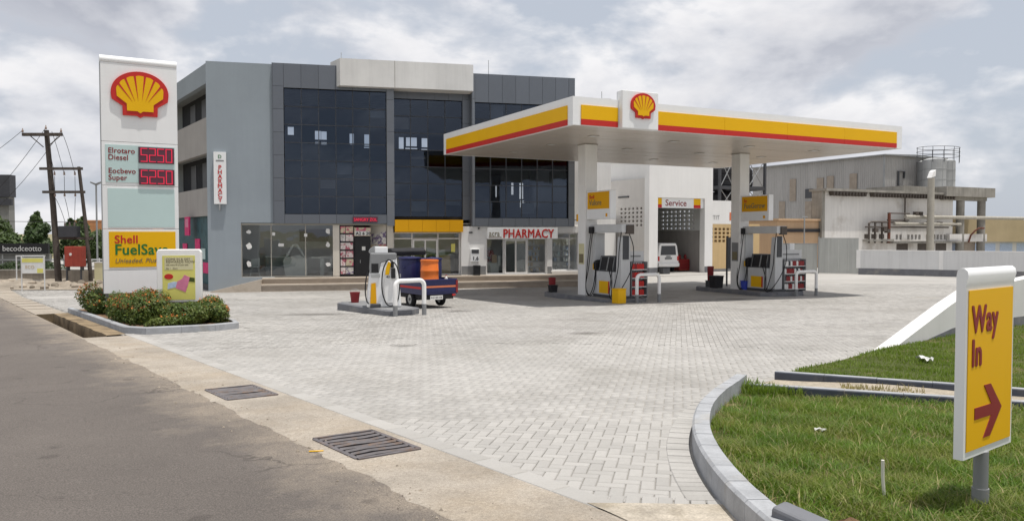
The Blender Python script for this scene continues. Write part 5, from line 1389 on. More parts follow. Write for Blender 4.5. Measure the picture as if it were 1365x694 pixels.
lettering('FuelSave', 0.40, 'green', yp, (0.28, -0.016, zp(1.08)), bold=0.009, depth=0.003, sx=0.93)
lettering('Unleaded. Plus', 0.17, 'text_grey', yp, (0.28, -0.016, zp(0.86)), bold=0.001, depth=0.003, shear=0.25)

# planter kerb
plant = thing('planter_kerb', 'grey kerbed planter bed around the price pylon', 'planter', (*rw(4.8, 22.2), gz(rw(4.8, 22.2)[1])))
plant.location = (0, 0, 0)
pk = [rw(n, t) for n, t in ((3.60, 26.6), (3.60, 22), (3.58, 19.0), (3.66, 18.35), (3.95, 18.06), (4.7, 18.02), (5.55, 18.05), (5.98, 18.35), (6.12, 19.0), (6.15, 22), (6.15, 26.5))]
kerb_run(smooth_path(pk, 6), 0.72, 0.12, -0.08, 0.15, plant, 'kerb_grey', side=-1)
tri_sheet('planter_soil', 'soil', [rw(n, t) for n, t in ((3.68, 26.5), (3.68, 18.6), (4.0, 18.15), (5.5, 18.15), (6.0, 18.6), (6.05, 26.5))], lambda x, y: gz(y) + 0.10 + 0.02 * math.sin(5 * x + 3 * y), plant, None, step=0.5)

plant.location = (*rw(4.8, 22.2), gz(rw(4.8, 22.2)[1]))
for ch in [o for o in bpy.data.objects if o.parent == plant]: ch.location = -Vector(plant.location)
def leaf_quads(P, Nrm, size, jit, aspect=0.5):
    """small leaf faces at points P, roughly facing along Nrm"""
    k = len(P)
    N = Nrm + RNG.normal(0, jit, (k, 3)); N /= np.linalg.norm(N, axis=1)[:, None] + 1e-9
    r = RNG.normal(0, 1, (k, 3)); A = np.cross(N, r); A /= np.linalg.norm(A, axis=1)[:, None] + 1e-9
    B = np.cross(N, A)
    s = size * RNG.uniform(0.6, 1.35, k)[:, None]
    a, b = A * s, B * s * aspect
    fold = N * s * 0.15
    return np.stack([P - a, P + b - fold, P + a, P - b - fold], 1)
def blob_points(k, c, rad, lumps, seed):
    """points spread through the outer shell of a lumpy volume"""
    r = np.random.default_rng(seed)
    d = r.normal(0, 1, (k, 3)); d /= np.linalg.norm(d, axis=1)[:, None]
    amp = np.ones(k)
    for _ in range(lumps):
        q = r.normal(0, 1, 3); q /= np.linalg.norm(q); amp += r.uniform(-0.10, 0.30) * np.clip((d @ q - 0.72) / 0.28, 0, 1)
    rr = (r.uniform(0.45, 1.0, k) ** 0.5) * amp
    P = d * rr[:, None] * np.array(rad) + np.array(c)
    return P, d
def shrub(w, z, rx, ry, h, label, nleaf, seed, flowers, m='shrub_leaf', lobes=4):
    t = thing('shrub', label, 'shrub', (w[0], w[1], z), RA, 'flowering shrubs in the planter')
    rnd = random.Random(seed)
    Ps = []; Ns = []; Fp = []
    for i in range(lobes):
        ox = rnd.uniform(-0.5, 0.5) * rx; oy = rnd.uniform(-0.5, 0.5) * ry
        P, d = blob_points(nleaf // lobes, (ox, oy, h * rnd.uniform(0.42, 0.55)), (rx * rnd.uniform(0.55, 0.75), ry * rnd.uniform(0.55, 0.75), h * rnd.uniform(0.40, 0.56)), 9, seed * 11 + i)
        d = d + np.array([0, 0, 0.5]); Ps.append(P); Ns.append(d)
        top = P[(d[:, 2] > 0.45)]
        if len(top): Fp.append(top[:: max(1, len(top) // (flowers // lobes + 1))])
    P = np.concatenate(Ps); N = np.concatenate(Ns); ok = P[:, 2] > 0.02
    P, N = P[ok], N[ok]
    half_ = RNG.random(len(P)) < 0.6
    quads_mesh('foliage', leaf_quads(P[half_], N[half_], 0.034, 0.55), m, t, 'stuff')
    quads_mesh('foliage', leaf_quads(P[~half_], N[~half_], 0.032, 0.55), 'shrub_leaf_light', t, 'stuff')
    if flowers:
        Fp = np.concatenate(Fp); c = np.repeat(Fp, 9, 0) + RNG.normal(0, 0.022, (len(Fp) * 9, 3)) + np.array([0, 0, 0.012])
        sel = RNG.random(len(c)) < 0.72
        quads_mesh('flowers', leaf_quads(c[sel], np.tile([0, 0, 1.0], (sel.sum(), 1)), 0.021, 0.6, 0.7), 'flower_orange', t, 'stuff')
        quads_mesh('flowers', leaf_quads(c[~sel], np.tile([0, 0, 1.0], ((~sel).sum(), 1)), 0.021, 0.6, 0.7), 'flower_red', t, 'stuff')
    mb = MB()
    for i in range(7):
        a = i * 0.9; mb.cyl((0.06 * math.cos(a), 0.06 * math.sin(a), -0.05), (rx * 0.45 * math.cos(a), ry * 0.45 * math.sin(a), h * 0.6), 0.012, 0.006, 6)
    mb.build('stems', 'bark', t)
def zs(w): return gz(w[1]) + 0.09
w = rw(4.15, 24.3); shrub(w, zs(w), 0.55, 1.4, 0.74, 'bushy orange-flowered shrub at the far road-side end of the planter', 9000, 1, 210, lobes=5)
w = rw(4.05, 21.3); shrub(w, zs(w), 0.42, 0.9, 0.62, 'low red-flecked shrub beside the road-side planter kerb', 6000, 2, 80, lobes=4)
w = rw(4.35, 20.1); shrub(w, zs(w), 0.62, 0.85, 0.74, 'largest orange-flowered shrub in front of the pylon foot', 10000, 3, 200, lobes=6)
w = rw(4.95, 19.1); shrub(w, zs(w), 0.50, 0.48, 0.52, 'dark green shrub in front of the poster box', 7500, 4, 10, lobes=5)
w = rw(5.68, 19.4); shrub(w, zs(w), 0.34, 0.75, 0.60, 'rounded orange-flowered shrub at the station-side planter end', 8000, 5, 120, lobes=5)
w = rw(5.75, 21.5); shrub(w, zs(w), 0.30, 0.7, 0.62, 'reddish shrub behind the poster box', 4000, 6, 50, lobes=3)
w = rw(4.6, 18.6); shrub(w, zs(w), 0.55, 0.22, 0.26, 'low green ground shrub along the front planter kerb', 2600, 7, 8, 'shrub_leaf_light', lobes=5)

# poster light box
xb = (-8.47, 18.75)
lb = thing('poster_box', 'white framed light box with yellow poster standing in the planter', 'sign', (xb[0], xb[1], gz(19) + 0.05), R(14))
LZ = gz(19) + 0.05
bx('pedestal', 'mid_grey', lb, 0.30, 0.94, 0.06, 0.2, -0.1, 0.0 - LZ + 0.005)
MB().prism([(0.0, -LZ), (1.0, -LZ), (1.0, 1.20 - LZ), (0.96, 1.27 - LZ), (0.04, 1.27 - LZ), (0.0, 1.20 - LZ)], 0.0, 0.24, 'y').build('housing', 'white_paint', lb, bev=0.02)
po = bx('poster', 'poster_yellow', lb, 0.13, 0.86, -0.008, -0.001, 0.06 - LZ, 1.12 - LZ)
bx('poster_head', 'poster_cream', po, 0.18, 0.82, -0.012, -0.0085, 0.78 - LZ, 1.08 - LZ)
for k, (s, z, sz) in enumerate((('COME IN & GET', 1.01, 0.075), ('REWARDS NOW', 0.945, 0.085), ('with every fill of your tank', 0.885, 0.045), ('No 1   Card', 0.80, 0.05))):
    lettering(s, sz, 'text_grey', po, (0.21, -0.014, z - LZ), bold=0.001, depth=0.001)
MB().prism([(0.27 + 0.10 * math.cos(a), 0.62 - LZ + 0.065 * math.sin(a)) for a in np.linspace(0, 2 * math.pi, 21)[:-1]], -0.013, -0.0085, 'y').build('red_badge', 'red', po)
MB().prism([(0.42, 0.34 - LZ), (0.64, 0.24 - LZ), (0.70, 0.42 - LZ), (0.74, 0.60 - LZ), (0.62, 0.66 - LZ), (0.56, 0.56 - LZ), (0.45, 0.50 - LZ)], -0.013, -0.0085, 'y').build('pink_print', 'pink', po)
MB().prism([(0.24, 0.32 - LZ), (0.42, 0.36 - LZ), (0.46, 0.49 - LZ), (0.38, 0.50 - LZ), (0.25, 0.46 - LZ)], -0.014, -0.0085, 'y').build('blue_print', 'print_blue', po)
MB().prism([(0.72, 0.50 - LZ), (0.85, 0.48 - LZ), (0.85, 0.58 - LZ), (0.74, 0.60 - LZ)], -0.014, -0.0085, 'y').build('green_print', 'shrub_leaf_light', po)

# ================================================================== WAY IN SIGN
ws = thing('way_in_sign', 'yellow entrance sign with red arrow on a short grey post in the near lawn', 'sign', (2.845, 4.737, z_l1(2.85, 4.74)), R(37.5))
W0 = z_l1(2.85, 4.74)
def zw(v): return v - W0
MB().cyl((0.075, 0.028, -0.1), (0.075, 0.028, zw(0.316)), 0.042, n=20).build('post', 'mid_grey', ws, smooth=50)
MB().cyl((0.075, 0.028, 0.0), (0.075, 0.028, 0.13), 0.048, n=20).build('post_sleeve', 'mid_grey', ws, smooth=50)
prof = [(0.0, zw(0.315)), (0.12, zw(0.315)), (0.12, zw(1.44)), (0.10, zw(1.455)), (0.02, zw(1.455))] + [(0.06 - 0.07 * math.cos(a) - 0.05, zw(1.385) + 0.07 * math.sin(a)) for a in np.linspace(R(80), R(0), 6)]
prof = [(0.0, zw(0.315)), (0.055, zw(0.315)), (0.055, zw(1.40)), (0.05, zw(1.43)), (0.035, zw(1.445)), (0.012, zw(1.445)), (-0.006, zw(1.43)), (-0.012, zw(1.40)), (0.0, zw(1.355))]
MB().prism(prof, -0.245, 0.445, 'x').build('sign_case', 'white_sign', ws, smooth=40)
yf = bx('yellow_face', 'yellow', ws, -0.215, 0.415, -0.006, -0.001, zw(0.36), zw(1.315))
lettering('Way', 0.225, 'dark_red', yf, (-0.175, -0.009, zw(1.065)), bold=0.009, depth=0.0015, sx=0.82)
lettering('In', 0.225, 'dark_red', yf, (-0.175, -0.009, zw(0.865)), bold=0.009, depth=0.0015, sx=0.82)
zc0 = zw(0.575)
MB().prism([(-0.12, zc0 - 0.035), (0.115, zc0 - 0.035), (0.005, zc0 - 0.16), (0.10, zc0 - 0.16), (0.265, zc0 + 0.0), (0.10, zc0 + 0.16), (0.005, zc0 + 0.16), (0.115, zc0 + 0.035), (-0.12, zc0 + 0.035)], -0.010, -0.0065, 'y').build('arrow', 'dark_red', yf)

# ================================================================== CARGO TRICYCLE
ty = 24.95
tz = gz(25.6)
tri = thing('cargo_tricycle', 'blue cargo tricycle with open bed and black canvas cab roof behind the single pump', 'tricycle', (-2.85, ty, tz), R(35))
BW, BL = 1.30, 2.15
bed = MB()
bx('bed_floor', 'charcoal', tri, 0.02, BW - 0.02, 0.02, BL - 0.02, 0.46, 0.52)
for nm, a in (('tailgate', (0.0, BW, 0.0, 0.04)), ('headboard', (0.0, BW, BL - 0.04, BL)), ('side_board', (0.0, 0.04, 0.041, BL - 0.041)), ('side_board', (BW - 0.04, BW, 0.041, BL - 0.041))):
    bx(nm, 'blue', tri, a[0], a[1], a[2], a[3], 0.46, 0.95, bev=0.012)
bx('stripe', 'orange_stripe', tri, 0.06, BW - 0.06, -0.006, -0.001, 0.68, 0.74)
bx('stripe', 'red', tri, -0.006, -0.001, 0.06, BL - 0.06, 0.64, 0.71)
for z in (0.55, 0.80, 0.90):
    bx('bed_rib', 'blue', tri, 0.03, BW - 0.03, -0.012, -0.001, z, z + 0.02); bx('bed_rib', 'blue', tri, -0.012, -0.001, 0.03, BL - 0.03, z, z + 0.02)
bx('latch', 'dark_red', tri, BW - 0.06, BW + 0.012, -0.02, 0.05, 0.5, 0.9)
bx('tail_light', 'red', tri, BW - 0.2, BW - 0.08, -0.02, -0.001, 0.40, 0.455)
pl = bx('number_plate', 'litter_white', tri, 0.28, 0.74, -0.025, -0.012, 0.30, 0.43)
lettering('M-21 GR 4168', 0.075, 'black', pl, (0.30, -0.028, 0.34), bold=0.001, depth=0.001, sx=0.9)
bx('chassis', 'black_soft', tri, 0.12, BW - 0.12, 0.06, BL + 1.2, 0.30, 0.455)
MB().cyl((0.06, 0.95, 0.27), (BW - 0.06, 0.95, 0.27), 0.05, n=10).build('axle', 'black_soft', tri)
def wheel(x, y, r, w):
    o = MB()
    prof = [(r * 0.62, -w / 2), (r * 0.93, -w / 2), (r, -w * 0.3), (r, w * 0.3), (r * 0.93, w / 2), (r * 0.62, w / 2)]
    n = 24; vs = []; fs = []
    for (rr, xx) in prof:
        for k in range(n): a = 2 * math.pi * k / n; vs.append((x + xx, y + rr * math.cos(a), r + rr * math.sin(a)))
    for i in range(len(prof)):
        for k in range(n): j = (i + 1) % len(prof); fs.append((i * n + k, i * n + (k + 1) % n, j * n + (k + 1) % n, j * n + k))
    t_ = o.add(vs, fs).build('tyre', 'rubber', tri, smooth=40)
    MB().cyl((x - w * 0.32, y, r), (x + w * 0.32, y, r), r * 0.6, n=20).build('rim', 'steel', t_)
    MB().cyl((x - w * 0.4, y, r), (x + w * 0.4, y, r), r * 0.2, n=12).build('hub', 'charcoal', t_)
wheel(0.10, 0.95, 0.27, 0.15); wheel(BW - 0.10, 0.95, 0.27, 0.15); wheel(BW / 2, BL + 1.35, 0.27, 0.12)
for x in (-0.0, BW - 0.2): bx('mudguard', 'black_soft', tri, x, x + 0.2, 0.62, 1.28, 0.56, 0.60) if False else None
# cab: frame, seat, windscreen, canvas roof, mirrors
for x in (0.08, BW - 0.08):
    MB().cyl((x, BL + 0.08, 0.5), (x, BL + 0.08, 1.78), 0.02, n=8).build('cab_post', 'black', tri)
    MB().cyl((x, BL + 0.95, 0.6), (x, BL + 0.75, 1.78), 0.02, n=8).build('cab_post', 'black', tri)
MB().prism([(BL - 0.05, 1.66), (BL + 0.9, 1.66), (BL + 0.95, 1.74), (BL + 0.8, 1.88), (BL + 0.1, 1.92), (BL - 0.08, 1.82)], 0.0, BW, 'x').build('canvas_roof', 'black_soft', tri, bev=0.04)
bx('seat', 'black_soft', tri, 0.3, BW - 0.3, BL + 0.1, BL + 0.55, 0.6, 0.8, bev=0.04)
bx('cowl', 'blue', tri, 0.35, BW - 0.35, BL + 1.0, BL + 1.25, 0.5, 1.05, bev=0.05)
MB().tube([(0.2, BL + 0.8, 1.05), (0.5, BL + 0.95, 1.0), (0.8, BL + 0.95, 1.0), (1.1, BL + 0.8, 1.05)], 0.018, 8).build('handlebar', 'black', tri)
for s, x in ((-1, -0.12),):
    MB().tube([(0.2, BL + 0.85, 1.05), (0.0, BL + 0.85, 1.4), (x - 0.05, BL + 0.85, 1.75)], 0.012, 6).build('mirror_arm', 'black', tri)
    MB().prism([(x - 0.05 + 0.22 * math.cos(a) - 0.06, 1.86 + 0.14 * math.sin(a + 0.5)) for a in np.linspace(0, 2 * math.pi, 17)[:-1]], BL + 0.82, BL + 0.86, 'y').build('mirror', 'galv', tri)
# load: two blue chests and an orange drum, each a thing of its own
def load_at(x, y): 
    c, s = math.cos(R(35)), math.sin(R(35)); return (-2.85 + c * x - s * y, ty + s * x + c * y, tz + 0.522)
def blue_drum(x, y, r, h, label):
    t = thing('blue_drum', label, 'drum', load_at(x, y), R(35), 'blue lidded drums on the tricycle bed')
    MB().lathe([(r * 0.88, 0), (r * 0.94, 0.03), (r * 0.97, h * 0.3), (r, h * 0.55), (r, h * 0.88), (r * 0.96, h * 0.93)], n=28).build('barrel', 'blue', t, smooth=50)
    MB().lathe([(r * 1.05, h * 0.935), (r * 1.07, h * 0.95), (r * 1.07, h * 0.985), (r * 0.98, h), (r * 0.3, h * 1.02)], n=28).build('lid', 'blue', t, smooth=40)
    bx('label_plate', 'steel', t, -r * 1.01, -r * 0.96, -0.05, 0.03, h * 0.35, h * 0.5)
    for a in (0.6, 3.6): MB().tube([(r * math.cos(a), r * math.sin(a), h * 0.72), ((r + 0.05) * math.cos(a + 0.1), (r + 0.05) * math.sin(a + 0.1), h * 0.70), (r * math.cos(a + 0.2), r * math.sin(a + 0.2), h * 0.72)], 0.014, 6).build('handle', 'blue', t)
blue_drum(0.40, 1.60, 0.36, 1.10, 'big blue lidded drum near the tricycle cab, pump side')
blue_drum(0.95, 1.66, 0.30, 1.04, 'blue lidded drum near the tricycle cab, far side')
blue_drum(0.96, 0.98, 0.28, 1.08, 'narrower blue lidded drum right behind the orange drum')
t = thing('orange_drum', 'orange plastic drum with hoops at the rear of the tricycle bed', 'drum', load_at(0.50, 0.42))
MB().lathe([(0.25, 0), (0.28, 0.04), (0.295, 0.16), (0.295, 0.36), (0.303, 0.37), (0.303, 0.40), (0.295, 0.41), (0.295, 0.66), (0.303, 0.67), (0.303, 0.70), (0.295, 0.71), (0.285, 0.97), (0.26, 1.04), (0.02, 1.04)], n=28).build('barrel', 'orange', t, smooth=50)
MB().lathe([(0.275, 0.975), (0.30, 0.98), (0.30, 1.04), (0.272, 1.05)], n=28).build('lid_ring', 'orange', t, smooth=40)
t = thing('white_jug', 'white plastic jug hung on the tricycle bed edge beside the drum', 'jug', load_at(0.95, 0.12))
MB().lathe([(0.05, 0.2), (0.06, 0.22), (0.06, 0.42), (0.03, 0.48), (0.02, 0.52)], n=12).build('bottle', 'litter_white', t, smooth=50)
MB().cyl((0, 0, 0.52), (0, 0, 0.55), 0.022, n=10).build('cap', 'red', t)

# ================================================================== SERVICE BUILDING (same axes as the canopy)
SO = (8.747, 50.265)
sv = thing('service_building', 'white service workshop with an open bay behind the canopy', 'building', (SO[0], SO[1], GF), CA)
def zv(v): return v - GF
SH = zv(6.9)
MB().wall(0.0, 5.22, 0, SH, 0, 0.5, [(0.68, 4.55, -1, zv(3.95))]).build('front_wall', 'white_wall', sv)
bx('dado', 'island_grey', sv, -0.006, 0.676, -0.006, 0.506, 0, 0.42); bx('dado', 'island_grey', sv, 4.556, 5.226, -0.006, 0.506, 0, 0.42)
# left wing wall with vent holes, facing the road
vh = [(0.75 + i * 0.44, 0.75 + i * 0.44 + 0.22, zv(2.12) + j * 0.27, zv(2.12) + j * 0.27 + 0.14) for i in range(6) for j in range(5)]
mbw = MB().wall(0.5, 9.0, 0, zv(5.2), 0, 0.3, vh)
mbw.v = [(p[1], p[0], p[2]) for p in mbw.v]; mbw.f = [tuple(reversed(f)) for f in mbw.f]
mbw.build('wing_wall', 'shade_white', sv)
bx('wall_lamp', 'charcoal', sv, -0.06, -0.001, 2.2, 3.4, zv(4.02), zv(4.12))
bx('dado', 'island_grey', sv, -0.008, -0.001, 0.51, 9.0, 0, 0.42)
# bay interior
vb = [(1.5 + i * 0.47, 1.5 + i * 0.47 + 0.24, zv(1.95) + j * 0.29, zv(1.95) + j * 0.29 + 0.12) for i in range(8) for j in range(5)]
MB().wall(0.46, 5.6, 0, SH - 0.3, 8.0, 8.25).build('bay_rear_wall', 'interior_light', sv)
bx('bay_upper_wall', 'white_wall', sv, 0.31, 0.45, 0.51, 8.2, 0.05, SH - 0.31)
bx('bay_rear_band', 'balcony_grey', sv, 0.46, 5.6, 7.985, 7.995, 0, zv(1.85))
mbs = MB().wall(0.51, 7.99, 0, SH - 0.3, 4.9, 5.05, vb)
mbs.v = [(p[1], p[0], p[2]) for p in mbs.v]; mbs.f = [tuple(reversed(f)) for f in mbs.f]
mbs.build('bay_side_wall', 'interior_light', sv)
bx('bay_side_band', 'balcony_grey', sv, 4.885, 4.895, 0.51, 7.9, 0, zv(1.85))
bx('bay_roof', 'white_wall', sv, 0.001, 5.2, 0.51, 8.3, SH - 0.3, SH - 0.1)
bx('bay_floor', 'far_paving', sv, 0.31, 4.88, 0.51, 7.98, -0.05, 0.03)
# sign over the bay
sgn = bx('service_sign', 'white_sign', sv, 0.70, 4.53, 0.12, 0.22, zv(3.30), zv(3.94))
for x0, x1 in ((0.70, 1.08), (3.70, 4.28)):
    bx('yellow_block', 'yellow', sgn, x0, x1, 0.112, 0.119, zv(3.52), zv(3.93)); bx('red_block', 'red', sgn, x0, x1, 0.112, 0.119, zv(3.31), zv(3.518))
lettering('Service', 0.56, 'dark_red', sgn, (1.36, 0.116, zv(3.44)), bold=0.008, depth=0.004, sx=1.05)
# hall behind, tall and white
hall = thing('white_hall', 'tall plain white hall wall behind the service bay', 'building', (*[SO[i] for i in (0, 1)], GF), CA)
bx('hall_wall', 'white_wall', hall, -6.5, 7.8, 10.0, 10.4, 0, zv(7.6)); bx('hall_roof', 'galv', hall, -6.6, 7.9, 9.9, 22, zv(7.601), zv(7.75)); bx('hall_end', 'white_wall', hall, 7.5, 7.8, 10.41, 21, 0, zv(7.59))
bx('low_wing', 'white_wall', hall, -6.4, -0.5, 3.0, 9.99, 0, zv(2.7))
MB().cyl((6.2, 9.99, zv(5.3)), (6.2, 9.9, zv(5.3)), 0.06, n=8).build('vent_pipe', 'charcoal', hall)
# white and beige wall with vent blocks to the right of the bay
bw = thing('vent_block_wall', 'beige wall with vent blocks between service bay and far column', 'wall', (*[SO[i] for i in (0, 1)], GF), CA)
hv = [(5.55 + i * 0.36, 5.55 + i * 0.36 + 0.24, zv(1.05) + j * 0.27, zv(1.05) + j * 0.27 + 0.17) for i in range(12) for j in range(4)]
MB().wall(5.24, 10.4, 0, zv(2.3), 1.0, 1.2, hv).build('block_wall', 'tan', bw)
bx('backing', 'cream_wall', bw, 5.25, 10.3, 1.45, 1.5, 0.0, zv(2.25))
bx('upper_wall', 'white_wall', bw, 5.24, 8.9, 1.0, 1.3, zv(2.301), zv(3.9))
bx('base_strip', 'island_grey', bw, 5.24, 10.4, 0.99, 0.999, 0, 0.18)
bx('orange_plate', 'orange_stripe', bw, 7.6, 8.3, 0.985, 0.999, zv(2.55), zv(3.1))
lettering('TIT', 0.42, 'mid_grey', bw, (6.1, 0.99, zv(2.6)), depth=0.002)
# loose things near the bay
def sat(x, y, z=0.03):
    return (SO[0] + x * math.cos(CA) - y * math.sin(CA), SO[1] + x * math.sin(CA) + y * math.cos(CA), GF + z)
t = thing('dark_planter_box', 'dark open box at the foot of the service bay pillar', 'box', sat(1.05, -0.25, 0), CA)
bx('body', 'charcoal', t, -0.28, 0.28, -0.2, 0.2, 0, 0.42, bev=0.02); bx('rim', 'black_soft', t, -0.3, 0.3, -0.22, 0.22, 0.421, 0.47, bev=0.01)
t = thing('tool_trolley', 'red tool cabinet at the back of the service bay', 'cabinet', sat(4.35, 2.1), CA)
bx('body', 'cabinet_red', t, -0.45, 0.45, -0.3, 0.3, 0.05, 0.82, bev=0.02)
for z in (0.15, 0.37, 0.59): bx('drawer', 'dark_red', t, -0.42, 0.42, -0.312, -0.301, z, z + 0.2)
for x in (-0.2, 0.3): MB().lathe([(0.1, 0.82), (0.1, 1.05), (0.05, 1.10), (0.05, 1.15)], (x, 0, 0), 10).build('can', 'dark_red', t)
# van, seen from behind
van = thing('white_van', 'small white van parked rear outward in the service bay', 'van', sat(2.45, 1.15), CA + R(2))
van.scale = (1.14, 1.1, 1.06)
VW = 0.78
sec = [(-VW, 0.32), (-VW - 0.02, 0.75), (-VW + 0.01, 1.0), (-VW + 0.10, 1.62), (-VW + 0.2, 1.82), (VW - 0.2, 1.82), (VW - 0.10, 1.62), (VW - 0.01, 1.0), (VW + 0.02, 0.75), (VW, 0.32)]
MB().prism(sec, 0.0, 3.3, 'y').build('body', 'white_paint', van, bev=0.05)
bx('bumper', 'white_paint', van, -VW, VW, -0.10, 0.0, 0.34, 0.58, bev=0.04)
MB().prism([(-0.58, 1.08), (0.58, 1.08), (0.52, 1.66), (-0.52, 1.66)], -0.012, 0.0, 'y').build('rear_window', 'charcoal', van, bev=0.01)
for s in (-1, 1):
    bx('tail_light', 'red', van, s * (VW - 0.06) - 0.06, s * (VW - 0.06) + 0.06, -0.02, 0.0, 0.72, 1.0, bev=0.01)
    for yy in (0.65, 2.7):
        wv = MB(); MB().cyl((s * (VW - 0.16), yy, 0.28), (s * (VW + 0.01), yy, 0.28), 0.29, n=18).build('wheel', 'rubber', van)
    bx('side_window', 'charcoal', van, s * (VW - 0.055) - 0.02, s * (VW - 0.055) + 0.02, 0.4, 2.4, 1.08, 1.5)
npl = bx('number_plate', 'mid_grey', van, -0.26, 0.26, -0.018, -0.001, 0.80, 0.93, bev=0.004)
bx('door_handle', 'charcoal', van, -0.16, 0.16, -0.03, -0.001, 0.96, 1.02)
# concrete apron in front of the bay
MB().prism([(-0.5, -2.2), (6.6, -1.6), (6.6, 0.5), (-0.2, 0.5)], -0.05, 0.015, 'z').build('bay_apron', 'far_paving', None, sat(0, 0, 0), (0, 0, CA), kind='structure')

# ================================================================== WATER TANK TOWER
tw = thing('tank_tower', 'steel lattice tower holding black water tanks', 'tower', (16.3, 62.0, GF), CA)
mb = MB(); TW, TD = 4.75, 3.2
for x in (0, TW * 0.62, TW):
    for y in (0, TD): mb.box(x - 0.09, x + 0.09, y - 0.09, y + 0.09, 0, zv(7.6))
mb.build('posts', 'charcoal', tw, kind='stuff') if False else mb.build('post_frame', 'charcoal', tw)
for z in (zv(3.55), zv(5.25), zv(7.55)):
    m2 = MB()
    for y in (0, TD): m2.box(0, TW, y - 0.07, y + 0.07, z - 0.12, z + 0.12)
    for x in (0, TW): m2.box(x - 0.07, x + 0.07, 0, TD, z - 0.11, z + 0.11)
    m2.build('ring_beam', 'charcoal', tw)
for z0, z1 in ((zv(3.6), zv(5.2)), (zv(5.3), zv(7.5)), (0.1, zv(3.5))):
    for x0, x1 in ((0.08, TW * 0.3), (TW * 0.62, TW - 0.08)):
        for y in (0, TD):
            MB().cyl((x0, y, z0), (x1, y, z1), 0.035, n=6).build('brace', 'galv', tw); MB().cyl((x1, y + 0.02, z0), (x0, y + 0.02, z1), 0.035, n=6).build('brace', 'galv', tw)
def tank(x, y, z, label):
    w_ = (16.3 + x * math.cos(CA) - y * math.sin(CA), 62.0 + x * math.sin(CA) + y * math.cos(CA), GF + z)
    t = thing('water_tank', label, 'tank', w_, 0, 'black water tanks on the tower')
    MB().lathe([(0.9, 0), (0.98, 0.1), (0.98, 0.4), (0.94, 0.45), (0.98, 0.5), (0.98, 0.9), (0.94, 0.95), (0.98, 1.0), (0.96, 1.35), (0.7, 1.62), (0.3, 1.72), (0.3, 1.8), (0.02, 1.82)], n=24).build('tank_shell', 'black_soft', t, smooth=35)
    MB().lathe([(0.32, 1.80), (0.34, 1.82), (0.34, 1.90), (0.1, 1.93)], n=16).build('tank_lid', 'black', t, smooth=35)
bx('deck', 'charcoal', tw, 0.1, TW - 0.1, 0.1, TD - 0.1, zv(5.37), zv(5.43)); bx('deck', 'charcoal', tw, 0.1, TW - 0.1, 0.1, TD - 0.1, zv(3.67), zv(3.72))
tank(1.55, 1.5, zv(5.44), 'black water tank on the upper deck, beside the white hall')
tank(3.45, 1.4, zv(5.44), 'black water tank on the upper deck, beside the warehouse')
tank(1.6, 1.5, zv(3.73) - 0.35, 'black water tank on the lower deck, beside the white hall'); tank(3.3, 1.6, zv(3.73) - 0.4, 'black water tank on the lower deck, beside the warehouse')

# ================================================================== WAREHOUSE
wh = thing('warehouse', 'large grey sheet metal warehouse behind the factory', 'building', (32.97, 70.0, GF), CA)
WT = zv(8.55)
def ribbed(axis_left, L, z0, z1, seam=1.05):
    """one face of ribbed sheets, a sheet per object"""
    n = int(L / seam)
    w_ = L / n
    pts = []; k = 5
    prof = [(0, 0.0)]
    for i in range(k):
        a = w_ * i / k; prof += [(a + 0.03, 0.0), (a + 0.06, -0.035), (a + 0.10, -0.035), (a + 0.13, 0.0)]
    prof += [(w_ - 0.004, 0.0), (w_ - 0.004, 0.03), (0, 0.03)]
    me = None
    for i in range(n):
        if me is None:
            mb = MB().prism(prof, 0, z1 - z0, 'z'); o = mb.build('wall_sheet', 'warehouse', wh); me = o.data
        else: o = place(me, 'wall_sheet', wh)
        if axis_left: o.location = (0, (i + 1) * w_, z0); o.rotation_euler = (0, 0, R(-90))
        else: o.location = (i * w_, 0, z0)
ribbed(True, 16.0, -0.1, WT); ribbed(False, 8.0, -0.1, WT)
bx('far_wall', 'warehouse', wh, 0.05, 8, 15.9, 16.0, 0, WT); bx('end_wall', 'warehouse', wh, 7.95, 8.05, 0.05, 15.9, 0, WT)
MB().prism([(-0.35, WT + 0.0), (8.3, WT + 0.0), (8.3, WT + 0.08), (4, WT + 0.20), (-0.35, WT + 0.08)], -0.35, 16.3, 'y').build('roof', 'galv', wh)
bx('corner_trim', 'galv', wh, -0.06, 0.05, -0.06, 0.05, 0, WT)
for y, z0, z1 in ((10.0, 4.9, 7.1), (6.6, 5.2, 7.0), (5.4, 5.6, 7.1), (2.8, 5.3, 7.15), (11.4, 3.1, 4.9), (8.0, 3.1, 4.8)):
    bx('louvre_panel', 'step_riser', wh, -0.09, -0.05, y, y + 0.8, zv(z0), zv(z1))
bx('window', 'charcoal', wh, -0.10, -0.05, 7.9, 8.8, zv(5.1), zv(6.0)); bx('window', 'charcoal', wh, -0.10, -0.05, 4.3, 5.1, zv(5.2), zv(5.8))
MB().tube([(1.7, -0.15, zv(4.6)), (1.7, -0.15, zv(7.2)), (2.5, -0.15, zv(7.2)), (2.5, -0.1, zv(6.6))], 0.09, 8).build('duct', 'charcoal', wh)

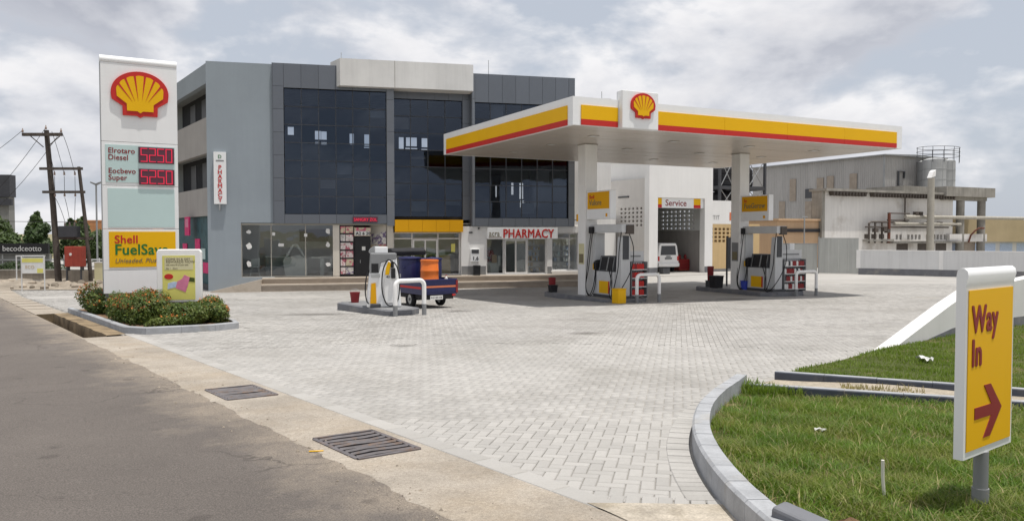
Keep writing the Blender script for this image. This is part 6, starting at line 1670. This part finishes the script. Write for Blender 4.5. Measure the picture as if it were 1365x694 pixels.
# ================================================================== FACTORY BLOCK
FO = (23.8, 60.0)
fb = thing('factory_block', 'stained white factory block with ledge and pipes behind the boundary wall', 'building', (FO[0], FO[1], GF), CA)
MB().wall(0, 15.3, 0, zv(4.55), 0, 0.3, [(8.1 + i * 0.46 + (0.5 if i > 1 else 0) + (0.5 if i > 5 else 0), 8.1 + i * 0.46 + (0.5 if i > 1 else 0) + (0.5 if i > 5 else 0) + 0.28, zv(1.15), zv(1.55)) for i in range(13)]).build('front_wall', 'factory_wall', fb)
bx('backing', 'interior_dark', fb, 0.4, 15.0, 0.8, 0.85, 0, zv(2.5))
bx('left_wall', 'old_concrete', fb, -0.30, -0.002, 0.0, 1.0, 0, zv(4.855))
bx('roof_ledge', 'old_concrete', fb, -0.4, 15.6, -0.5, 1.2, zv(4.86), zv(5.05))
tri_ = None
for i in range(42):
    x = 0.5 + i * 0.35
    if 4.3 < x < 5.0: continue
    if tri_ is None:
        o = MB().prism([(-0.16, 0.0), (0.16, 0.0), (0.03, -0.34), (-0.03, -0.34)], -0.45, -0.02, 'y').build('bracket', 'pipe_dark', fb); tri_ = o.data
    else: o = place(tri_, 'bracket', fb)
    o.location = (x, 0, zv(4.858))
bx('upper_strip', 'factory_wall', fb, 0, 15.3, 0.02, 0.3, zv(4.551), zv(4.858))
bx('ledge', 'old_concrete', fb, 7.0, 15.6, -0.6, -0.002, zv(0.86), zv(1.02)); bx('ledge', 'old_concrete', fb, 4.2, 7.0, -0.7, -0.002, zv(1.02), zv(1.2))
for x in (8.2, 10.8, 13.1): bx('window', 'pipe_dark', fb, x, x + 1.4, -0.012, -0.001, zv(0.1), zv(0.82))
for x in (4.4, 5.2, 6.1): bx('window', 'pipe_dark', fb, x, x + 0.6, -0.012, -0.001, zv(1.25), zv(1.6))
for z, r, x0, x1, m in ((2.98, 0.15, 8.2, 24.0, 'pipe'), (2.42, 0.13, 6.9, 15.2, 'pipe'), (2.15, 0.06, 3.9, 14.0, 'pipe_dark'), (2.7, 0.05, 6.4, 9, 'pipe_dark')):
    MB().cyl((x0, -0.75 if r > 0.1 else -0.5, zv(z)), (x1, -0.75 if r > 0.1 else -0.5, zv(z)), r, n=12).build('pipe', m, fb, smooth=50)
for x in (4.3, 5.0, 5.8):
    MB().tube([(x, -0.5, zv(0.9)), (x, -0.5, zv(2.35) + 0.02 * x), (x + 0.25, -0.5, zv(2.55)), (x + 3.0, -0.5, zv(2.55))], 0.08, 8).build('pipe', 'pipe_dark', fb, smooth=50)
MB().cyl((6.55, -0.55, zv(0.9)), (6.55, -0.55, zv(3.3)), 0.12, n=10).build('standpipe', 'rust', fb, smooth=50)
MB().cyl((6.4, -0.55, zv(3.25)), (9, -0.55, zv(3.25)), 0.05, n=8).build('pipe', 'pipe_dark', fb)
MB().cyl((8.9, -0.2, zv(2.5)), (8.9, -0.2, zv(4.8)), 0.06, n=8).build('downpipe', 'pipe_dark', fb)
for x, z in ((9.4, 3.1), (9.9, 3.1), (11.0, 2.3), (12.4, 2.3), (14.3, 2.25), (4.6, 1.75), (5.6, 1.8), (6.0, 1.7)):
    bx('valve', 'pipe_dark', fb, x, x + 0.35, -0.85, -0.55, zv(z), zv(z) + 0.3)
# raised concrete deck on round columns
bx('deck_slab', 'old_concrete', fb, 11.6, 20.0, -2.3, 5, zv(4.95), zv(5.75)) if False else None
bx('deck_slab', 'old_concrete', fb, 13.4, 20.0, -0.7, 4, zv(4.75), zv(5.55)); bx('deck_slab', 'old_concrete', fb, 9.5, 13.399, 0.4, 4, zv(5.06), zv(5.55))
bx('deck_beam', 'old_concrete', fb, 13.6, 19.5, -0.3, 0.3, zv(4.45), zv(4.749))
for x in (15.2, 16.3, 19.2): MB().cyl((x, 0.6 if x == 15.2 else 0.0, 0), (x, 0.6 if x == 15.2 else 0.0, zv(4.5)), 0.33, n=16).build('column', 'old_concrete', fb, smooth=50)
bx('tie_beam', 'factory_wall', fb, 14.5, 19.6, -0.3, -0.05, zv(0.95), zv(1.6)) 
bx('low_panel', 'step_riser', fb, 17.4, 18.9, 0.3, 0.35, 0.2, zv(0.9))
MB().tube([(16.9, -0.4, zv(0.9)), (17.2, -0.4, zv(1.5)), (17.8, -0.4, zv(1.9)), (18.3, -0.4, zv(2.1)), (19.0, -0.4, zv(2.1))], 0.07, 8).build('pipe', 'rust', fb, smooth=50)
# silos with a railing
for k, (x, r, y) in enumerate(((16.5, 0.95, 2.6), (18.4, 0.85, 2.9), (17.6, 0.7, 4.2))):
    w_ = (FO[0] + x * math.cos(CA) - y * math.sin(CA), FO[1] + x * math.sin(CA) + y * math.cos(CA), GF + zv(5.56))
    t = thing('silo', ('pale steel silo nearest the warehouse', 'pale steel silo at the outer end of the deck', 'narrow grey silo between the two wider ones')[k], 'silo', w_, 0, 'silos on the factory deck')
    MB().lathe([(r, 0), (r, 2.55), (r * 0.6, 2.7), (0.05, 2.75)], n=28).build('shell', 'silo', t, smooth=40)
    for z in (0.8, 1.7): MB().lathe([(r + 0.004, z), (r + 0.02, z + 0.01), (r + 0.02, z + 0.05), (r + 0.004, z + 0.06)], n=28).build('hoop', 'galv', t)
    for a in range(6): MB().cyl((r * math.cos(a), r * math.sin(a), 0), (r * math.cos(a), r * math.sin(a), 2.5), 0.02, n=5).build('seam', 'galv', t)
wq = (FO[0] + 17.45 * math.cos(CA) - 2.9 * math.sin(CA), FO[1] + 17.45 * math.sin(CA) + 2.9 * math.cos(CA), GF + zv(8.25))
t = thing('silo_railing', 'thin steel guard railing on top of the silos', 'railing', wq, CA)
RL, RD = 2.1, 1.5
ell = [(RL * math.cos(a), RD * math.sin(a)) for a in np.linspace(0, 2 * math.pi, 25)]
for z in (0.25, 0.62, 1.0): MB().tube([(p[0], p[1], z) for p in ell], 0.022, 5).build('rail', 'charcoal', t)
for p in ell[:-1:2]: MB().cyl((p[0], p[1], -0.35), (p[0], p[1], 1.0), 0.022, n=5).build('post', 'charcoal', t)
# lamp post beside the factory
w_ = (FO[0] + 10.4 * math.cos(CA) + 1.4 * math.sin(CA), FO[1] + 10.4 * math.sin(CA) - 1.4 * math.cos(CA), GF)
t = thing('flue_post', 'thick buff round post with a white lamp head before the factory', 'post', w_, CA)
MB().cyl((0, 0, 0), (0, 0, zv(6.1)), 0.29, 0.25, 18).build('shaft', 'pipe', t, smooth=50)
MB().prism([(-0.25, zv(6.1)), (0.25, zv(6.25)), (0.3, zv(6.75)), (0.0, zv(6.6))], -0.2, 0.2, 'y').build('lamp_head', 'white_paint', t)
bx('bracket', 'charcoal', t, -0.1, 0.1, -0.1, 0.1, zv(6.0), zv(6.12))
# low tan-roofed sheds further right
sd = thing('tan_roof_shed', 'long low shed with a tan roof at the far edge', 'building', (44.0, 72.0, GF), CA)
bx('wall', 'boundary', sd, -8, 22, 0.5, 8, 0, zv(0.9)); MB().prism([(-8.4, zv(0.9)), (22.4, zv(0.9)), (20, zv(2.9)), (-6, zv(2.9))], 0, 8.5, 'y').build('roof', 'tan_roof', sd)
for i in range(8): bx('window', 'print_blue', sd, -6 + i * 2.6, -6 + i * 2.6 + 1.9, 0.48, 0.499, zv(-0.8), zv(0.75))
# peach house between tower and factory
ph = thing('peach_house', 'low peach building with a dark eave behind the gate', 'building', (19.6, 58.2, GF), CA)
bx('wall', 'peach', ph, 0, 4.4, 0, 4, 0, zv(2.6)); bx('eave', 'black_soft', ph, -0.1, 4.5, -0.15, 0.0, zv(1.75), zv(2.0)); bx('parapet', 'peach', ph, -0.1, 4.5, -0.2, 4, zv(2.601), zv(2.75))
for x in (2.2,): MB().cyl((x, -0.5, 0), (x, -0.5, zv(2.9)), 0.05, n=8).build('pole', 'galv', ph)
bx('pole_arm', 'galv', ph, 1.9, 2.5, -0.54, -0.46, zv(2.85), zv(2.92))

# ================================================================== BOUNDARY WALL, GATE
p0, p1 = Vector((22.12, 50.27)), Vector((34.0, 43.0)); d = p1 - p0
bwall = thing('boundary_wall', 'long low white boundary wall with dark grey foot at the station edge', 'wall', (p0.x, p0.y, GF), math.atan2(d.y, d.x))
L = d.length
for i in range(3):
    a, b = L * i / 3, L * (i + 1) / 3
    bx('wall_bay', 'boundary', bwall, a + 0.006, b - 0.006, 0.0, 0.2, 0.40, 1.52); bx('wall_foot', 'island_grey', bwall, a + 0.006, b - 0.006, -0.01, 0.21, -0.1, 0.398)
    bx('pier', 'white_paint', bwall, a - 0.12, a + 0.12, -0.03, 0.24, 0.4, 1.55)
bx('coping', 'white_paint', bwall, 0.13, L, -0.02, 0.22, 1.521, 1.56)
g0 = Vector((20.0, 51.3)); d = p0 - g0
gt = thing('sheet_gate', 'pale grey sheet metal gate beside the boundary wall', 'gate', (g0.x, g0.y, GF), math.atan2(d.y, d.x))
GL = d.length
for i in range(4):
    bx('gate_sheet', 'gate_sheet', gt, GL * i / 4 + 0.004, GL * (i + 1) / 4 - 0.004, 0.03, 0.06, 0.03, 2.3)
mbg = MB(); mbg.box(0, GL, 0.061, 0.11, 2.24, 2.32); mbg.box(0, GL, 0.061, 0.11, 0.1, 0.18); mbg.build('gate_rail', 'galv', gt)
MB().box(-0.06, 0.0, 0, 0.1, 0, 2.4).build('gate_post', 'galv', gt)
w2 = thing('grey_fence_wall', 'plain grey wall panel between peach house and gate', 'wall', (17.6, 52.6, GF), CA * 0 + R(-25))
bx('panel', 'gate_sheet', w2, 0, 2.6, 0, 0.15, 0, 1.9); bx('cap', 'galv', w2, -0.03, 2.63, -0.03, 0.18, 1.901, 1.96)

# ================================================================== LEFT BACKGROUND
rub = tri_sheet('dirt_verge', 'rubble', [(-40, 36.2), (-17, 36.2), (-19, 44), (-45, 46)], lambda x, y: GF + 0.02 + 0.10 * (1 + math.sin(2.3 * x) * math.cos(3.1 * y)) * min(1, max(0, (y - 36.4) / 2)), step=0.7)
lw = thing('low_concrete_wall', 'weathered low concrete wall behind the dirt verge', 'wall', (-34.0, 42.6, GF), R(3))
bx('wall_body', 'low_wall', lw, 0, 11.2, 0, 0.25, -0.1, 0.58); bx('coping', 'old_concrete', lw, -0.02, 11.22, -0.03, 0.28, 0.581, 0.64)
# A-board
ab = thing('notice_stand', 'white framed stand with yellow topped notice at the roadside', 'sign', (-22.28, 35.7, GF), R(4))
for x in (0.0, 1.0): bx('leg', 'frame_white', ab, x, x + 0.04, 0.0, 0.04, 0, 1.62)
bx('board', 'litter_white', ab, 0.042, 0.998, -0.02, 0.05, 0.80, 1.50); bx('yellow_head', 'poster_yellow', ab, 0.06, 0.98, -0.026, -0.021, 1.30, 1.48); bx('yellow_corner', 'poster_yellow', ab, 0.72, 0.98, -0.026, -0.021, 0.82, 1.02)
lettering('ECO', 0.2, 'tan', ab, (0.2, -0.024, 1.02), depth=0.002)
bx('top_rail', 'frame_white', ab, -0.25, 1.04, 0.06, 0.10, 1.56, 1.62); bx('leg', 'frame_white', ab, -0.25, -0.21, 0.06, 0.10, 0.5, 1.559)
# utility poles, joined by cross arms
up = thing('utility_pole', 'taller leaning wooden utility pole with three cross arms', 'utility pole', (-23.62, 41.0, GF))
def pole(parent, x0, x1, z1, r0, r1): MB().tube([(x0, 0, -0.2), ((x0 + x1) / 2 + 0.03, 0, z1 / 2), (x1, 0, z1)], [r0, (r0 + r1) / 2, r1], 12).build('shaft', 'pole_wood', parent, smooth=50)
pole(up, 0.0, -0.49, zv(6.98), 0.17, 0.12)
bx('cross_arm', 'pole_wood', up, -1.62, 0.42, -0.25, -0.12, zv(6.66), zv(6.82))
for z, x0, x1 in ((zv(4.92), -0.75, 1.45), (zv(3.72), -0.62, 1.55)): bx('cross_arm', 'pole_wood', up, x0, x1, -0.27, -0.15, z, z + 0.13)
for s in (-1, 1): MB().cyl((-0.48 + s * 0.75, -0.14, zv(6.66)), (-0.48 + s * 0.1, -0.14, zv(6.1)), 0.025, n=6).build('arm_brace', 'pole_wood', up)
for x, z in ((-1.6, 6.84), (-0.4, 7.0), (0.38, 6.84), (0.0, 4.65), (0.5, 4.65), (1.05, 4.65), (0.0, 3.55), (0.5, 3.55), (1.05, 3.55)):
    MB().lathe([(0.03, 0), (0.06, 0.03), (0.03, 0.06), (0.06, 0.09), (0.03, 0.14), (0.015, 0.22)], (x, -0.2, zv(z)), 8).build('insulator', 'porcelain', up)
up2 = thing('utility_pole', 'shorter wooden utility pole beside the red cabinet', 'utility pole', (-21.92, 41.0, GF))
pole(up2, 0.0, -0.55, zv(5.1), 0.11, 0.08)
trf = thing('transformer_box', 'dark transformer box slung between the two utility poles', 'transformer', (-23.0, 41.0, GF + zv(1.45)))
bx('tank', 'far_dark', trf, -0.42, 0.42, -0.35, 0.25, 0, 0.58, bev=0.02); bx('bracket', 'pole_wood', trf, -0.7, 1.2, -0.05, 0.05, -0.12, -0.001)
for x in (-0.25, 0.0, 0.25): MB().lathe([(0.03, 0), (0.05, 0.03), (0.03, 0.06), (0.05, 0.09), (0.02, 0.2)], (x, 0, 0.581), 8).build('bushing', 'porcelain', trf)
rc = thing('red_cabinet', 'red metal cabinet raised on dark legs beside the poles', 'cabinet', (-22.3, 40.2, GF), R(-3))
bx('box', 'cabinet_red', rc, -0.45, 0.45, -0.2, 0.2, 0.92, 1.95, bev=0.02); bx('door_seam', 'dark_red', rc, -0.005, 0.005, -0.206, -0.201, 0.98, 1.9)
MB().cyl((-0.12, -0.215, 1.55), (-0.12, -0.2, 1.55), 0.07, n=12).build('dial', 'litter_white', rc)
for x in (-0.4, 0.34): bx('leg', 'charcoal', rc, x, x + 0.06, -0.15, 0.1, 0, 0.92)
bx('plinth', 'low_wall', rc, -0.46, 0.5, -0.1, 0.3, 0, 0.72)
def wire(name, a, b, sag, label, r=0.012, n=10):
    a, b = Vector(a), Vector(b); pts = []
    for i in range(n + 1):
        f = i / n; p = a.lerp(b, f); p.z -= sag * 4 * f * (1 - f); pts.append(tuple(p - a))
    tag(MB().tube(pts, r, 5).build('power_line', 'wire', None, tuple(a)), label, 'cable', 'overhead wires at the utility poles')
X0, Y0 = -23.62, 40.8
wire('w', (X0 - 1.6, Y0, 6.95), (X0 - 7.5, Y0 - 1.5, 2.6), 0.35, 'power line from the outer end of the top cross arm')
wire('w', (X0 - 0.4, Y0, 7.1), (X0 - 7.0, Y0 + 2.0, 1.6), 0.5, 'power line leaving the pole head towards the roadside')
wire('w', (X0 + 0.4, Y0, 6.95), (X0 - 6.5, Y0 + 3.0, 1.9), 0.5, 'power line crossing behind the taller pole')
for k, (x, zb) in enumerate(((0.0, 4.7), (0.5, 4.7), (1.05, 4.7))):
    wire('w', (X0 + (-0.4 if k == 0 else 0.4 if k == 2 else -0.1), Y0, 6.9), (X0 + x, Y0, zb), -0.1 * k, ('innermost', 'middle', 'outermost')[k] + ' dropper wire from top to middle cross arm', n=6)
    wire('w', (X0 + x, Y0, 4.6), (X0 + x, Y0, 3.7), 0.0, ('innermost', 'middle', 'outermost')[k] + ' dropper wire from middle to lower cross arm', n=4)
    wire('w', (X0 + x, Y0, 3.5), (X0 + 0.38 + 0.25 * k, Y0 + 0.2, 2.25), -0.12, ('innermost', 'middle', 'outermost')[k] + ' lead from lower cross arm to the transformer', n=6)
wire('w', (-60, 62, 3.4), (-20, 60, 2.6), 0.4, 'long thin wire crossing behind the pylon', 0.02)
# street lamp behind the pylon
t = thing('street_lamp', 'slim grey street lamp with double head behind the pylon', 'street lamp', (-26.33, 50.0, GF))
MB().tube([(0, 0, -0.1), (0, 0, zv(4.7))], 0.055, 8).build('pole', 'galv', t, smooth=50)
for s in (-1, 1): MB().prism([(0, zv(4.68)), (s * 0.35, zv(4.85)), (s * 0.33, zv(4.92)), (0, zv(4.8))], -0.08, 0.08, 'y').build('lamp_head', 'mid_grey', t)
# shop front with black name board
bs = thing('black_name_board', 'long black shop board with white lettering on a low building', 'sign', (-31.1, 46.2, GF), R(0))
bd = bx('board', 'black', bs, 0, 3.9, 0, 0.15, zv(0.46), zv(1.06))
lettering('becodceotto', 0.46, 'litter_white', bd, (1.2, -0.006, zv(0.62)), bold=-0.002, depth=0.003, sx=0.98)
bx('wall', 'far_building', bs, 0.05, 3.85, 0.2, 0.4, 0, zv(0.45)); bx('rail', 'steel', bs, 0.0, 5.0, -0.05, 0.0, zv(0.08), zv(0.13)); bx('rail', 'steel', bs, 0.0, 5.0, -0.05, 0.0, zv(-0.2), zv(-0.15))
for i in range(5): bx('post', 'steel', bs, i * 1.2, i * 1.2 + 0.05, -0.05, 0.0, 0, zv(0.4))
t = thing('yellow_wall', 'pale yellow wall end beside the pylon foot', 'wall', (-20.5, 40.6, GF), R(6))
bx('wall_body', 'poster_cream', t, -1.0, 1.6, 0, 0.2, 0, 1.10); bx('coping', 'frame_white', t, -1.02, 1.62, -0.03, 0.23, 1.101, 1.16)
t = thing('white_fence', 'white railing fence behind the red cabinet', 'fence', (-27.0, 47.5, GF), R(2))
for z in (0.6, 1.0): bx('rail', 'frame_white', t, 0, 7, 0, 0.05, z, z + 0.07)
for i in range(8): bx('post', 'frame_white', t, i * 1.0, i * 1.0 + 0.06, 0.051, 0.1, 0, 1.12)
# far houses
t = thing('dark_topped_tower_block', 'grey block with dark upper storey at the far roadside edge', 'building', (-47.5, 75.0, GF), R(5))
bx('wall', 'far_building', t, -9, -0.3, 0, 1.0, 0, zv(5.1)); bx('upper_storey', 'far_dark', t, -9.3, -0.1, -0.2, 0.9, zv(5.1), zv(7.2)); bx('balcony', 'far_dark', t, -1.6, 0.2, -0.5, -0.21, zv(4.3), zv(4.9))
for i in range(3): bx('window', 'far_dark', t, -7 + i * 2.2, -5.9 + i * 2.2, -0.02, -0.001, zv(2.3), zv(3.5))
t = thing('orange_roof_house', 'distant house with an orange tiled roof beyond the trees', 'house', (-50.5, 92, GF), R(4))
bx('wall', 'cream_wall', t, -1, 8, 0.6, 7, 0, zv(1.7)); MB().prism([(-1.6, zv(1.7)), (8.6, zv(1.7)), (7.6, zv(3.2)), (-0.6, zv(3.2))], 0, 7.6, 'y').build('roof', 'tile_roof', t)
# trees
def tree(x, y, h, r, label, seed, pale=False, cone=False, n=3600):
    t = thing('tree', label, 'tree', (x, y, GF), 0, 'trees behind the roadside wall')
    rnd = random.Random(seed)
    MB().tube([(0, 0, -0.2), (0.05 * r, 0, h * 0.35), (0, 0.03 * r, h * 0.8)], [0.16 + 0.02 * h, 0.11, 0.04], 8).build('trunk', 'bark', t, smooth=60)
    mb = MB(); Ps = []; Ns = []
    k = 9
    for i in range(k):
        f = i / (k - 1)
        rr = r * ((1 - f) ** 0.7 * 0.75 + 0.12) if cone else r * rnd.uniform(0.35, 0.6)
        a = rnd.uniform(0, 6.28); off = r * (0.25 if cone else 0.55) * rnd.uniform(0.3, 1)
        c = (off * math.cos(a) * (1 - f * 0.7), off * math.sin(a) * (1 - f * 0.7), h * (0.28 + 0.66 * f))
        mb.cyl((0, 0, h * (0.2 + 0.4 * f)), c, 0.05, 0.015, 5)
        P, d_ = blob_points(n // k, c, (rr, rr, rr * (1.1 if cone else 0.8)), 8, seed * 31 + i); Ps.append(P); Ns.append(d_ + np.array([0, 0, 0.6]))
    mb.build('limbs', 'bark', t)
    P = np.concatenate(Ps); N = np.concatenate(Ns)
    quads_mesh('crown', leaf_quads(P, N, 0.16, 0.6, 0.55), 'tree_leaf_pale' if pale else 'tree_leaf', t, 'stuff')
spec = [(-43.5, 66, 3.9, 2.0, 0, 1, 'rounded tree at the frame edge beside the dark-topped block'), (-39.8, 66, 4.5, 1.25, 1, 1, 'tallest slim pointed tree behind the black name board'), (-38.4, 64, 3.2, 1.5, 0, 0, 'round dark tree just past the slim pointed tree'),
        (-36.4, 65, 3.9, 1.1, 1, 0, 'slim pointed tree between name board and taller pole'), (-41.6, 60, 3.0, 1.8, 0, 0, 'low dark tree above the black name board'), (-34.3, 63, 4.0, 1.1, 1, 1, 'slim pale tree seen just behind the transformer'),
        (-32.6, 62, 2.6, 1.5, 0, 1, 'bushy tree behind the red cabinet'), (-30.2, 61, 2.4, 1.4, 0, 0, 'dark bushy tree behind the street lamp'), (-37.0, 58, 2.4, 1.6, 0, 1, 'broad pale bushy tree behind the railing fence'), (-46.5, 62, 3.2, 1.8, 0, 0, 'dark tree at the frame edge before the grey block')]
for i, (x, y, h, r, c, p, lab) in enumerate(spec): tree(x, y, h, r, lab, i + 1, bool(p), bool(c))
for i in range(5):
    x = -33 + i * 1.7 + random.uniform(-0.3, 0.3)
    w_ = (x, 44.0 + 0.3 * (i % 2))
    t = thing('hedge_bush', ('bush at the roadside end behind the low concrete wall', 'second bush behind the low concrete wall', 'middle bush behind the low concrete wall', 'fourth bush behind the low concrete wall', 'bush nearest the taller pole behind the low wall')[i], 'bush', (w_[0], w_[1], GF), 0, 'bushes behind the low concrete wall')
    P, d_ = blob_points(1500, (0, 0, 0.5), (0.85, 0.5, 0.55), 9, 50 + i)
    quads_mesh('foliage', leaf_quads(P, d_ + np.array([0, 0, 0.5]), 0.07, 0.6), 'tree_leaf', t, 'stuff'); MB().cyl((0, 0, -0.1), (0, 0, 0.6), 0.03, n=6).build('stem', 'bark', t)
# loose stones on the verge
mb = MB(); rnd = random.Random(5)
for i in range(90):
    x, y, r = rnd.uniform(-31, -20.3), rnd.uniform(36.5, 41), rnd.uniform(0.05, 0.2)
    mb.lathe([(r, -0.05), (r * 1.1, 0.3 * r), (r * 0.7, 0.8 * r), (0.02, r)], (x, y, GF + 0.08), 6)
o = mb.build('rubble', 'rubble', kind='stuff'); o['label'] = 'loose grey stones scattered on the dirt verge'; o['category'] = 'rubble'
